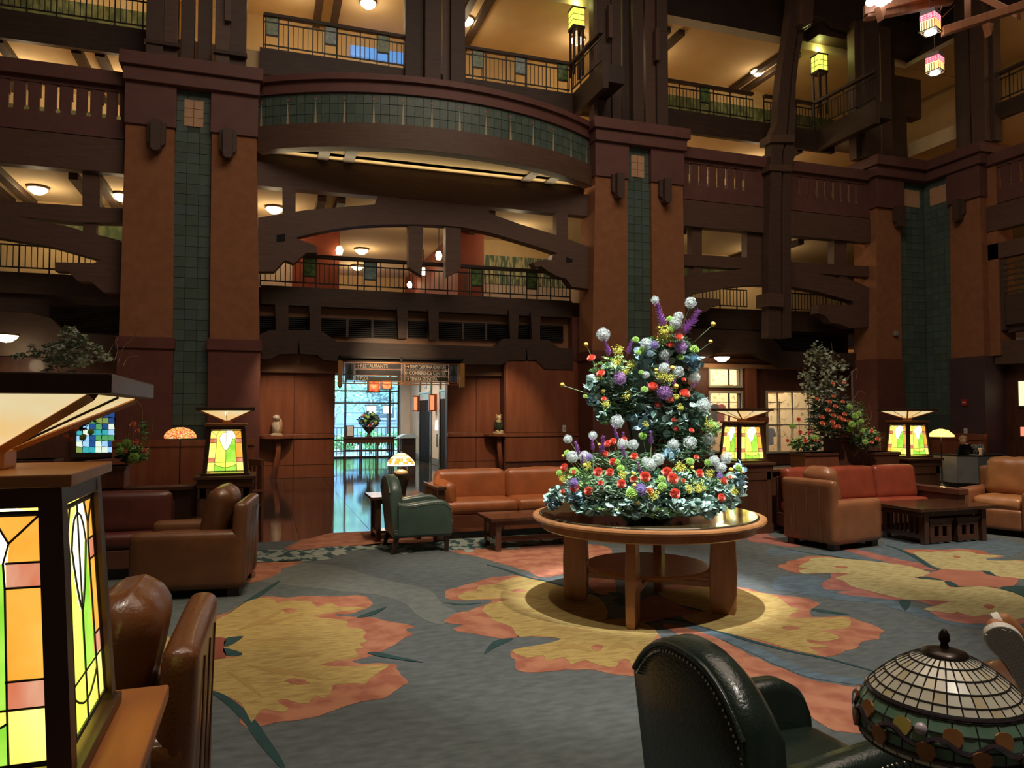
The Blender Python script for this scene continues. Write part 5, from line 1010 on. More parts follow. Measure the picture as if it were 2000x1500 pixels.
pedestal(-.37, 8.46, 'cherry pedestal carrying the middle-left lantern')
pedestal(6.10, 8.42, 'cherry pedestal carrying the lantern just right of the flowers'); pedestal(9.06, 8.52, 'cherry pedestal carrying the rightmost lantern', .66)
pedestal(NL[0], NL[1], 'wooden pedestal with painted lamp glow on its cap, under the nearest lantern', .59, mat('lantern_lit_cap', (.46, .155, .038), .4, (.55, .20, .055), 3, stretch=(6, 1, 1))).scale = (1, 1, .935/.925)  # cap colour has the lantern's orange light painted into the wood
partition(-5.2, -.66, 8.46, 'low cherry partition wall on the left behind the wine sofa'); partition(6.42, 8.74, 8.40, 'low cherry partition wall on the right behind the red sofa')
partition(-4.5, NL[0]-.35, 1.645, 'low wooden partition running left from the nearest lantern')
# --- stained-glass lanterns
GW = emat('pane_white', (1, .93, .62), 2.2, (1, .97, .78), 9); GY = emat('pane_yellow', (1, .72, .09), 1.35, (1, .88, .25), 7, (1, 1, .5)); GO = emat('pane_amber', (1, .42, .04), 1.0, (1, .56, .09), 9); GG = emat('pane_green', (.28, .75, .045), 1.0, (.50, .92, .10), 12); GR = emat('pane_rose', (.85, .22, .10), .8, (1, .55, .35), 14, (1, 1, .4)); GLM = emat('pane_lime', (.75, .86, .07), 1.25, (.92, .95, .18), 8)
BOWL = emat('bowl_glass', (1, .70, .25), .72, (1, .86, .50), 5); LEAD = mat('lead_came', (.012, .012, .010), .5)
LAMPW = mat('lantern_wood', (.060, .028, .016), .38, (.085, .040, .022), 3, stretch=(5, 5, 1)); LAMPT = mat('lamplit_lantern_wood', (.40, .155, .045), .35, (.50, .21, .07), 3, stretch=(1, 6, 1))  # LAMPT: orange light of the bowl lamp put into the wood colour
def lantern(x, y, label, e=14, rot=0, zz=.925, sxy=1.0):
    t = thing('stained_glass_lantern', label, 'lantern', (x, y, zz)); t.scale = (sxy, sxy, 1.03); b, tp, hh = .225, .185, .50
    def wd(z): return b+(tp-b)*z/hh
    lbox('base_board', (-b-.01, -b-.01, 0), (b+.01, b+.01, .025), LAMPW, t, .003)
    for s in (-1, 1):
        for q in (-1, 1):
            bm = bmesh.new(); loft(bm, [[(s*(wd(z)), q*(wd(z)), z), (s*(wd(z)-.042), q*wd(z), z), (s*(wd(z)-.042), q*(wd(z)-.042), z), (s*wd(z), q*(wd(z)-.042), z)] for z in (.02, hh)]); lpart('corner_post', bm, LAMPW, t)
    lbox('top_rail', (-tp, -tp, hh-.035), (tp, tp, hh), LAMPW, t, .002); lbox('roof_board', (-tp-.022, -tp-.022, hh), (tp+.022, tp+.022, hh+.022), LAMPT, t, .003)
    # pane layout of one face: u in -1..1 across the opening, v in 0..1 up
    z0, z1 = .045, hh-.045
    def face(k):
        Mr = Matrix.Rotation(k*math.pi/2, 4, 'Z'); pf = thing('side_panel', '', '', (0, 0, 0)); del pf['label'], pf['category']; pf.parent = t; pf.rotation_euler = (0, 0, k*math.pi/2)
        def P(u, v, d=0):
            z = z0+(z1-z0)*v; w_ = wd(z)-.04; return (u*w_, -(wd(z)-.018)-d, z)
        def pane(pts, m):
            # shrink a little so each pane keeps its own edge beside the lead
            cx = sum(p[0] for p in pts)/len(pts); cz = sum(p[1] for p in pts)/len(pts); k_ = .982
            pts = [(cx+(p[0]-cx)*k_, cz+(p[1]-cz)*.992) for p in pts]
            bm = bmesh.new(); prism(bm, [P(*p) for p in pts], (0, .004, 0)); lpart('pane', bm, m, pf)
        arc = [(-.42, .80), (-.33, .88), (-.2, .93), (0, .955), (.2, .93), (.33, .88), (.42, .80)]
        cv = [(-.42, .80), (-.28, .66), (-.1, .54), (0, .50)]
        for s in (-1, 1):
            f = lambda pts: [(s*a, b_) for a, b_ in pts]
            pane(f([(0, .5), (0, .955), (-.2, .93), (-.33, .88), (-.42, .80), (-.34, .72), (-.22, .62), (-.1, .54)]), GW)
            pane(f([(0, .955), (0, 1), (-.42, 1), (-.62, .88), (-.56, .80), (-.42, .80), (-.33, .88), (-.2, .93)]), GW if s < 0 else GY)
            pane(f([(-.62, .88), (-.42, 1), (-1, 1), (-1, .80), (-.60, .80)]), GO if s < 0 else GY)
            pane(f([(-1, .80), (-.58, .80), (-.585, .70), (-1, .70)]), GR); pane(f([(-1, .70), (-.585, .70), (-.6, .33), (-1, .33)]), GO if s < 0 else GY)
            pane(f([(-1, .33), (-.6, .33), (-.605, .22), (-1, .22)]), GR); pane(f([(-1, .22), (-.605, .22), (-.62, 0), (-1, 0)]), GO if s > 0 and k % 2 else GY)
            pane(f([(-.56, .80), (-.42, .80), (-.34, .72), (-.22, .62), (-.1, .54), (0, .5), (0, .22), (-.605, .22)]), GG if s < 0 else GLM)
            pane(f([(-.605, .22), (0, .22), (0, .09), (-.2, .10), (-.42, .13), (-.61, .17)]), GLM)
            pane(f([(-.61, .17), (-.42, .13), (-.2, .10), (0, .09), (0, 0), (-.62, 0)]), GG if k % 2 == 0 else GLM)
        bm = bmesh.new()
        def ln(pts, r=.0022): tube(bm, [P(u, v, .003) for u, v in pts], r, 5)
        ln([(0, 0), (0, 1)]); ln([(-1, .22), (1, .22)]); ln(arc); ln([(-.61, .17), (-.42, .13), (-.2, .10), (0, .09), (.2, .10), (.42, .13), (.61, .17)])
        for s in (-1, 1):
            ln([(s*.62, 0), (s*.605, .22), (s*.58, .70), (s*.56, .80), (s*.62, .88), (s*.42, 1)]); ln([(s*a, b_) for a, b_ in ((-.42, .80), (-.34, .72), (-.22, .62), (-.1, .54), (0, .5))]); 
            for v in (.33, .70, .80): ln([(s*1, v), (s*.585, v)])
            ln([(s*.62, .88), (s*1, 1)])
        for uv in ([(-1, 0), (-1, 1)], [(1, 0), (1, 1)], [(-1, 0), (1, 0)], [(-1, 1), (1, 1)]): ln(uv, .005)
        lpart('came', bm, LEAD, pf)
    for k in range(4): face(k)
    # bowl: inverted pyramid of glass in a wooden rim
    zb = hh+.022; bw = .288; zt = zb+.165
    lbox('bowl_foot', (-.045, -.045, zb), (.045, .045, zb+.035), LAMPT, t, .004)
    z_a, z_b, w_a, w_b = zb+.035, zt-.03, .03, .25
    for k in range(4):
        Mr = Matrix.Rotation(k*math.pi/2, 4, 'Z')
        for c0, c1 in ((-.96, -.03), (.03, .96)):
            bm = bmesh.new(); pts = [Mr @ Vector(p) for p in ((c0*w_a, -w_a, z_a), (c1*w_a, -w_a, z_a), (c1*w_b, -w_b, z_b), (c0*w_b, -w_b, z_b))]; prism(bm, pts, Mr @ Vector((0, .006, .004))); lpart('bowl_pane', bm, BOWL, t)
        bm = bmesh.new(); tube(bm, [Mr @ Vector((-w_a, -w_a, z_a)), Mr @ Vector((-w_b, -w_b, z_b))], .011, 4); lpart('bowl_rib', bm, LAMPT, t)
        bm = bmesh.new(); tube(bm, [Mr @ Vector((0, -w_a-.002, z_a)), Mr @ Vector((0, -w_b-.002, z_b))], .004, 5); lpart('bowl_came', bm, LEAD, t)
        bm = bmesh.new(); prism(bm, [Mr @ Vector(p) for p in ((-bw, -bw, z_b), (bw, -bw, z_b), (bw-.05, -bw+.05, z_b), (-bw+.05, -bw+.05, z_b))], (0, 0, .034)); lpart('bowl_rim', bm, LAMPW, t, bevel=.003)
    bm = bmesh.new(); bm_box(bm, (-.03, -.03, z_a+.005), (.03, .03, z_a+.03)); lpart('bulb', bm, BULB, t)
    t.rotation_euler = (0, 0, rot)
    L = light('POINT', 'lantern_lamp', (x, y, zz+zb*1.03+.10), e, (1, .82, .50), .03)
    return t
lantern(-.37, 8.46, 'stained-glass lantern on the pedestal left of the hall opening, behind the brown club chair', 16)
lantern(6.10, 8.42, 'stained-glass lantern immediately right of the big flower arrangement', 16); lantern(9.06, 8.52, 'stained-glass lantern farthest right, in front of the desk', 16)
lantern(NL[0], NL[1], 'huge nearest stained-glass lantern at the left edge of the picture', 7, 0, .935, .885)
# --- leaded table lamps
def arc_shade(t, prof, rows, n, matf, z0, stag=True):
    """prof: (r,z) points; each pane between two profile points is its own piece"""
    for i in range(len(prof)-1):
        (r0, a), (r1, b) = prof[i], prof[i+1]; k = n
        for j in range(k):
            g = .035; p0 = 2*math.pi*(j+g)/k; p1 = 2*math.pi*(j+1-g)/k; m = matf(i, j)
            dz = (b-a)*.04; bm = bmesh.new()
            q = [(r0*math.cos(p0), r0*math.sin(p0), a+dz), (r0*math.cos(p1), r0*math.sin(p1), a+dz), (r1*math.cos(p1), r1*math.sin(p1), b-dz), (r1*math.cos(p0), r1*math.sin(p0), b-dz)]
            v = [bm.verts.new(Vector(c)+Vector((0, 0, z0))) for c in q]; c_ = Vector((0, 0, 1e-3)); u = [bm.verts.new((Vector(c)*1.0)*.985+Vector((0, 0, z0-.001))) for c in q]
            bm.faces.new(v); bm.faces.new(u[::-1]); [bm.faces.new((v[x], u[x], u[(x+1) % 4], v[(x+1) % 4])) for x in range(4)]
            lpart('shade_pane', bm, m, t)
    bm = bmesh.new()
    for i, (r, z) in enumerate(prof):
        tube(bm, [(r*math.cos(2*math.pi*k/32), r*math.sin(2*math.pi*k/32), z+z0) for k in range(33)], .0022 if 0 < i < len(prof)-1 else .0035, 5, False)
    for j in range(n): tube(bm, [(r*math.cos(2*math.pi*j/n), r*math.sin(2*math.pi*j/n), z+z0) for r, z in prof], .0018, 4)
    lpart('came', bm, LEAD, t)
# far lamp, lit
t = thing('table_lamp', 'lit leaded-glass table lamp with a dark vase base beside the far green armchair', 'lamp', (1.66, 9.36, .55))
bm = bmesh.new(); lathe(bm, [(0, 0), (.06, 0), (.065, .015), (.075, .08), (.105, .18), (.11, .24), (.09, .285), (.05, .30), (.04, .31), (0, .31)], seg=24); lpart('vase_base', bm, mat('bronze_vase', (.075, .065, .055), .3, metal=.7), t, True)
SY1, SY2, SY3 = emat('shade_cream', (1, .80, .42), 1.5, (1, .86, .55), 9), emat('shade_amber', (1, .45, .06), 1.1), emat('shade_white', (1, .90, .70), 1.8)
arc_shade(t, [(.18, 0), (.178, .025), (.165, .055), (.135, .09), (.09, .13), (.03, .165)], 0, 20, lambda i, j: [SY3, SY2 if j % 2 else SY1, SY2 if j % 3 else SY3, SY1, SY1][i], .36)
bm = bmesh.new(); lathe(bm, [(0, .53), (.034, .525), (.02, .54), (.008, .55), (.010, .565), (0, .58)], seg=12); lpart('finial', bm, MATS['bronze_vase'], t, True)
bm = bmesh.new(); tube(bm, [(0, 0, .30), (0, 0, .52)], .008, 6); lpart('stem', bm, MATS['bronze_vase'], t)
for a in (0.5, 3.6): 
    bm = bmesh.new(); tube(bm, [(.1*math.cos(a), .1*math.sin(a), .36), (.1*math.cos(a), .1*math.sin(a), .29)], .0025, 4); lpart('pull_chain', bm, PEW, t)
light('POINT', 'table_lamp_bulb', (1.66, 9.36, .98), 7, (1, .78, .45), .05)
# near lamp, unlit
NLm = (1.535, 1.35); t = thing('table_lamp', 'unlit leaded-glass table lamp with cream, green and amber panes in the right foreground', 'lamp', (*NLm, .50))
CRM = mat('shade_cream_unlit', (.52, .50, .40), .22, (.62, .58, .46), 12, coat=.6); CRM2 = mat('shade_straw_unlit', (.50, .42, .25), .22, (.58, .50, .34), 12, coat=.6); GRN = mat('shade_green_unlit', (.10, .19, .125), .25, (.15, .26, .18), 14, coat=.6); AMB = mat('shade_amber_unlit', (.30, .12, .035), .25, (.40, .18, .06), 14, coat=.6); DPU = mat('shade_plum_unlit', (.040, .028, .036), .2, coat=.6)
z0 = .345
arc_shade(t, [(.045, .165), (.075, .152), (.103, .135), (.128, .115), (.150, .094), (.165, .078)], 0, 34, lambda i, j: CRM2 if (i*5+j*7) % 11 < 2 else CRM, z0)
arc_shade(t, [(.168, .070), (.185, .045), (.194, .018), (.193, -.010)], 0, 24, lambda i, j: GRN, z0); arc_shade(t, [(.190, -.018), (.186, -.034)], 0, 34, lambda i, j: CRM, z0)
for j in range(24):
    a = 2*math.pi*j/24; up = j % 2; r, z = (.1865, .042) if up else (.1965, .006); bm = bmesh.new(); M_ = Matrix.Translation((r*math.cos(a), r*math.sin(a), z0+z)) @ Matrix.Rotation(a, 4, 'Z') @ Matrix.Rotation(-.25 if up else 0, 4, 'Y')
    prism(bm, [M_ @ Vector((0, y, zz)) for y, zz in ((0, -.024), (.012, -.017), (.020, -.002), (.017, .012), (.007, .018), (-.007, .018), (-.017, .012), (-.020, -.002), (-.012, -.017))], M_.to_3x3() @ Vector((.006, 0, 0))); lpart('leaf_pane', bm, AMB, t)
bm = bmesh.new()
for ph in (0, 1):
    P = []
    for k in range(97):
        a = 2*math.pi*k/96; wv = math.sin(a*12+ph*math.pi); r = .196+.0*wv; P.append((r*math.cos(a), r*math.sin(a), z0+.024+.012*wv))
    if ph == 0: tube(bm, P, .0065, 5, False)
lpart('wave_band', bm, DPU, t)
bm = bmesh.new()
for rr_, zz in ((.166, .074), (.193, -.014)): tube(bm, [(rr_*math.cos(2*math.pi*k/48), rr_*math.sin(2*math.pi*k/48), z0+zz) for k in range(49)], .0045, 6, False)
lpart('rim_band', bm, DPU, t)
for a in (3.6,): bm = bmesh.new(); bmesh.ops.create_icosphere(bm, subdivisions=2, radius=.014, matrix=Matrix.Translation((.185*math.cos(a), .185*math.sin(a), z0+.045))); lpart('glass_jewel', bm, mat('jewel_glass', (.5, .42, .48), .08, coat=1), t, True)
bm = bmesh.new(); lathe(bm, [(.052, z0+.160), (.048, z0+.170), (.030, z0+.176), (.010, z0+.180), (.008, z0+.19), (.013, z0+.198), (.011, z0+.212), (.004, z0+.222), (0, z0+.224)], seg=20); lpart('finial', bm, mat('bronze_dark', (.030, .018, .014), .3, metal=.6), t, True)
bm = bmesh.new(); lathe(bm, [(0, 0), (.08, 0), (.085, .02), (.05, .05), (.03, .10), (.045, .18), (.03, .26), (.012, .32), (.01, z0+.16), (0, z0+.16)], seg=20); lpart('lamp_base', bm, MATS['bronze_dark'], t, True)
low_table('side_table', 'dark side table under the unlit foreground lamp', 1.30, 1.84, 1.08, 1.62, .50)
# --- tiffany floor lamps
MUL = bpy.data.materials.new('mosaic_glass'); MUL.use_nodes = True; nt = MUL.node_tree; b = nt.nodes['Principled BSDF']; v = nt.nodes.new('ShaderNodeTexVoronoi'); v.inputs['Scale'].default_value = 75; r = nt.nodes.new('ShaderNodeValToRGB'); sp_ = nt.nodes.new('ShaderNodeSeparateColor'); tcn = nt.nodes.new('ShaderNodeTexCoord')
nt.links.new(tcn.outputs['Object'], v.inputs['Vector']); nt.links.new(v.outputs['Color'], sp_.inputs[0]); nt.links.new(sp_.outputs[0], r.inputs[0]); r.color_ramp.interpolation = 'CONSTANT'
cols_ = [(0, (.60, .03, .02)), (.3, (.9, .55, .08)), (.5, (.30, .36, .04)), (.68, (1, .8, .5)), (.8, (.75, .10, .05))]
for i, (p_, c) in enumerate(cols_):
    e = r.color_ramp.elements[i] if i < 2 else r.color_ramp.elements.new(p_); e.position = p_; e.color = (*c, 1)
nt.links.new(r.outputs[0], b.inputs['Base Color']); nt.links.new(r.outputs[0], b.inputs['Emission Color']); b.inputs['Emission Strength'].default_value = 1.3
def floor_lamp(label, x, y, h, r_, m, e, dome=True):
    t = thing('floor_lamp', label, 'lamp', (x, y, 0)); bm = bmesh.new(); lathe(bm, [(0, 0), (.16, 0), (.15, .02), (.03, .05), (.014, .1), (.012, h), (0, h)], seg=12); lpart('pole', bm, IRON, t, True)
    bm = bmesh.new(); pr = [(r_, h-.20), (r_*.99, h-.15), (r_*.85, h-.08), (r_*.55, h-.02), (r_*.18, h+.01)] if dome else [(r_, h-.16), (r_*.96, h-.13), (r_*.55, h-.03), (r_*.1, h)]
    lathe(bm, pr+[(a*.97, z-.01) for a, z in pr[::-1]]+[pr[0]], seg=24); lpart('lamp_shade', bm, m, t, True)
    bm = bmesh.new(); lathe(bm, [(.05, h+.0), (.03, h+.03), (.008, h+.04), (.01, h+.07), (0, h+.08)], seg=10); lpart('finial', bm, IRON, t, True)
    light('POINT', 'floor_lamp_bulb', (x, y, h-.16), e, (1, .62, .34), .06); return t
p = atY(352, 855, 16.2); floor_lamp('floor lamp with a red and gold mosaic glass dome in front of the left pillar', p.x, 16.2, p.z+.20, .30, MUL, 16)
p = atX(1838, 852, 13.95); floor_lamp('floor lamp with a glowing yellow fluted shade behind the rightmost lantern', 13.95, p.y, p.z+.16, .26, emat('fluted_yellow', (1, .60, .10), 1.7, (1, .8, .3), 20), 22, False)
struct(box('wall_wainscot', (TL[0]-.1, YP-.16, 0), (TL[3]+.05, YP-.08, .86), CHERRY), 'low cherry wainscot in front of the left pillar'); struct(box('trim_12', (TL[0]-.1, YP-.19, .86), (TL[3]+.05, YP-.08, 1.0), CHERRY), 'cherry rail over the left wainscot')
struct(box('wall_wainscot', (XC-.22, Y2b[1]-.1, 0), (XC-.13, YP, .80), CHERRY), 'low cherry wainscot behind the desk'); struct(box('trim_13', (XC-.25, Y2b[1]-.1, .80), (XC-.13, YP, .98), CHERRY), 'cherry rail behind the desk')
struct(box('wall_wainscot', (X1[0]-.2, YP-.2, 0), (XC-.2, YP-.12, 1.0), CHERRY), 'low cherry wainscot under the tiled corner')
# --- entrance consoles with statues
def console(label, x, curve=1):
    z = 1.03; t = thing('console_table', label, 'console', (x, 18.5, 0)); bm = bmesh.new()
    pts = [(x+.40*math.cos(a), 18.66-.36*math.sin(a), z-.07) for a in [math.pi*k/14 for k in range(15)]]; prism(bm, pts, (0, 0, .07)); link('tabletop', bm, CHERRY, t, bevel=.004)
    bm = bmesh.new(); P = cr([(x+curve*.06, 18.62, 0), (x+curve*.0, 18.50, .3), (x-curve*.06, 18.46, .65), (x-curve*.04, 18.50, z-.07)], 4, False); loft(bm, [[p+Vector(d) for d in ((-.055, -.03, 0), (.055, -.03, 0), (.055, .03, 0), (-.055, .03, 0))] for p in P]); link('curved_leg', bm, CHERRY, t); return t
c1, c3 = atY(528, 850, 18.5).x, atY(978, 845, 18.5).x
console('half-round console with a curved leg left of the hall opening', c1+.12, -1); console('half-round console with a curved leg right of the hall opening', c3, 1)
def statue(label, x, y, z, cols, bird=True):
    t = thing('figurine', label, 'statue', (x, y, z)); bm = bmesh.new(); lathe(bm, [(0, 0), (.15, 0), (.15, .03), (.11, .06), (0, .06)], (x, y, z), 14); link('base', bm, cols[0], t)
    def blob(nm, c, s, m, sub=3, seed=0):
        g = bmesh.new(); bmesh.ops.create_icosphere(g, subdivisions=sub, radius=1); rn = random.Random(seed); ph = [rn.uniform(0, 6) for _ in range(4)]
        for v_ in g.verts:
            q = v_.co; k_ = 1+.07*math.sin(q.x*6+ph[0])*math.sin(q.z*7+ph[1])+.05*math.sin(q.y*11+ph[2]); v_.co = Vector((x+c[0]+q.x*s[0]*k_, y+c[1]+q.y*s[1]*k_, z+c[2]+q.z*s[2]*k_))
        return link(nm, g, m, t, True)
    if bird:
        blob('body', (0, 0, .20), (.115, .10, .17), cols[0], seed=1); blob('head', (-.01, -.02, .42), (.085, .085, .085), cols[0], seed=2); blob('wing', (.09, -.02, .24), (.045, .08, .18), cols[1], seed=3); blob('tail', (-.02, .06, .10), (.06, .05, .09), cols[0], seed=4)
        bm = bmesh.new(); bmesh.ops.create_cone(bm, segments=8, radius1=.02, radius2=.002, depth=.06, matrix=Matrix.Translation((x-.02, y-.12, z+.41)) @ Matrix.Rotation(R(100), 4, 'X')); link('beak', bm, cols[1], t)
    else:
        blob('body', (0, 0, .19), (.10, .085, .16), cols[1], seed=5); blob('head', (0, -.02, .41), (.07, .07, .075), cols[0], seed=6); blob('ruff', (-.01, -.05, .32), (.07, .05, .06), cols[0], seed=7)
        for s in (-1, 1): blob('arm', (s*.085, -.02, .22), (.03, .05, .12), cols[1], seed=8); blob('foot', (s*.06, -.08, .06), (.05, .06, .035), cols[0], seed=9); blob('ear', (s*.055, 0, .48), (.022, .02, .03), cols[0], seed=10)
    return t
statue('cream carved bird figurine on the left console', c1+.14, 18.48, 1.03, (mat('cream_ceramic', (.72, .60, .45), .35, (.60, .46, .30), 9), mat('tan_ceramic', (.55, .34, .16), .35, (.70, .5, .3), 12))); statue('cream and dark green owl-like figurine on the right console', c3-.08, 18.45, 1.03, (mat('gold_cream_ceramic', (.66, .50, .28), .35), mat('dark_green_ceramic', (.030, .045, .028), .3, (.06, .07, .04), 9)), False)
p = atY(1102, 837, 18.33); o = thing('light_switch', 'small pale light switch on the dark cherry wall', 'switch', p); box('plate', (p.x-.05, 18.32, p.z-.09), (p.x+.05, 18.335, p.z+.09), MATS['strobe_white'], o, .004); box('rocker', (p.x-.02, 18.312, p.z-.04), (p.x+.02, 18.325, p.z+.04), MATS['dial_grey'], o, .003)
# --- hall: console table, picture, vase, bin, hanging lamps
t = thing('console_table', 'long dark console table in front of the hall window', 'table', (3.25, 25, 0)); x0, x1 = atY(671, 880, 25).x, atY(768, 880, 25).x; zt_ = atY(700, 853, 25).z
box('tabletop', (x0-.05, 24.75, zt_-.05), (x1+.05, 25.2, zt_), WALNUT, t); box('apron', (x0, 24.78, zt_-.2), (x1, 24.82, zt_-.05), WALNUT, t)
for k in range(4):
    x = x0+.03+(x1-x0-.06)*k/3
    for y in (24.8, 25.15): box('leg', (x-.03, y-.03, 0), (x+.03, y+.03, zt_-.05), WALNUT, t)
box('stretcher', (x0, 24.95, .3), (x1, 25.0, .35), WALNUT, t)
for k in range(16): box('apron_drop', (x0+.04+(x1-x0-.08)*k/16, 24.785, zt_-.2-.03-.03*(k % 3)), (x0+.09+(x1-x0-.08)*k/16, 24.8, zt_-.2), WALNUT, t)
px_ = atY(683, 850, 25).x; o = thing('picture_frame', 'small dark framed notice standing on the hall console', 'picture frame', (px_, 24.95, zt_)); box('frame', (px_-.13, 24.93, zt_), (px_+.13, 24.96, zt_+.38), IRON, o); box('notice', (px_-.10, 24.92, zt_+.03), (px_+.10, 24.932, zt_+.35), mat('paper', (.55, .52, .46), .8, (.35, .32, .28), 20, sharp=(.55, .7)), o)
vx = atY(720, 850, 25).x; VASE = (vx, 24.95, zt_)
# waste bin
bx = atY(796, 900, 23.2).x; o = thing('litter_bin', 'dark litter bin with an arched blue-grey lid in the hall', 'bin', (bx, 23.2, 0)); box('body', (bx-.22, 23.0, 0), (bx+.22, 23.4, .78), mat('bin_brown', (.030, .018, .012), .4), o, .01); box('slot', (bx-.14, 22.99, .58), (bx+.14, 23.01, .7), MATS['void_black'], o)
bm = bmesh.new(); prism(bm, [(bx+.30*math.cos(a), 22.95, .78+.13*math.sin(a)) for a in [math.pi*k/10 for k in range(11)]], (0, .5, 0)); link('lid', bm, MATS['pale_blue_grey'], o)
for i, (px, py, Y) in enumerate(((729, 755, 20.6), (754, 750, 22))):
    p = atY(px, py, Y); o = thing('hall_lantern', ('nearer' if i == 0 else 'farther')+' red-glowing copper lantern hanging in the hall', 'lantern', p); s = .14
    for a, b, c, d in ((-s, -s, s, -s+.01), (-s, s-.01, s, s), (-s, -s, -s+.01, s), (s-.01, -s, s, s)): box('mica_pane', (p.x+a, Y+b, p.z-.14), (p.x+c, Y+d, p.z+.14), emat('red_mica', (1, .20, .07), .8, (.25, .02, .01), 9), o)
    box('lamp_cap', (p.x-s-.03, Y-s-.03, p.z+.14), (p.x+s+.03, Y+s+.03, p.z+.17), IRON, o); box('lamp_base', (p.x-s-.03, Y-s-.03, p.z-.17), (p.x+s+.03, Y+s+.03, p.z-.14), IRON, o)
    for a in (-1, 1):
        for b in (-1, 1): box('corner_bar', (p.x+a*s-.012, Y+b*s-.012, p.z-.14), (p.x+a*s+.012, Y+b*s+.012, p.z+.14), IRON, o)
    box('chain', (p.x-.006, Y-.006, p.z+.17), (p.x+.006, Y+.006, 2.95), IRON, o); light('POINT', 'hall_lantern_bulb', (p.x, Y-.3, p.z), 5, (1, .4, .2), .08)
light('AREA', 'hall_ceiling_light', (3.2, 22.5, 2.9), 150, (1, .84, .66), 1.5, (3.2, 22.51, 0), size_y=4)
# --- direction sign
SG = thing('direction_sign', 'hanging copper-framed direction sign over the hall opening', 'sign', atY(785, 712, 18.1)); YS_ = 18.1
COP = mat('copper_frame', (.46, .20, .07), .35, metal=.5)
def sz(px, py, d=0): q = atY(px, py, YS_); return q
def sbar(nm, a, b, m, d0=0, d1=.04): p_, q_ = sz(*a), sz(*b); box(nm, (min(p_.x, q_.x), YS_+d0, min(p_.z, q_.z)), (max(p_.x, q_.x), YS_+d1, max(p_.z, q_.z)), m, SG)
zT = sz(780, 709).z; zB_ = sz(780, 746).z
def X_(px): return sz(px, 725).x
def fb(nm, pa, pb, v0, v1, m, d0=0, d1=.04): box(nm, (X_(pa), YS_+d0, zB_+(zT-zB_)*v0), (X_(pb), YS_+d1, zB_+(zT-zB_)*v1), m, SG)
for a, b in ((660, 668.5), (898.5, 907)):
    fb('end_post', a, b, -.25, 1.05, mat('gold_post', (.50, .24, .07), .4), -.03, .06); bm = bmesh.new(); xa, xb = X_(a), X_(b); zz = zB_-(zT-zB_)*.25; prism(bm, [(xa, YS_-.03, zz), (xb, YS_-.03, zz), ((xa+xb)/2, YS_-.03, zz-.06)], (0, .09, 0)); link('post_tip', bm, TIMBER, SG)
for v0, v1 in ((.97, 1.02), (-.02, .03), (-.14, -.09)): fb('frame_bar', 668, 898, v0, v1, COP)
for a in (669.5, 674, 692, 783.5, 790, 876, 895): fb('frame_bar', a, a+1.6, -.10, 1.0, COP, -.005, .045)
BLK = mat('sign_black', (.016, .013, .010), .4); OLV = mat('sign_olive', (.050, .042, .016), .4)
rows = [(.70, .93), (.37, .60), (.05, .28)]
for i, (v0, v1) in enumerate(rows):
    fb('sign_board', 694.5, 783, v0, v1, BLK if i < 2 else OLV); fb('sign_board', 792, 875.5, v0, v1, BLK if i == 0 else OLV)
for v in (.30, .62): fb('row_bar', 694, 783, v+.01, v+.05, COP, -.004, .04); fb('row_bar', 792, 876, v+.01, v+.05, COP, -.004, .04)
for a, b in ((676, 691), (878, 894)):
    fb('tree_panel', a, b, .05, .93, mat('sign_glass_grey', (.10, .12, .16), .3), .0, .03); xm = (X_(a)+X_(b))/2; h = (zT-zB_)
    bm = bmesh.new()
    for k in range(4):
        z = zB_+h*(.42+.12*k); w_ = (X_(b)-X_(a))*(.42-.09*k); prism(bm, [(xm-w_, YS_-.012, z), (xm+w_, YS_-.012, z), (xm, YS_-.012, z+h*.17)], (0, .01, 0))
    bm_box(bm, (xm-.012, YS_-.012, zB_+h*.08), (xm+.012, YS_-.002, zB_+h*.45)); link('tree_emblem', bm, mat('emblem_green', (.035, .05, .02), .5), SG)
for xx in (X_(664), X_(784), X_(903)): box('hanger', (xx-.02, YS_+.0, zT), (xx+.02, YS_+.04, 2.95), IRON, SG)
box('hanger_bracket', (X_(664)-.02, YS_, 2.90), (X_(903)+.02, 18.34, 2.95), IRON, SG)
CRE = mat('sign_lettering', (.86, .74, .58), .5)
def text(s, px, v0, v1, wpx, left=False):
    cu = bpy.data.curves.new('lettering', 'FONT'); cu.body = s; cu.size = 1; cu.extrude = .004; cu.offset = .012; ob = bpy.data.objects.new('lettering', cu); C.objects.link(ob)
    bpy.context.view_layer.update(); dg = bpy.context.evaluated_depsgraph_get(); me = bpy.data.meshes.new_from_object(ob.evaluated_get(dg)); bpy.data.objects.remove(ob)
    xs = [v.co.x for v in me.vertices]; ys = [v.co.y for v in me.vertices]; W_ = X_(px+wpx)-X_(px); H_ = (zT-zB_)*(v1-v0)
    for v in me.vertices:
        x = (v.co.x-min(xs))/(max(xs)-min(xs))*W_; y = (v.co.y-min(ys))/(max(ys)-min(ys))*H_; z = v.co.z; v.co = Vector((X_(px)+x, YS_-.004-z, zB_+(zT-zB_)*v0+y))
    me.materials.append(CRE); o = bpy.data.objects.new('lettering', me); C.objects.link(o); o.parent = SG; o.matrix_parent_inverse = PM(SG).inverted()
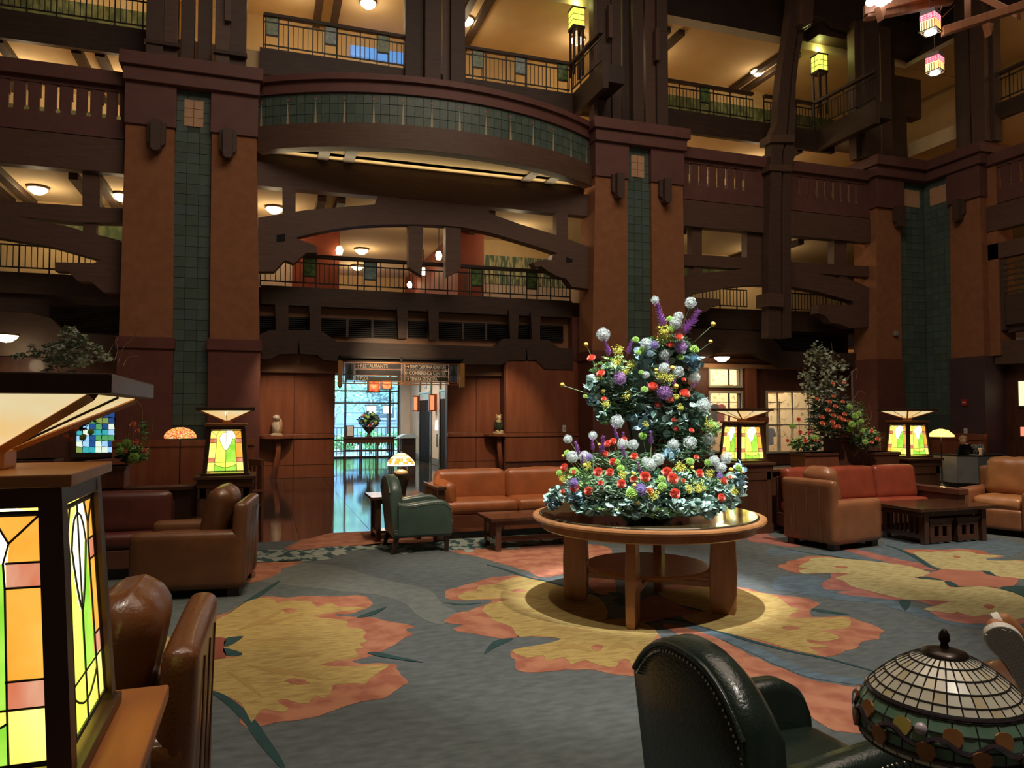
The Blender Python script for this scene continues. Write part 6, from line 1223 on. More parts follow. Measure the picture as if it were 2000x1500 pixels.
def arrow(px, v, left=False):
    x = X_(px); w_ = X_(px+6)-x; z = zB_+(zT-zB_)*v; h = (zT-zB_)*.085; t_ = .010; s = -1 if left else 1; cx = x+w_/2; bm = bmesh.new()
    bm_box(bm, (x, YS_-.008, z-t_/2), (x+w_, YS_, z+t_/2)); tip = cx+s*w_/2
    for q in (-1, 1): prism(bm, [(tip, YS_-.008, z), (tip-s*h, YS_-.008, z+q*h), (tip-s*h*.7, YS_-.008, z+q*h*1.15), (tip+s*.008, YS_-.008, z)], (0, .008, 0))
    link('arrow', bm, CRE, SG)
for s_, px, r_i, wpx, lf_ in (('RESTAURANTS', 704, 0, 53, 0), ('POOL', 704, 2, 16, 0), ('DISNEY CALIFORNIA ADVENTURE', 801, 0, 70, 0), ('CONFERENCE CENTER', 800, 1, 71, 1), ('TENAYA STONE SPA', 801, 2, 53, 0)):
    v0, v1 = rows[r_i]; text(s_, px, v0+.022, v1-.018, wpx); arrow(px-8.5, (v0+v1)/2, bool(lf_))
light('SPOT', 'sign_spot', (3.0, 15.5, 3.4), 190, (1, .72, .45), .05, (3.1, 18.1, 2.75), cone=50, blend=.8)
# --- wooden chairs behind the partitions
def slat_chair(label, loc, rz):
    t = thing('dining_chair', label, 'chair', loc, rz); m = mat('chair_cherry', (.15, .050, .024), .3, (.20, .07, .035), 3)
    for a in (-1, 1): lbox('leg', (a*.21-.02, -.21, 0), (a*.21+.02, -.17, .60), m, t, .003); lbox('leg', (a*.21-.02, .18, 0), (a*.21+.02, .22, 1.0), m, t, .003); lbox('armrest', (a*.21-.035, -.23, .60), (a*.21+.035, .20, .63), m, t, .005)
    lbox('seat', (-.23, -.22, .40), (.23, .2, .45), LT_WINE, t, .01); lbox('top_rail', (-.23, .17, .92), (.23, .22, 1.0), m, t, .005); lbox('low_rail', (-.21, .18, .50), (.21, .21, .55), m, t, .003)
    for k in range(5): lbox('slat', (-.15+k*.075-.015, .19, .55), (-.15+k*.075+.015, .205, .92), m, t, 0)
    return t
p = atZ(295, 1000, .2); slat_chair('slat-backed cherry chair behind the left partition next to the planter', (-1.75, 10.2, 0), R(60)); slat_chair('slat-backed cherry chair just right of the middle-left lantern pedestal', (-.30, 9.75, 0), R(-50))
# --- desk with a working guest at the far right
DG = mat('grey_booth', (.20, .21, .20), .6, (.25, .26, .25), 4); t = thing('reception_desk', 'grey faceted desk at the far right behind the tan club chair', 'desk', (14.8, 12.4, 0))
cpt = [(14.0, 12.75), (14.05, 11.95), (14.35, 11.7), (15.2, 11.75), (15.7, 12.2)]; inn = [(15.3, 12.6), (15.0, 12.25), (14.6, 12.2), (14.45, 12.4), (14.45, 12.75)]
bm = bmesh.new(); prism(bm, [(a, b, .08) for a, b in cpt+inn], (0, 0, .56)); link('body', bm, DG, t); bm = bmesh.new(); prism(bm, [(a, b, .64) for a, b in cpt+inn], (0, 0, .03)); link('desk_top', bm, mat('desk_black', (.02, .02, .02), .3), t); bm = bmesh.new(); prism(bm, [(a*.985+.22, b*.985+.18, 0) for a, b in cpt+inn], (0, 0, .08)); link('toe_kick', bm, IRON, t)
# ================================================================ FLOWERS
def PT(px, py, t): return CAMP+ray(px, py)*t
CORAL = mat('coral_rose', (.84, .20, .14), .55, (.94, .33, .24), 20); PINKR = mat('pink_rose', (.86, .34, .20), .55, (.92, .46, .30), 20)
ALW = mat('allium_white', (.86, .88, .90), .8, (.42, .50, .44), 9, sharp=(.4, .55)); ALP = mat('allium_purple', (.36, .16, .46), .7, (.52, .28, .58), 50); ALV = mat('allium_violet', (.20, .13, .42), .7, (.30, .20, .52), 50)
MUMG = mat('green_mum', (.24, .44, .07), .6, (.36, .56, .13), 50); CRAS = mat('yellow_ball', (.74, .50, .09), .8, (.62, .40, .05), 120); LIAT = mat('liatris_purple', (.36, .15, .44), .7, (.50, .26, .56), 60); SOLI = mat('goldenrod', (.62, .56, .07), .7, (.44, .46, .07), 60)
STEM = mat('flower_stem', (.20, .30, .14), .6); EUC = mat('silver_eucalyptus', (.22, .36, .30), .55, (.34, .50, .44), 6); EUCB = mat('blue_eucalyptus', (.22, .38, .46), .5, (.34, .52, .60), 6); OLI = mat('olive_leaf', (.12, .21, .11), .55, (.20, .32, .18), 8); GRL = mat('bright_leaf', (.16, .32, .08), .5, (.28, .46, .15), 8); DKL = mat('deep_leaf', (.035, .075, .040), .6, (.06, .12, .06), 8); DUSTY = mat('dusty_eucalyptus', (.20, .24, .17), .6, (.32, .36, .27), 7)
PROTO = {}
def bm_rose(r):
    bm = bmesh.new(); n = 0
    for ring, (rad, hgt, cnt, lean) in enumerate(((.16, 1.10, 3, .02), (.32, 1.06, 4, .06), (.50, .98, 5, .14), (.70, .84, 5, .30), (.92, .66, 6, .50))):
        for k in range(cnt):
            a = 2*math.pi*(k+.5*(ring % 2))/cnt; wd = 2*math.pi/cnt*.68; g = []
            for i in range(5):
                u = -1+i/2; row = []
                for j in range(4):
                    v = j/3; rr = r*rad*(.35+.65*math.sin(v*1.7))+r*lean*v*v*.25; zz = r*(-.5+v*hgt*1.25*(1-.16*u*u)) - (r*.18*v*v if ring == 4 else 0)
                    aa = a+u*wd*(.5+.5*v); row.append(bm.verts.new((rr*math.cos(aa), rr*math.sin(aa), zz)))
                g.append(row)
            for i in range(4):
                for j in range(3): bm.faces.new((g[i][j], g[i+1][j], g[i+1][j+1], g[i][j+1]))
    return bm
def bm_allium(r, n=130, sz=.46):
    bm = bmesh.new(); bmesh.ops.create_icosphere(bm, subdivisions=1, radius=r*.45); rn = random.Random(n)
    for i in range(n):
        z = 1-2*(i+.5)/n; a = i*2.399963; q = math.sqrt(1-z*z); d = Vector((q*math.cos(a), q*math.sin(a), z)); p = d*r*rn.uniform(.70, 1.04); u = d.orthogonal().normalized(); u = (Matrix.Rotation(rn.uniform(0, 6.3), 3, d) @ u); v = d.cross(u); s = r*sz*.5
        c = bm.verts.new(p*.94)
        for k in range(5):
            b = 2*math.pi*k/5; e = u*math.cos(b)+v*math.sin(b); f = u*math.cos(b+.5)+v*math.sin(b+.5); bm.faces.new((c, bm.verts.new(p+e*s*.6+d*s*.1), bm.verts.new(p+(e+f)*.5*s*1.25+d*s*.3), bm.verts.new(p+f*s*.6+d*s*.1)))
    return bm
def bm_mum(r):
    bm = bmesh.new(); rn = random.Random(2)
    for i in range(70):
        z = 1-1.5*(i+.5)/70; a = i*2.399963; q = math.sqrt(max(0, 1-z*z)); d = Vector((q*math.cos(a), q*math.sin(a), z*.75)); u = d.orthogonal().normalized()*r*.16; t_ = d.cross(u).normalized()*r*.16
        b0 = d*r*.45; e = d*r*rn.uniform(.92, 1.05); v = [bm.verts.new(c) for c in (b0-u, b0-t_, b0+u, b0+t_)]; w_ = [bm.verts.new(e+c*.75) for c in (-u, -t_, u, t_)]; top = bm.verts.new(e*1.06)
        for k in range(4): bm.faces.new((v[k], v[(k+1) % 4], w_[(k+1) % 4], w_[k])); bm.faces.new((w_[k], w_[(k+1) % 4], top))
    return bm
def bm_ball(r):
    bm = bmesh.new(); bmesh.ops.create_icosphere(bm, subdivisions=3, radius=r)
    for i, v in enumerate(bm.verts): v.co *= 1+.06*((i*7) % 3-1)
    return bm
def bm_spike(L, r):
    bm = bmesh.new(); rn = random.Random(4); tube(bm, [(0, 0, -L*.6), (0, 0, L*.5)], r*.16, 5)
    for i in range(90):
        z = -L*.5+L*(i/90); a = i*2.4; k = r*rn.uniform(.7, 1.25)*(1-.45*(i/90)); d = Vector((math.cos(a), math.sin(a), .5)); p = Vector((0, 0, z))+d*k*.35; u = Vector((-math.sin(a), math.cos(a), 0))*k*.45
        bm.faces.new([bm.verts.new(c) for c in (p-u, p+d*k*.9-u*.3, p+d*k*1.0+u*.4, p+u)])
    return bm
def bm_gold(r):
    bm = bmesh.new(); rn = random.Random(6)
    for b in range(7):
        a = b*.9; e = Vector((math.cos(a)*.55, math.sin(a)*.55, .9))*r
        for i in range(26):
            u = rn.uniform(.15, 1); p = e*u+Vector((rn.gauss(0, .16), rn.gauss(0, .16), rn.gauss(0, .16)))*r; s = r*.085
            M_ = Matrix.Rotation(rn.uniform(0, 6), 3, 'X') @ Matrix.Rotation(rn.uniform(0, 6), 3, 'Z')
            for sgn in (1,):
                q = [bm.verts.new(p+M_ @ Vector(c)*s) for c in ((1, 0, 0), (0, 1, 0), (-1, 0, 0), (0, -1, 0), (0, 0, 1))]
                bm.faces.new(q[:4]); [bm.faces.new((q[k], q[(k+1) % 4], q[4])) for k in range(4)]
    return bm
def flower(kind, p, size, d, parent, m=None):
    key = (kind, m.name if m else '')
    if key not in PROTO:
        bm = {'rose': lambda: bm_rose(1), 'allium': lambda: bm_allium(1), 'green_mum': lambda: bm_mum(1), 'billy_button': lambda: bm_ball(1), 'liatris_spike': lambda: bm_spike(2, .32), 'goldenrod': lambda: bm_gold(1)}[kind]()
        me = bpy.data.meshes.new(kind); bmesh.ops.recalc_face_normals(bm, faces=bm.faces) if kind != 'rose' else None; bm.to_mesh(me); bm.free()
        me.materials.append(m or {'rose': CORAL, 'allium': ALW, 'green_mum': MUMG, 'billy_button': CRAS, 'liatris_spike': LIAT, 'goldenrod': SOLI}[kind])
        if kind in ('rose', 'billy_button'): [setattr(q, 'use_smooth', True) for q in me.polygons]
        PROTO[key] = me
    o = bpy.data.objects.new(kind, PROTO[key]); C.objects.link(o); o.location = p; o.scale = (size,)*3; o.rotation_euler = Vector(d).to_track_quat('Z', 'Y').to_euler(); o.rotation_euler.rotate_axis('Z', random.uniform(0, 6.28)); o.parent = parent; o.matrix_parent_inverse = PM(parent).inverted(); return o
FL = thing('flower_arrangement', 'huge mixed flower arrangement of roses, alliums and eucalyptus standing on the round table', 'flowers', (2.98, 5.40, .768))
def fp(x, y): return 1050+x/3.26, 560+y/3.26
T0 = 5.92
def depth(px, py):
    """how far towards the viewer the front of the mass lies at this spot"""
    if py > 850: k = max(0, 1-((px-1262)/190)**2); return T0-.12-.52*math.sqrt(k)*min(1, (py-840)/110)
    if px < 1235: return T0-.12
    return T0-.22
SEGS = []
def put(kind, lst, m=None, sz=None):
    for q in lst:
        x, y = q[0], q[1]; r = (q[2] if len(q) > 2 else sz); px, py = fp(x, y); t = depth(px, py)-random.uniform(0, .07); p = PT(px, py, t); s = r/3.26/F*t*1.08
        out = Vector((p.x-2.98, p.y-5.40, (p.z-1.0)*.6)); out = (out.normalized()*.7+Vector((-.25, -.5, .45))).normalized(); flower(kind, p, s, out, FL, m)
        core = Vector((2.98+(p.x-2.98)*.35, 5.40+(p.y-5.4)*.35, max(.80, p.z-.45-.2*random.random()))) if py > 700 else Vector((2.98+(p.x-2.98)*.55, 5.40, max(1.2, p.z-.35))); SEGS.append((p-out*s*.5, core))
put('rose', [(343, 455, 26), (403, 552, 26), (735, 637, 32), (937, 680, 32), (838, 720, 26), (768, 755, 24), (900, 320, 26), (843, 370, 24), (170, 1150, 24), (385, 1180, 27), (460, 1182, 24), (685, 1210, 32), (825, 1180, 30), (860, 1222, 32), (875, 1318, 30), (1032, 1187, 24), (1185, 1235, 24), (1170, 1342, 24), (235, 1280, 28), (325, 1300, 26), (535, 1255, 26), (480, 985, 22), (445, 1000, 22), (550, 972, 18), (615, 1080, 22), (478, 1115, 22), (430, 1065, 20), (612, 1230, 22), (880, 905, 18), (868, 850, 16), (160, 1303, 14), (400, 1250, 16), (422, 715, 16), (1010, 1085, 16), (980, 915, 16), (930, 590, 14)], None)
put('rose', [(715, 1305, 24), (930, 1235, 14), (230, 1180, 16), (1225, 1215, 12)], PINKR)
put('allium', [(748, 85, 24), (975, 102, 34), (418, 305, 40), (690, 362, 34), (810, 432, 34), (893, 540, 38), (1000, 578, 34), (508, 858, 40), (193, 970, 26), (352, 948, 26), (222, 1082, 36), (302, 1080, 34), (543, 1000, 34), (610, 1005, 32), (865, 1005, 34), (970, 995, 40), (768, 1098, 36), (720, 1130, 38), (1060, 755, 42), (1088, 970, 36), (1205, 1090, 36), (1125, 1108, 32), (1165, 1150, 34), (683, 1105, 20), (898, 190, 30), (880, 230, 36), (805, 520, 34), (690, 560, 22)])
put('allium', [(522, 582, 40), (910, 382, 38), (808, 672, 46)], ALP); put('allium', [(745, 372, 26), (228, 1250, 30), (652, 1290, 38), (330, 1085, 22), (1160, 1205, 20)], ALV)
put('green_mum', [(843, 207, 22), (850, 270, 22), (624, 338, 22), (998, 400, 28), (908, 448, 22), (660, 545, 18), (680, 655, 22), (670, 950, 24), (138, 1187, 20), (230, 1178, 26), (505, 1120, 22), (530, 1160, 24), (598, 1320, 36), (793, 1275, 28), (793, 1228, 22), (1083, 1122, 22), (972, 1115, 24), (1280, 1155, 22), (188, 1060, 20), (668, 400, 22), (1110, 880, 22), (302, 698, 14), (640, 420, 18)])
put('billy_button', [(308, 368, 13), (158, 625, 13), (1118, 238, 14), (1101, 350, 12), (858, 517, 14), (882, 635, 15), (755, 530, 11), (773, 322, 13), (1232, 1166, 14), (162, 1077, 9), (392, 1005, 10), (613, 1190, 12), (617, 1265, 12), (635, 1375, 9), (1228, 1215, 12), (983, 1150, 12), (415, 668, 12), (300, 1135, 12), (1300, 1180, 10)])
put('goldenrod', [(515, 430, 46), (510, 500, 44), (600, 515, 42), (560, 560, 36), (800, 300, 50), (820, 340, 34), (790, 590, 52), (840, 600, 40), (570, 710, 42), (905, 780, 30), (1080, 890, 42), (905, 1160, 46), (1020, 1290, 46), (740, 1335, 44), (545, 1210, 34), (330, 1145, 30), (165, 1230, 30), (400, 590, 26), (440, 760, 34), (690, 885, 26), (1240, 1310, 34), (1085, 1200, 36), (880, 710, 26), (640, 1380, 20), (960, 1290, 36)])
for x0, y0, x1, y1 in ((762, 100, 800, 260), (1028, 150, 925, 300), (425, 330, 458, 440), (602, 340, 572, 430), (240, 985, 262, 1070), (345, 965, 352, 1045), (420, 950, 408, 1060), (488, 890, 506, 975), (908, 210, 885, 300), (822, 465, 832, 545), (720, 920, 724, 1005), (285, 1065, 285, 1128), (545, 925, 548, 985), (640, 1120, 655, 1190), (535, 1015, 556, 1085), (1015, 605, 985, 642), (1112, 1040, 1100, 1080), (700, 610, 705, 650), (875, 570, 868, 640)):
    pa, pb = fp(x0, y0), fp(x1, y1); t = depth(*pb)-.03; a, b = PT(*pa, t), PT(*pb, t); L = (a-b).length
    flower('liatris_spike', (a+b)/2, L/2, a-b, FL); SEGS.append((b, b+(b-a).normalized()*.25))
CL = [PT(*fp(480, 690), T0), PT(*fp(870, 440), T0), PT(*fp(830, 760), T0), PT(*fp(930, 960), T0)]
def seg_end(a, b):
    if a.z > 1.45: b = min(CL, key=lambda c: (c-a).length)+Vector((0, 0, -.03))
    d = b-a; return a+d*min(1, (.24 if a.z > 1.45 else .32)/max(d.length, 1e-3)) if (b-a).length < .42 or a.z < 1.45 else a+d*.85
bm = bmesh.new()
for a, b in [(a, seg_end(a, b)) for a, b in SEGS]: tube(bm, [a, (a+b)/2+Vector((random.uniform(-.02, .02), random.uniform(-.02, .02), -.01)), b], .0032, 5)
part(link('flower_stems', bm, STEM, FL), kind='stuff')
# leaves
rnd = random.Random(21)
def rleaf(bm, p, s, rnd, kind='round'):
    Mx = Matrix.Rotation(rnd.uniform(0, 6.3), 3, 'Z') @ Matrix.Rotation(rnd.uniform(-1.2, 1.2)+.5, 3, 'X') @ Matrix.Rotation(rnd.uniform(-.6, .6), 3, 'Y')
    if kind == 'round': q = [(math.cos(a)*s, math.sin(a)*s*.88, .14*s*math.cos(2*a)) for a in [2*math.pi*k/8 for k in range(8)]]
    elif kind == 'long': q = [(-s*1.6, 0, 0), (-s*.5, s*.26, .1*s), (s*.6, s*.22, .1*s), (s*1.7, 0, -.2*s), (s*.6, -s*.22, .1*s), (-s*.5, -s*.26, .1*s)]
    else: q = [(-s, 0, 0), (-.3*s, .55*s, .1*s), (.4*s, .45*s, .1*s), (s*1.1, 0, -.15*s), (.4*s, -.45*s, .1*s), (-.3*s, -.55*s, .1*s)]
    bm.faces.new([bm.verts.new(p+Mx @ Vector(c)) for c in q])
def foliage(name, m, kind, size, blobs, parent, frame=fp, T_=T0, push=True):
    bm = bmesh.new()
    for (x, y, rx, ry, n, rd) in blobs:
        for i in range(n):
            while True:
                u, v, w_ = rnd.uniform(-1, 1), rnd.uniform(-1, 1), rnd.uniform(-1, 1)
                if u*u+v*v+w_*w_ < 1: break
            px, py = frame(x+u*rx, y+v*ry); t = T_+w_*rd
            if push: t = min(t, T_+.45); t = depth(px, py)+.015+(w_+1)*.5*rd*1.1-(.05 if rnd.random() < .3 else 0)
            p = PT(px, py, t); p.z = max(p.z, .775); rleaf(bm, p, size*rnd.uniform(.6, 1.2), rnd, kind)
    return part(link(name, bm, m, parent), kind='stuff')
foliage('eucalyptus_leaves', EUC, 'round', .031, [(560, 660, 120, 120, 180, .2), (820, 560, 170, 80, 200, .2), (880, 860, 150, 90, 180, .2), (690, 1408, 500, 52, 620, .10), (620, 1430, 70, 40, 60, .05), (1100, 1425, 70, 35, 60, .05), (690, 1290, 560, 130, 1300, .6), (480, 620, 160, 130, 260, .25), (880, 440, 150, 70, 170, .25), (800, 800, 230, 110, 420, .3), (1020, 800, 70, 130, 150, .2), (420, 780, 60, 90, 90, .15), (1230, 1290, 90, 110, 120, .2), (130, 1330, 90, 60, 90, .2), (600, 1390, 80, 60, 50, .1), (1100, 1400, 60, 60, 60, .1), (360, 640, 60, 90, 90, .1)], FL)
foliage('blue_eucalyptus_leaves', EUCB, 'round', .030, [(700, 840, 130, 80, 110, .15), (690, 420, 60, 90, 60, .15), (350, 730, 45, 40, 22, .1), (240, 1340, 60, 60, 30, .1), (620, 1430, 60, 40, 20, .1), (1290, 1200, 40, 90, 36, .1), (660, 520, 60, 90, 50, .15), (840, 1060, 60, 50, 20, .1), (1000, 480, 60, 60, 50, .1), (80, 1370, 50, 50, 30, .1)], FL)
foliage('olive_leaves', OLI, 'long', .026, [(690, 1290, 540, 120, 1500, .6), (420, 1280, 130, 110, 500, .2), (560, 760, 110, 110, 260, .3), (850, 760, 200, 120, 320, .3), (950, 1000, 190, 130, 420, .3), (480, 620, 150, 130, 260, .25), (870, 400, 130, 100, 220, .2), (560, 1100, 260, 60, 400, .4), (820, 900, 180, 60, 260, .3)], FL)
foliage('bright_leaves', GRL, 'leaf', .023, [(740, 1425, 380, 35, 260, .08), (700, 1250, 540, 130, 620, .5), (430, 790, 60, 90, 110, .15), (480, 520, 140, 90, 130, .2), (800, 360, 130, 60, 110, .2), (1100, 900, 60, 60, 60, .15), (830, 620, 110, 90, 110, .2), (790, 1440, 110, 40, 60, .1), (270, 1210, 110, 80, 110, .2)], FL)
foliage('deep_leaves', DKL, 'leaf', .030, [(700, 1300, 520, 130, 900, .7), (560, 740, 120, 130, 220, .3), (850, 740, 190, 140, 260, .3), (900, 1000, 180, 130, 260, .4), (870, 420, 120, 80, 120, .2), (470, 640, 120, 110, 160, .2)], FL)
foliage('silver_willow_leaves', mat('silver_willow', (.30, .38, .32), .55, (.42, .50, .44), 9), 'long', .022, [(420, 1330, 130, 90, 240, .2), (970, 1400, 110, 60, 200, .2), (480, 690, 90, 70, 90, .15), (760, 780, 120, 80, 120, .2)], FL)
bm = bmesh.new()
for q in ([(545, 770), (580, 880), (608, 1000), (640, 1250)], [(820, 850), (800, 960), (790, 1060), (770, 1250)], [(760, 900), (760, 1000), (750, 1200)], [(850, 400), (850, 600), (830, 850)], [(520, 560), (545, 770)]): tube(bm, [PT(*fp(*c), T0) for c in q], .010, 7)
link('branch', bm, mat('dark_branch', (.02, .016, .012), .6), FL)
bm = bmesh.new(); lathe(bm, [(0, .768), (.20, .768), (.22, .80), (.18, .86), (0, .86)], (2.98, 5.40, 0), 24); link('moss_bowl', bm, DKL, FL)
# --- partition arrangements, right and left
def planter(label, boxes, y):
    t = thing('planter', label, 'planter', ((boxes[0][0]+boxes[0][1])/2, y, .82)); m = mat('planter_cherry', (.16, .050, .022), .4, (.21, .07, .032), 3, stretch=(4, 4, 1)); m2 = mat('planter_dark', (.075, .026, .014), .4, (.10, .036, .02), 3, stretch=(4, 4, 1))
    for i, (a, b, h, d) in enumerate(boxes):
        box('planter_box', (a, y-d, .82), (b, y+d, .82+h), m if i == 0 else m2, t, .008); box('rim', (a-.015, y-d-.015, .82+h-.04), (b+.015, y+d+.015, .82+h), m2, t, .004)
    return t
def gfp(x0, y0, s): return lambda x, y: (x0+x*s, y0+y*s)
def arrangement(label, frame, T_, base, spec):
    t = thing('flower_arrangement', label, 'flowers', base)
    for nm, m, kind, size, blobs in spec['leaves']: foliage(nm, m, kind, size, blobs, t, frame, T_, False)
    for kind, m, lst in spec['flowers']:
        for x, y, r in lst:
            px, py = frame(x, y); tt = T_-.18-random.random()*.06; p = PT(px, py, tt); flower(kind, p, r*spec['s']/F*tt, (-.3, -.8, .4), t, m)
    bm = bmesh.new()
    for c in spec['twigs']: tube(bm, cr([tuple(PT(*frame(x, y), T_)) for x, y in c], 4, False), .004, 4)
    link('curly_twigs', bm, mat('curly_willow', (.20, .11, .055), .7), t); return t
sR = 1/3.226; fR = gfp(1380, 640, sR); TR = 10.2
pr = planter('cherry planter boxes on the right partition', [(6.98, 7.56, .21, .15), (7.56, 8.05, .40, .17), (8.05, 8.62, .20, .15)], 8.40)
arrangement('tall arrangement of coral roses and pale eucalyptus in the right planter', fR, TR, (7.8, 8.4, 1.2), dict(s=sR, leaves=[
    ('eucalyptus_leaves', DUSTY, 'round', .026, [(700, 130, 50, 50, 60, .12), (760, 190, 80, 60, 90, .15), (660, 190, 50, 60, 50, .1), (720, 290, 120, 70, 130, .2), (620, 300, 50, 40, 26, .1), (850, 240, 50, 40, 34, .1), (640, 380, 60, 50, 50, .1), (760, 380, 120, 60, 110, .2), (700, 460, 80, 60, 60, .2), (860, 340, 40, 40, 24, .1)]),
    ('willow_leaves', mat('dark_willow', (.10, .13, .09), .6, (.17, .21, .15), 8), 'long', .032, [(760, 480, 130, 130, 460, .2), (690, 620, 70, 100, 260, .15), (820, 620, 110, 90, 200, .2), (900, 560, 90, 100, 160, .2)]),  # willow leaves in a dark grey-green
    ('bright_leaves', GRL, 'leaf', .026, [(800, 610, 120, 60, 130, .2), (1000, 680, 110, 80, 160, .2), (620, 720, 110, 50, 130, .2), (560, 740, 50, 40, 60, .1)]), ('deep_leaves', DKL, 'leaf', .04, [(780, 560, 130, 140, 300, .2), (1000, 700, 110, 60, 140, .2), (640, 740, 110, 40, 120, .15)]), ('fern_leaves', mat('fern_green', (.13, .24, .08), .6, (.2, .34, .13), 8), 'long', .026, [(1010, 720, 110, 60, 160, .2), (940, 560, 80, 110, 150, .2)])],
    flowers=[('rose', PINKR, [(726, 563, 16), (730, 603, 16), (765, 520, 16), (798, 552, 16), (812, 495, 14), (838, 567, 16), (862, 580, 15), (870, 545, 14), (795, 595, 15), (802, 625, 16), (830, 622, 15), (895, 590, 13), (775, 467, 13), (858, 467, 12), (800, 432, 11), (795, 350, 12), (866, 345, 11), (1040, 652, 15), (1078, 702, 16), (1040, 722, 12), (700, 450, 12)]), ('rose', CORAL, [(580, 580, 14), (590, 660, 14), (510, 712, 12), (622, 714, 14), (690, 710, 12), (645, 668, 10), (660, 650, 8)]), ('green_mum', None, [(900, 500, 18), (935, 560, 22), (915, 610, 22), (950, 600, 18), (905, 640, 20), (980, 650, 18), (685, 695, 22), (1000, 720, 18), (540, 620, 18), (960, 540, 16), (975, 590, 16)])],
    twigs=[[(800, 400), (815, 300), (785, 90)], [(860, 420), (900, 300), (950, 260), (940, 330)], [(900, 500), (960, 400), (1000, 420)], [(980, 640), (1040, 560), (1020, 480)], [(530, 740), (535, 640), (545, 580)], [(575, 740), (585, 640), (580, 590)]]))
sL = 1/3.846; fL_ = gfp(0, 620, sL); TLn = 7.6
pl_ = planter('dark cherry planter boxes on the left partition', [(-1.95, -1.32, .22, .16), (-3.0, -1.95, .30, .18), (-3.7, -3.0, .22, .16)], 8.46)
arrangement('tall arrangement of orange roses and pale eucalyptus in the left planter', gfp(-20, 620, sL), TLn, (-2.5, 8.46, 1.12), dict(s=sL, leaves=[
    ('eucalyptus_leaves', DUSTY, 'round', .025, [(600, 150, 80, 90, 120, .15), (540, 250, 170, 80, 220, .2), (330, 270, 60, 40, 26, .1), (220, 290, 60, 30, 26, .1), (780, 250, 80, 60, 70, .12), (700, 180, 50, 60, 40, .1), (860, 300, 50, 40, 24, .1), (310, 220, 20, 30, 8, .05), (600, 320, 200, 60, 160, .2)]),
    ('willow_leaves', MATS['dark_willow'], 'long', .03, [(600, 650, 260, 160, 700, .2), (500, 500, 200, 150, 300, .2)]), ('bright_leaves', GRL, 'leaf', .024, [(620, 760, 200, 90, 200, .2)]), ('deep_leaves', DKL, 'leaf', .04, [(560, 700, 280, 160, 400, .25)])],
    flowers=[('rose', PINKR, [(740, 770, 26), (640, 835, 34), (570, 822, 36), (490, 882, 28), (575, 895, 24), (612, 910, 26), (530, 800, 20), (420, 850, 28), (360, 790, 26)]), ('green_mum', None, [(700, 900, 26), (760, 860, 24)])],
    twigs=[[(880, 330), (900, 250), (960, 160)], [(930, 340), (960, 240), (940, 170)], [(960, 360), (1000, 230), (1080, 150), (1120, 60)], [(1000, 370), (1040, 300), (1120, 290)]]))
arrangement('low arrangement of orange roses and green chrysanthemums at the right end of the left planter', fL_, TLn, (-1.6, 8.46, 1.04), dict(s=sL, leaves=[
    ('fern_leaves', MATS['fern_green'], 'long', .020, [(1000, 1030, 130, 70, 420, .15), (1080, 860, 30, 100, 90, .06)]), ('bright_leaves', GRL, 'leaf', .02, [(1000, 1010, 120, 70, 160, .15), (960, 960, 60, 60, 60, .1)]), ('deep_leaves', DKL, 'leaf', .03, [(980, 1040, 120, 50, 120, .12)])],
    flowers=[('rose', PINKR, [(1002, 805, 26), (1035, 850, 20), (1022, 938, 24), (940, 1003, 24), (1090, 1003, 22)]), ('green_mum', None, [(950, 950, 34), (1005, 1055, 40), (900, 1000, 30), (890, 960, 20)])],
    twigs=[[(980, 1000), (960, 900), (990, 740)], [(1040, 1000), (1060, 850), (1070, 700), (1040, 640)], [(1100, 960), (1140, 860), (1150, 760)], [(1000, 950), (1002, 830)], [(1035, 950), (1035, 870)]]))
# vase on the hall console
vz = thing('flower_vase', 'dark footed vase of mixed flowers silhouetted against the hall window', 'vase', VASE); x, y, z = VASE; bm = bmesh.new(); lathe(bm, [(0, 0), (.12, 0), (.06, .04), (.05, .12), (.22, .30), (.24, .34), (0, .34)], VASE, 16); link('vase_bowl', bm, mat('dark_vase', (.03, .02, .016), .3), vz, True)
bm = bmesh.new(); leafcloud(bm, (x, y, z+.55), (.38, .25, .30), 420, .06, rnd); part(link('foliage', bm, DKL, vz), kind='stuff')
for i in range(9): flower('rose' if i % 2 else 'green_mum', Vector((x+rnd.uniform(-.25, .25), y-.22, z+.35+rnd.uniform(0, .4))), .05, (0, -1, .3), vz, PINKR if i % 2 else None)
bm = bmesh.new()
for i in range(6): a = rnd.uniform(-.6, .6); tube(bm, [(x, y, z+.4), (x+a*.5, y, z+.75), (x+a, y, z+.95+rnd.uniform(-.1, .1))], .008, 5)
link('twigs', bm, DKL, vz)
# ================================================================ CHANDELIER at the top right
CW = mat('chandelier_wood', (.26, .10, .045), .4, (.34, .14, .065), 3, stretch=(6, 1, 1)); YC_ = 9.5
ch = thing('chandelier', 'large timber chandelier hanging at the top right corner', 'chandelier', atY(1830, 20, YC_))
def beam3(nm, a, b, w_, h): 
    A, B = Vector(a), Vector(b); d = (B-A).normalized(); sd = d.cross(Vector((0, 0, 1))).normalized()*w_/2; u = Vector((0, 0, h/2)); bm = bmesh.new(); loft(bm, [[p-sd-u, p+sd-u, p+sd+u, p-sd+u] for p in (A, B)]); return link(nm, bm, CW, ch, bevel=.01)
def cy(px, py, Y=YC_): return atY(px, py, Y)
beam3('beam', cy(1687, 22, 9.6), cy(1990, -55, 8.4), .14, .17); beam3('beam', cy(1690, 32, 9.6), cy(1712, 30, 9.55), .16, .10); beam3('beam', cy(1718, 30, 9.5), cy(1860, 2, 9.0), .12, .10)
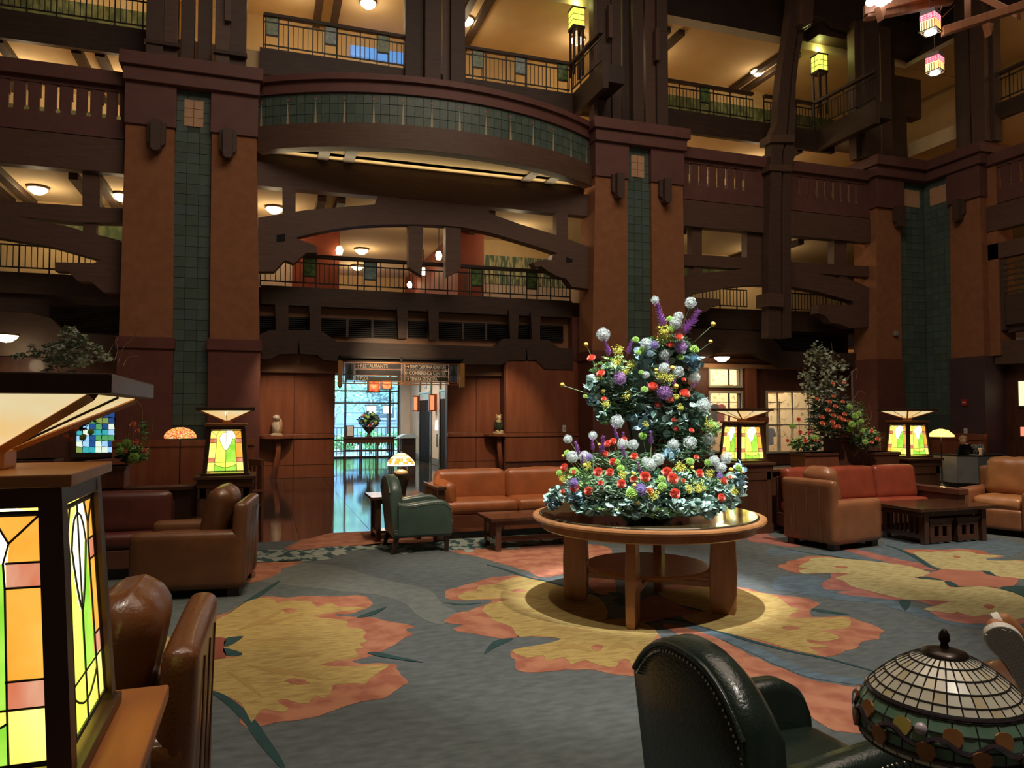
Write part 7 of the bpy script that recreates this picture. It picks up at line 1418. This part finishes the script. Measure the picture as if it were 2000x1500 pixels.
beam3('beam', cy(1840, 62, 9.0), cy(2060, -8, 8.2), .12, .14); beam3('beam', cy(1870, -30, 9.8), cy(1990, 30, 8.8), .14, .16); beam3('beam', cy(1890, 30, 9.0), cy(1890, -60, 9.0)+Vector((.0, .01, 0)), .1, .1)
for a, b in (((1840, 10), (1832, 34)), ((1865, 10), (1840, 34)), ((1930, 22), (1930, 40))): 
    bm = bmesh.new(); tube(bm, [cy(*a, 9.0), cy(*b, 9.0)], .007, 5); link('brace_rod', bm, CW, ch)
for px, py in ((1725, 24), (1936, 55)):
    bm = bmesh.new(); c = cy(px, py, 9.3); prism(bm, [c+Vector(v) for v in ((-.07, 0, .1), (.07, 0, .1), (0, 0, -.12))], (0, .12, 0)); link('beam_pendant', bm, CW, ch)
CWH = emat('white_flood', (.93, .95, 1), 7)
for i, (px, py, r) in enumerate(((1700, 8, .07), (1722, 0, .13), (1736, 3, .05), (1916, 38, .035), (1949, 28, .035))):
    c = cy(px, py-4, 9.2); bm = bmesh.new(); bmesh.ops.create_uvsphere(bm, u_segments=12, v_segments=8, radius=r, matrix=Matrix.Translation(c)); link('spot_bulb', bm, CWH, ch, True)
for i, (px, py, sc_, lab) in enumerate(((1817, 43, 1.0, 'upper of two red and gold paper lanterns hanging at the top right'), (1826, 124, .86, 'lower of two red and gold paper lanterns hanging at the top right'))):
    c = cy(px, py, 9.0 if i == 0 else 10.6); s = .115; h = .34; 
    if i: s, h = .12, .36
    t = thing('hanging_lantern', lab, 'lantern', c, R(12), group='chandelier lanterns'); t.rotation_euler = (0, 0, R(20)); red = emat('lantern_red', (.75, .05, .10), .9, (1, .35, .45), 40); gold = emat('lantern_gold', (1, .68, .22), 2.6); dim = mat('lantern_dim', (.20, .14, .15), .6)
    for k in range(4):
        Mr = Matrix.Rotation(k*math.pi/2, 4, 'Z')
        for nm, z0_, z1_, m in (('top_band', .30*h, .5*h, dim), ('red_band', -.02*h, .30*h, red), ('gold_band', -.5*h, -.02*h, gold)):
            bm = bmesh.new(); bm_box(bm, (-s, -s, z0_), (s, -s+.006, z1_), Mr); lpart(nm, bm, m, t)
        for j in range(6): bm = bmesh.new(); bm_box(bm, (-s+.02+j*s*.34, -s-.004, -.46*h), (-s+.034+j*s*.34, -s, -.05*h), Mr); lpart('rib', bm, mat('lantern_rib', (.45, .22, .06), .5), t)
        for j in range(5):
            for q in range(3): bm = bmesh.new(); bm_box(bm, (-s+.03+j*s*.4, -s-.004, h*(.04+q*.09)), (-s+.045+j*s*.4, -s, h*(.075+q*.09)), Mr); lpart('dot', bm, emat('dot_pink', (1, .5, .6), 1.6), t)
    bm = bmesh.new(); lathe(bm, [(0, -.02), (.09, -.02), (.09, 0), (0, 0)], (0, 0, -.5*h), 16); lpart('light_disc', bm, CWH, t)
    lbox('bottom_frame', (-s-.02, -s-.02, -.5*h-.0), (s+.02, s+.02, -.5*h+.015), IRON, t, 0)
    bm = bmesh.new(); tube(bm, [(0, 0, .5*h), (0, 0, .5*h+(1.2 if i else .8))], .008, 5); lpart('cable', bm, IRON, t)
    light('POINT', 'lantern_bulb', c+Vector((0, 0, -.3)), 6, (1, .9, .8), .08)
# ================================================================ PEOPLE
SKIN = mat('skin', (.55, .30, .20), .5, (.60, .34, .24), 8); BLACKC = mat('black_knit', (.010, .011, .013), .8, (.018, .019, .022), 20, bump=.2); HAIR = mat('blond_hair', (.40, .26, .13), .5, (.52, .36, .20), 30, stretch=(1, 1, .2)); DENIM = mat('dark_trousers', (.02, .024, .035), .8)
def skin(name, verts, edges, radii, m, parent, sub=2, M=None):
    me = bpy.data.meshes.new(name); me.from_pydata([tuple((M @ Vector(v)) if M else v) for v in verts], edges, []); o = bpy.data.objects.new(name, me); C.objects.link(o)
    md = o.modifiers.new('skin', 'SKIN'); md.use_smooth_shade = True
    for i, r in enumerate(radii): me.skin_vertices[0].data[i].radius = (r, r) if not isinstance(r, tuple) else r
    me.skin_vertices[0].data[0].use_root = True
    sb = o.modifiers.new('sub', 'SUBSURF'); sb.levels = sub; sb.render_levels = sub; me.materials.append(m)
    o.parent = parent; o.matrix_parent_inverse = PM(parent).inverted(); return o
hp = atY(1882, 862, 13.3); base = Vector((hp.x, hp.y, 0))
pe = thing('person', 'seated person in a black top resting a hand on the chin behind the grey desk', 'person', base)
B = Matrix.Translation(base); hz = hp.z
sh = hz-.28
body = skin('body', [(0, .05, .48), (0, .06, .62), (-.01, .05, sh-.12), (-.02, .02, sh), (-.03, .0, sh+.08), (-.19, .0, sh-.03), (-.28, -.12, sh-.26), (-.20, -.34, .80), (-.10, -.30, sh+.0), (.17, .02, sh-.03), (.25, -.08, sh-.27), (.10, -.36, .76), (-.05, -.42, .74), (-.10, -.02, .47), (-.12, -.40, .48), (-.12, -.42, .1), (.10, -.02, .47), (.12, -.40, .48), (.12, -.42, .1)],
    [(0, 1), (1, 2), (2, 3), (3, 4), (3, 5), (5, 6), (6, 7), (7, 8), (3, 9), (9, 10), (10, 11), (11, 12), (0, 13), (13, 14), (14, 15), (0, 16), (16, 17), (17, 18)], [(.15, .11), (.15, .11), (.17, .11), (.12, .085), (.055, .055), (.075, .075), (.055, .055), (.045, .045), (.035, .035), (.075, .075), (.055, .055), (.042, .042), (.032, .032), (.09, .09), (.075, .075), (.05, .05), (.09, .09), (.075, .075), (.05, .05)], BLACKC, pe, 2, B)
bm = bmesh.new(); g = bmesh.new(); bmesh.ops.create_uvsphere(bm, u_segments=20, v_segments=14, radius=1)
for v in bm.verts:
    q = v.co.copy(); v.co = Vector((q.x*.078, q.y*.095, q.z*.115)); 
    if q.z < 0: v.co.x *= 1+q.z*.28; v.co.y *= 1+q.z*.12
    if q.y < -.75 and abs(q.x) < .25 and -.35 < q.z < .1: v.co.y -= .02
Mh = Matrix.Translation(base+Vector((-.05, -.04, hz))) @ Matrix.Rotation(R(-35), 4, 'Z') @ Matrix.Rotation(R(8), 4, 'X')
bmesh.ops.transform(bm, matrix=Mh, verts=bm.verts); link('head', bm, SKIN, pe, True)
for s in (-1, 1):
    bm = bmesh.new(); bmesh.ops.create_uvsphere(bm, u_segments=8, v_segments=6, radius=.011, matrix=Mh @ Matrix.Translation((s*.03, -.088, .01))); link('eye', bm, mat('eye_dark', (.03, .02, .02), .2), pe, True)
    bm = bmesh.new(); bmesh.ops.create_uvsphere(bm, u_segments=8, v_segments=6, radius=.02, matrix=Mh @ Matrix.Translation((s*.078, .005, -.01)) @ Matrix.Scale(.4, 4, (1, 0, 0))); link('ear', bm, SKIN, pe, True)
bm = bmesh.new(); bm_box(bm, (-.02, -.094, -.052), (.02, -.086, -.044), Mh); link('mouth', bm, mat('lips', (.35, .10, .08), .5), pe)
bm = bmesh.new(); bmesh.ops.create_uvsphere(bm, u_segments=20, v_segments=14, radius=1)
for v in bm.verts:
    q = v.co.copy(); k = 1+.05*math.sin(q.x*14+q.z*9); v.co = Vector((q.x*.098*k, q.y*.108*k+.022, q.z*.108*k+.038))
    if q.y < -.2 and q.z < .35: v.co.y = max(v.co.y, -.02); v.co.z = max(v.co.z, .045)
bmesh.ops.transform(bm, matrix=Mh, verts=bm.verts); link('hair', bm, HAIR, pe, True)
hc = base+Vector((-.10, -.17, hz-.12))
vs = [(0, 0, -.07), (0, 0, 0)]; ed = [(0, 1)]; rd_ = [.022, .030]
for k in range(4): i0 = len(vs); x = -.03+.02*k; vs += [(x, -.005, .045), (x*1.05, .015, .075+.006*(k in (1, 2))), (x*1.0, .038, .085)]; ed += [(1, i0), (i0, i0+1), (i0+1, i0+2)]; rd_ += [.0085, .008, .007]
i0 = len(vs); vs += [(.045, .0, .01), (.058, .012, .045)]; ed += [(1, i0), (i0, i0+1)]; rd_ += [.010, .008]
skin('hand', vs, ed, rd_, SKIN, pe, 1, Matrix.Translation(hc))
skin('hand', [(v[0], -v[2], v[1]*.5) for v in vs], ed, rd_, SKIN, pe, 1, Matrix.Translation(base+Vector((-.08, -.50, .72))))
for s in (-1, 1): bm = bmesh.new(); puff(bm, .10, .26, .09, .03, .005, B @ T(s*.12, -.48, .045), 4); link('shoe', bm, IRON, pe, True)
st_ = thing('booth_seat', 'black and white patterned bench seat behind the seated person', 'bench', (base.x, base.y+.15, 0)); ZEB = mat('zebra_fabric', (.02, .02, .02), .8, (.55, .55, .50), 14, stretch=(3, 1, 1), sharp=(.48, .52))
box('seat', (base.x-.35, base.y-.18, 0), (base.x+.75, base.y+.3, .40), IRON, st_, .02); box('backrest', (base.x+.20, base.y+.12, .40), (base.x+.85, base.y+.28, .80), ZEB, st_, .03)
def ondesk(px, py): q = atZ(px, py, .67); return q
q = Vector((14.25, 12.05, .67)); o = thing('laptop', 'open dark laptop at the left end of the grey desk', 'laptop', q); box('laptop_base', (q.x-.16, q.y-.1, .67), (q.x+.16, q.y+.12, .685), IRON, o, .004); bm = bmesh.new(); prism(bm, [(q.x-.16, q.y-.10, .685), (q.x+.16, q.y-.10, .685), (q.x+.16, q.y-.15, .90), (q.x-.16, q.y-.15, .90)], (0, .01, 0)); link('laptop_screen', bm, IRON, o)
q = Vector((14.75, 11.95, .67)); o = thing('coffee_cup', 'paper coffee cup with a straw on the grey desk', 'cup', q); bm = bmesh.new(); lathe(bm, [(0, 0), (.032, 0), (.045, .13), (0, .13)], q, 14); link('cup_body', bm, mat('paper_cup', (.62, .50, .36), .6), o, True); bm = bmesh.new(); lathe(bm, [(0, .13), (.048, .13), (.046, .145), (0, .145)], q, 14); link('lid', bm, MATS['strobe_white'], o); bm = bmesh.new(); tube(bm, [q+Vector((0, 0, .13)), q+Vector((-.03, 0, .25))], .005, 6); link('straw', bm, mat('blue_straw', (.3, .5, .8), .4), o)
o = tag(box('paper_sheet', (14.42, 11.80, .67), (14.62, 12.05, .674), MATS['paper']), 'white sheet of paper lying on the grey desk', 'paper')
# --- legs of a guest resting both feet on a footstool, entering from the right edge
WS = mat('white_sole', (.82, .78, .70), .55); TS = mat('tread_grey', (.62, .56, .56), .7); UPR = mat('tan_upper', (.42, .17, .06), .5, (.50, .22, .09), 20)
lg_ = thing('person', 'person at the right edge of whom only bare ankles and tan slip-on shoes show', 'person', (3.4, 2.2, 0))
def shoe(cen, up, side, L, nm, tread=True):
    """cen: middle of the sole; up: heel-to-toe direction; side: across the sole; the tread faces up x side"""
    up = Vector(up).normalized(); side = (Vector(side)-up*Vector(side).dot(up)).normalized(); nrm = side.cross(up).normalized(); 
    out = [(-.5, 0), (-.47, .12), (-.38, .155), (-.15, .145), (.02, .155), (.22, .19), (.36, .175), (.46, .11), (.5, 0), (.46, -.12), (.36, -.17), (.2, -.17), (.0, -.12), (-.15, -.125), (-.38, -.155), (-.47, -.12)]
    P = cr([(a*L, b*L*.95, 0) for a, b in out], 3); ring = [cen+up*p.x+side*p.y for p in P]
    bm = bmesh.new(); loft(bm, [[c for c in ring], [c-nrm*.024 for c in ring]]); sole = link('shoe_sole', bm, WS, lg_, bevel=.003)
    bm = bmesh.new(); inner = [cen+up*p.x*.93+side*p.y*.88+nrm*.0005 for p in P]; loft(bm, [inner, [c+nrm*.0015 for c in inner]]); tr_ = link('tread', bm, TS, sole)
    bm = bmesh.new(); rows_ = 19
    for k in range(rows_):
        u = -.44+.88*k/(rows_-1); wmax = .14*L*(1-.25*abs(u)**2*2)*(.72 if -.2 < u < .08 else 1)*.9
        pts = [cen+up*(u*L+.004*(-1)**j)+side*(wmax*(-1+2*j/8))+nrm*.0025 for j in range(9)]; tube(bm, pts, .0022, 4)
    part(link('tread_ribs', bm, WS, sole), kind='stuff')
    secs = []
    for (u, w_, h) in ((-.49, .05, .02), (-.46, .13, .07), (-.3, .145, .075), (-.1, .14, .07), (.1, .15, .06), (.25, .165, .05), (.38, .14, .04), (.47, .07, .028), (.495, .02, .022)):
        c = cen+up*u*L-nrm*.022; secs.append([c+side*w_*L*math.cos(a)-nrm*h*math.sin(a) for a in [math.pi*k/8 for k in range(9)]])
    bm = bmesh.new(); loft(bm, secs); link('shoe_upper', bm, UPR, lg_, True)
    return cen+up*(-.34*L)-nrm*.06, nrm
A = PT(1985, 1290, 2.42); tv = (PT(1936, 1222, 2.42)-PT(2030, 1362, 2.48)); an1, n1 = shoe(A, tv, (PT(1990, 1235, 2.39)-PT(1935, 1290, 2.46)), .30, 'near')
A2 = PT(1962, 1262, 2.56); tv2 = (PT(1925, 1188, 2.56)-PT(1990, 1340, 2.66)); an2, n2 = shoe(A2, tv2, (PT(1968, 1262, 2.30)-PT(1955, 1262, 2.56)), .27, 'far')
hipc = Vector((3.86, 2.14, .56)); SHT = mat('navy_shorts', (.02, .03, .06), .8); SHI = mat('grey_shirt', (.12, .13, .15), .8)
for an, dy in ((an1, -.09), (an2, .09)):
    hp_ = hipc+Vector((0, dy, 0)); kn = (an+hp_)/2+Vector((0, 0, .06))
    skin('leg', [tuple(kn.lerp(hp_, .35)), tuple(kn), tuple(kn.lerp(an, .45)), tuple(an.lerp(kn, .12)), tuple(an)], [(0, 1), (1, 2), (2, 3), (3, 4)], [.075, .060, .058, .040, .038], SKIN, lg_, 2)
    skin('shorts_leg', [tuple(hp_), tuple(hp_.lerp(kn, .4)), tuple(hp_.lerp(kn, .72))], [(0, 1), (1, 2)], [.10, .095, .09], SHT, lg_, 1)
skin('torso', [tuple(hipc), tuple(hipc+Vector((.06, 0, .25))), tuple(hipc+Vector((.10, 0, .48))), tuple(hipc+Vector((.09, 0, .60))), tuple(hipc+Vector((.09, -.20, .48))), tuple(hipc+Vector((-.02, -.30, .24))), tuple(hipc+Vector((-.22, -.16, .14))), tuple(hipc+Vector((.09, .20, .48))), tuple(hipc+Vector((-.02, .30, .24))), tuple(hipc+Vector((-.22, .14, .14)))], [(0, 1), (1, 2), (2, 3), (2, 4), (4, 5), (5, 6), (2, 7), (7, 8), (8, 9)], [.15, .15, .13, .055, .075, .055, .042, .075, .055, .042], SHI, lg_, 2)
hd_ = hipc+Vector((.04, 0, .755)); Mv = Matrix.Translation(hd_) @ Matrix.Rotation(R(-55), 4, 'Z') @ Matrix.Translation(-(base+Vector((-.05, -.04, hz))))
for q in [c for c in bpy.data.objects if c.parent == pe and c.name.split('.')[0] in ('head', 'eye', 'ear', 'mouth', 'hair')]:
    c = q.copy(); C.objects.link(c); c.parent = lg_; c.matrix_parent_inverse = PM(lg_).inverted(); c.matrix_basis = Mv
for sy_ in (-.16, .14):
    skin('hand', [(v[0], -v[2], v[1]*.5) for v in vs], ed, rd_, SKIN, lg_, 1, Matrix.Translation(hipc+Vector((-.29, sy_, .12))) @ Matrix.Rotation(R(-90), 4, 'Z'))
club('club_chair', 'brown leather club chair of the guest in slip-on shoes, just past the right edge', (4.0, 2.14, 0), R(-90), LT_BRN, .82, .92)
bm = bmesh.new(); tube(bm, [hipc+Vector((.09, 0, .56)), hipc+Vector((.06, 0, .70))], .055, 12); link('neck', bm, SKIN, lg_, True)
ft = thing('footstool', 'brown leather footstool under the slip-on shoes at the right edge', 'footstool', (3.0, 2.32, 0)); zt = .50; fx, fy = atZ(2010, 1345, .5).x, atZ(2010, 1345, .5).y
bm = bmesh.new(); puff(bm, .56, .44, .16, .04, .01, T(0, 0, zt-.08), 6); ft.location = (fx+.25, fy+.10, 0); lpart('seat_cushion', bm, LT_BRN, ft, True)
for a in (-1, 1):
    for b in (-1, 1): lbox('leg', (a*.22-.02, b*.16-.02, 0), (a*.22+.02, b*.16+.02, zt-.15), LEG, ft)
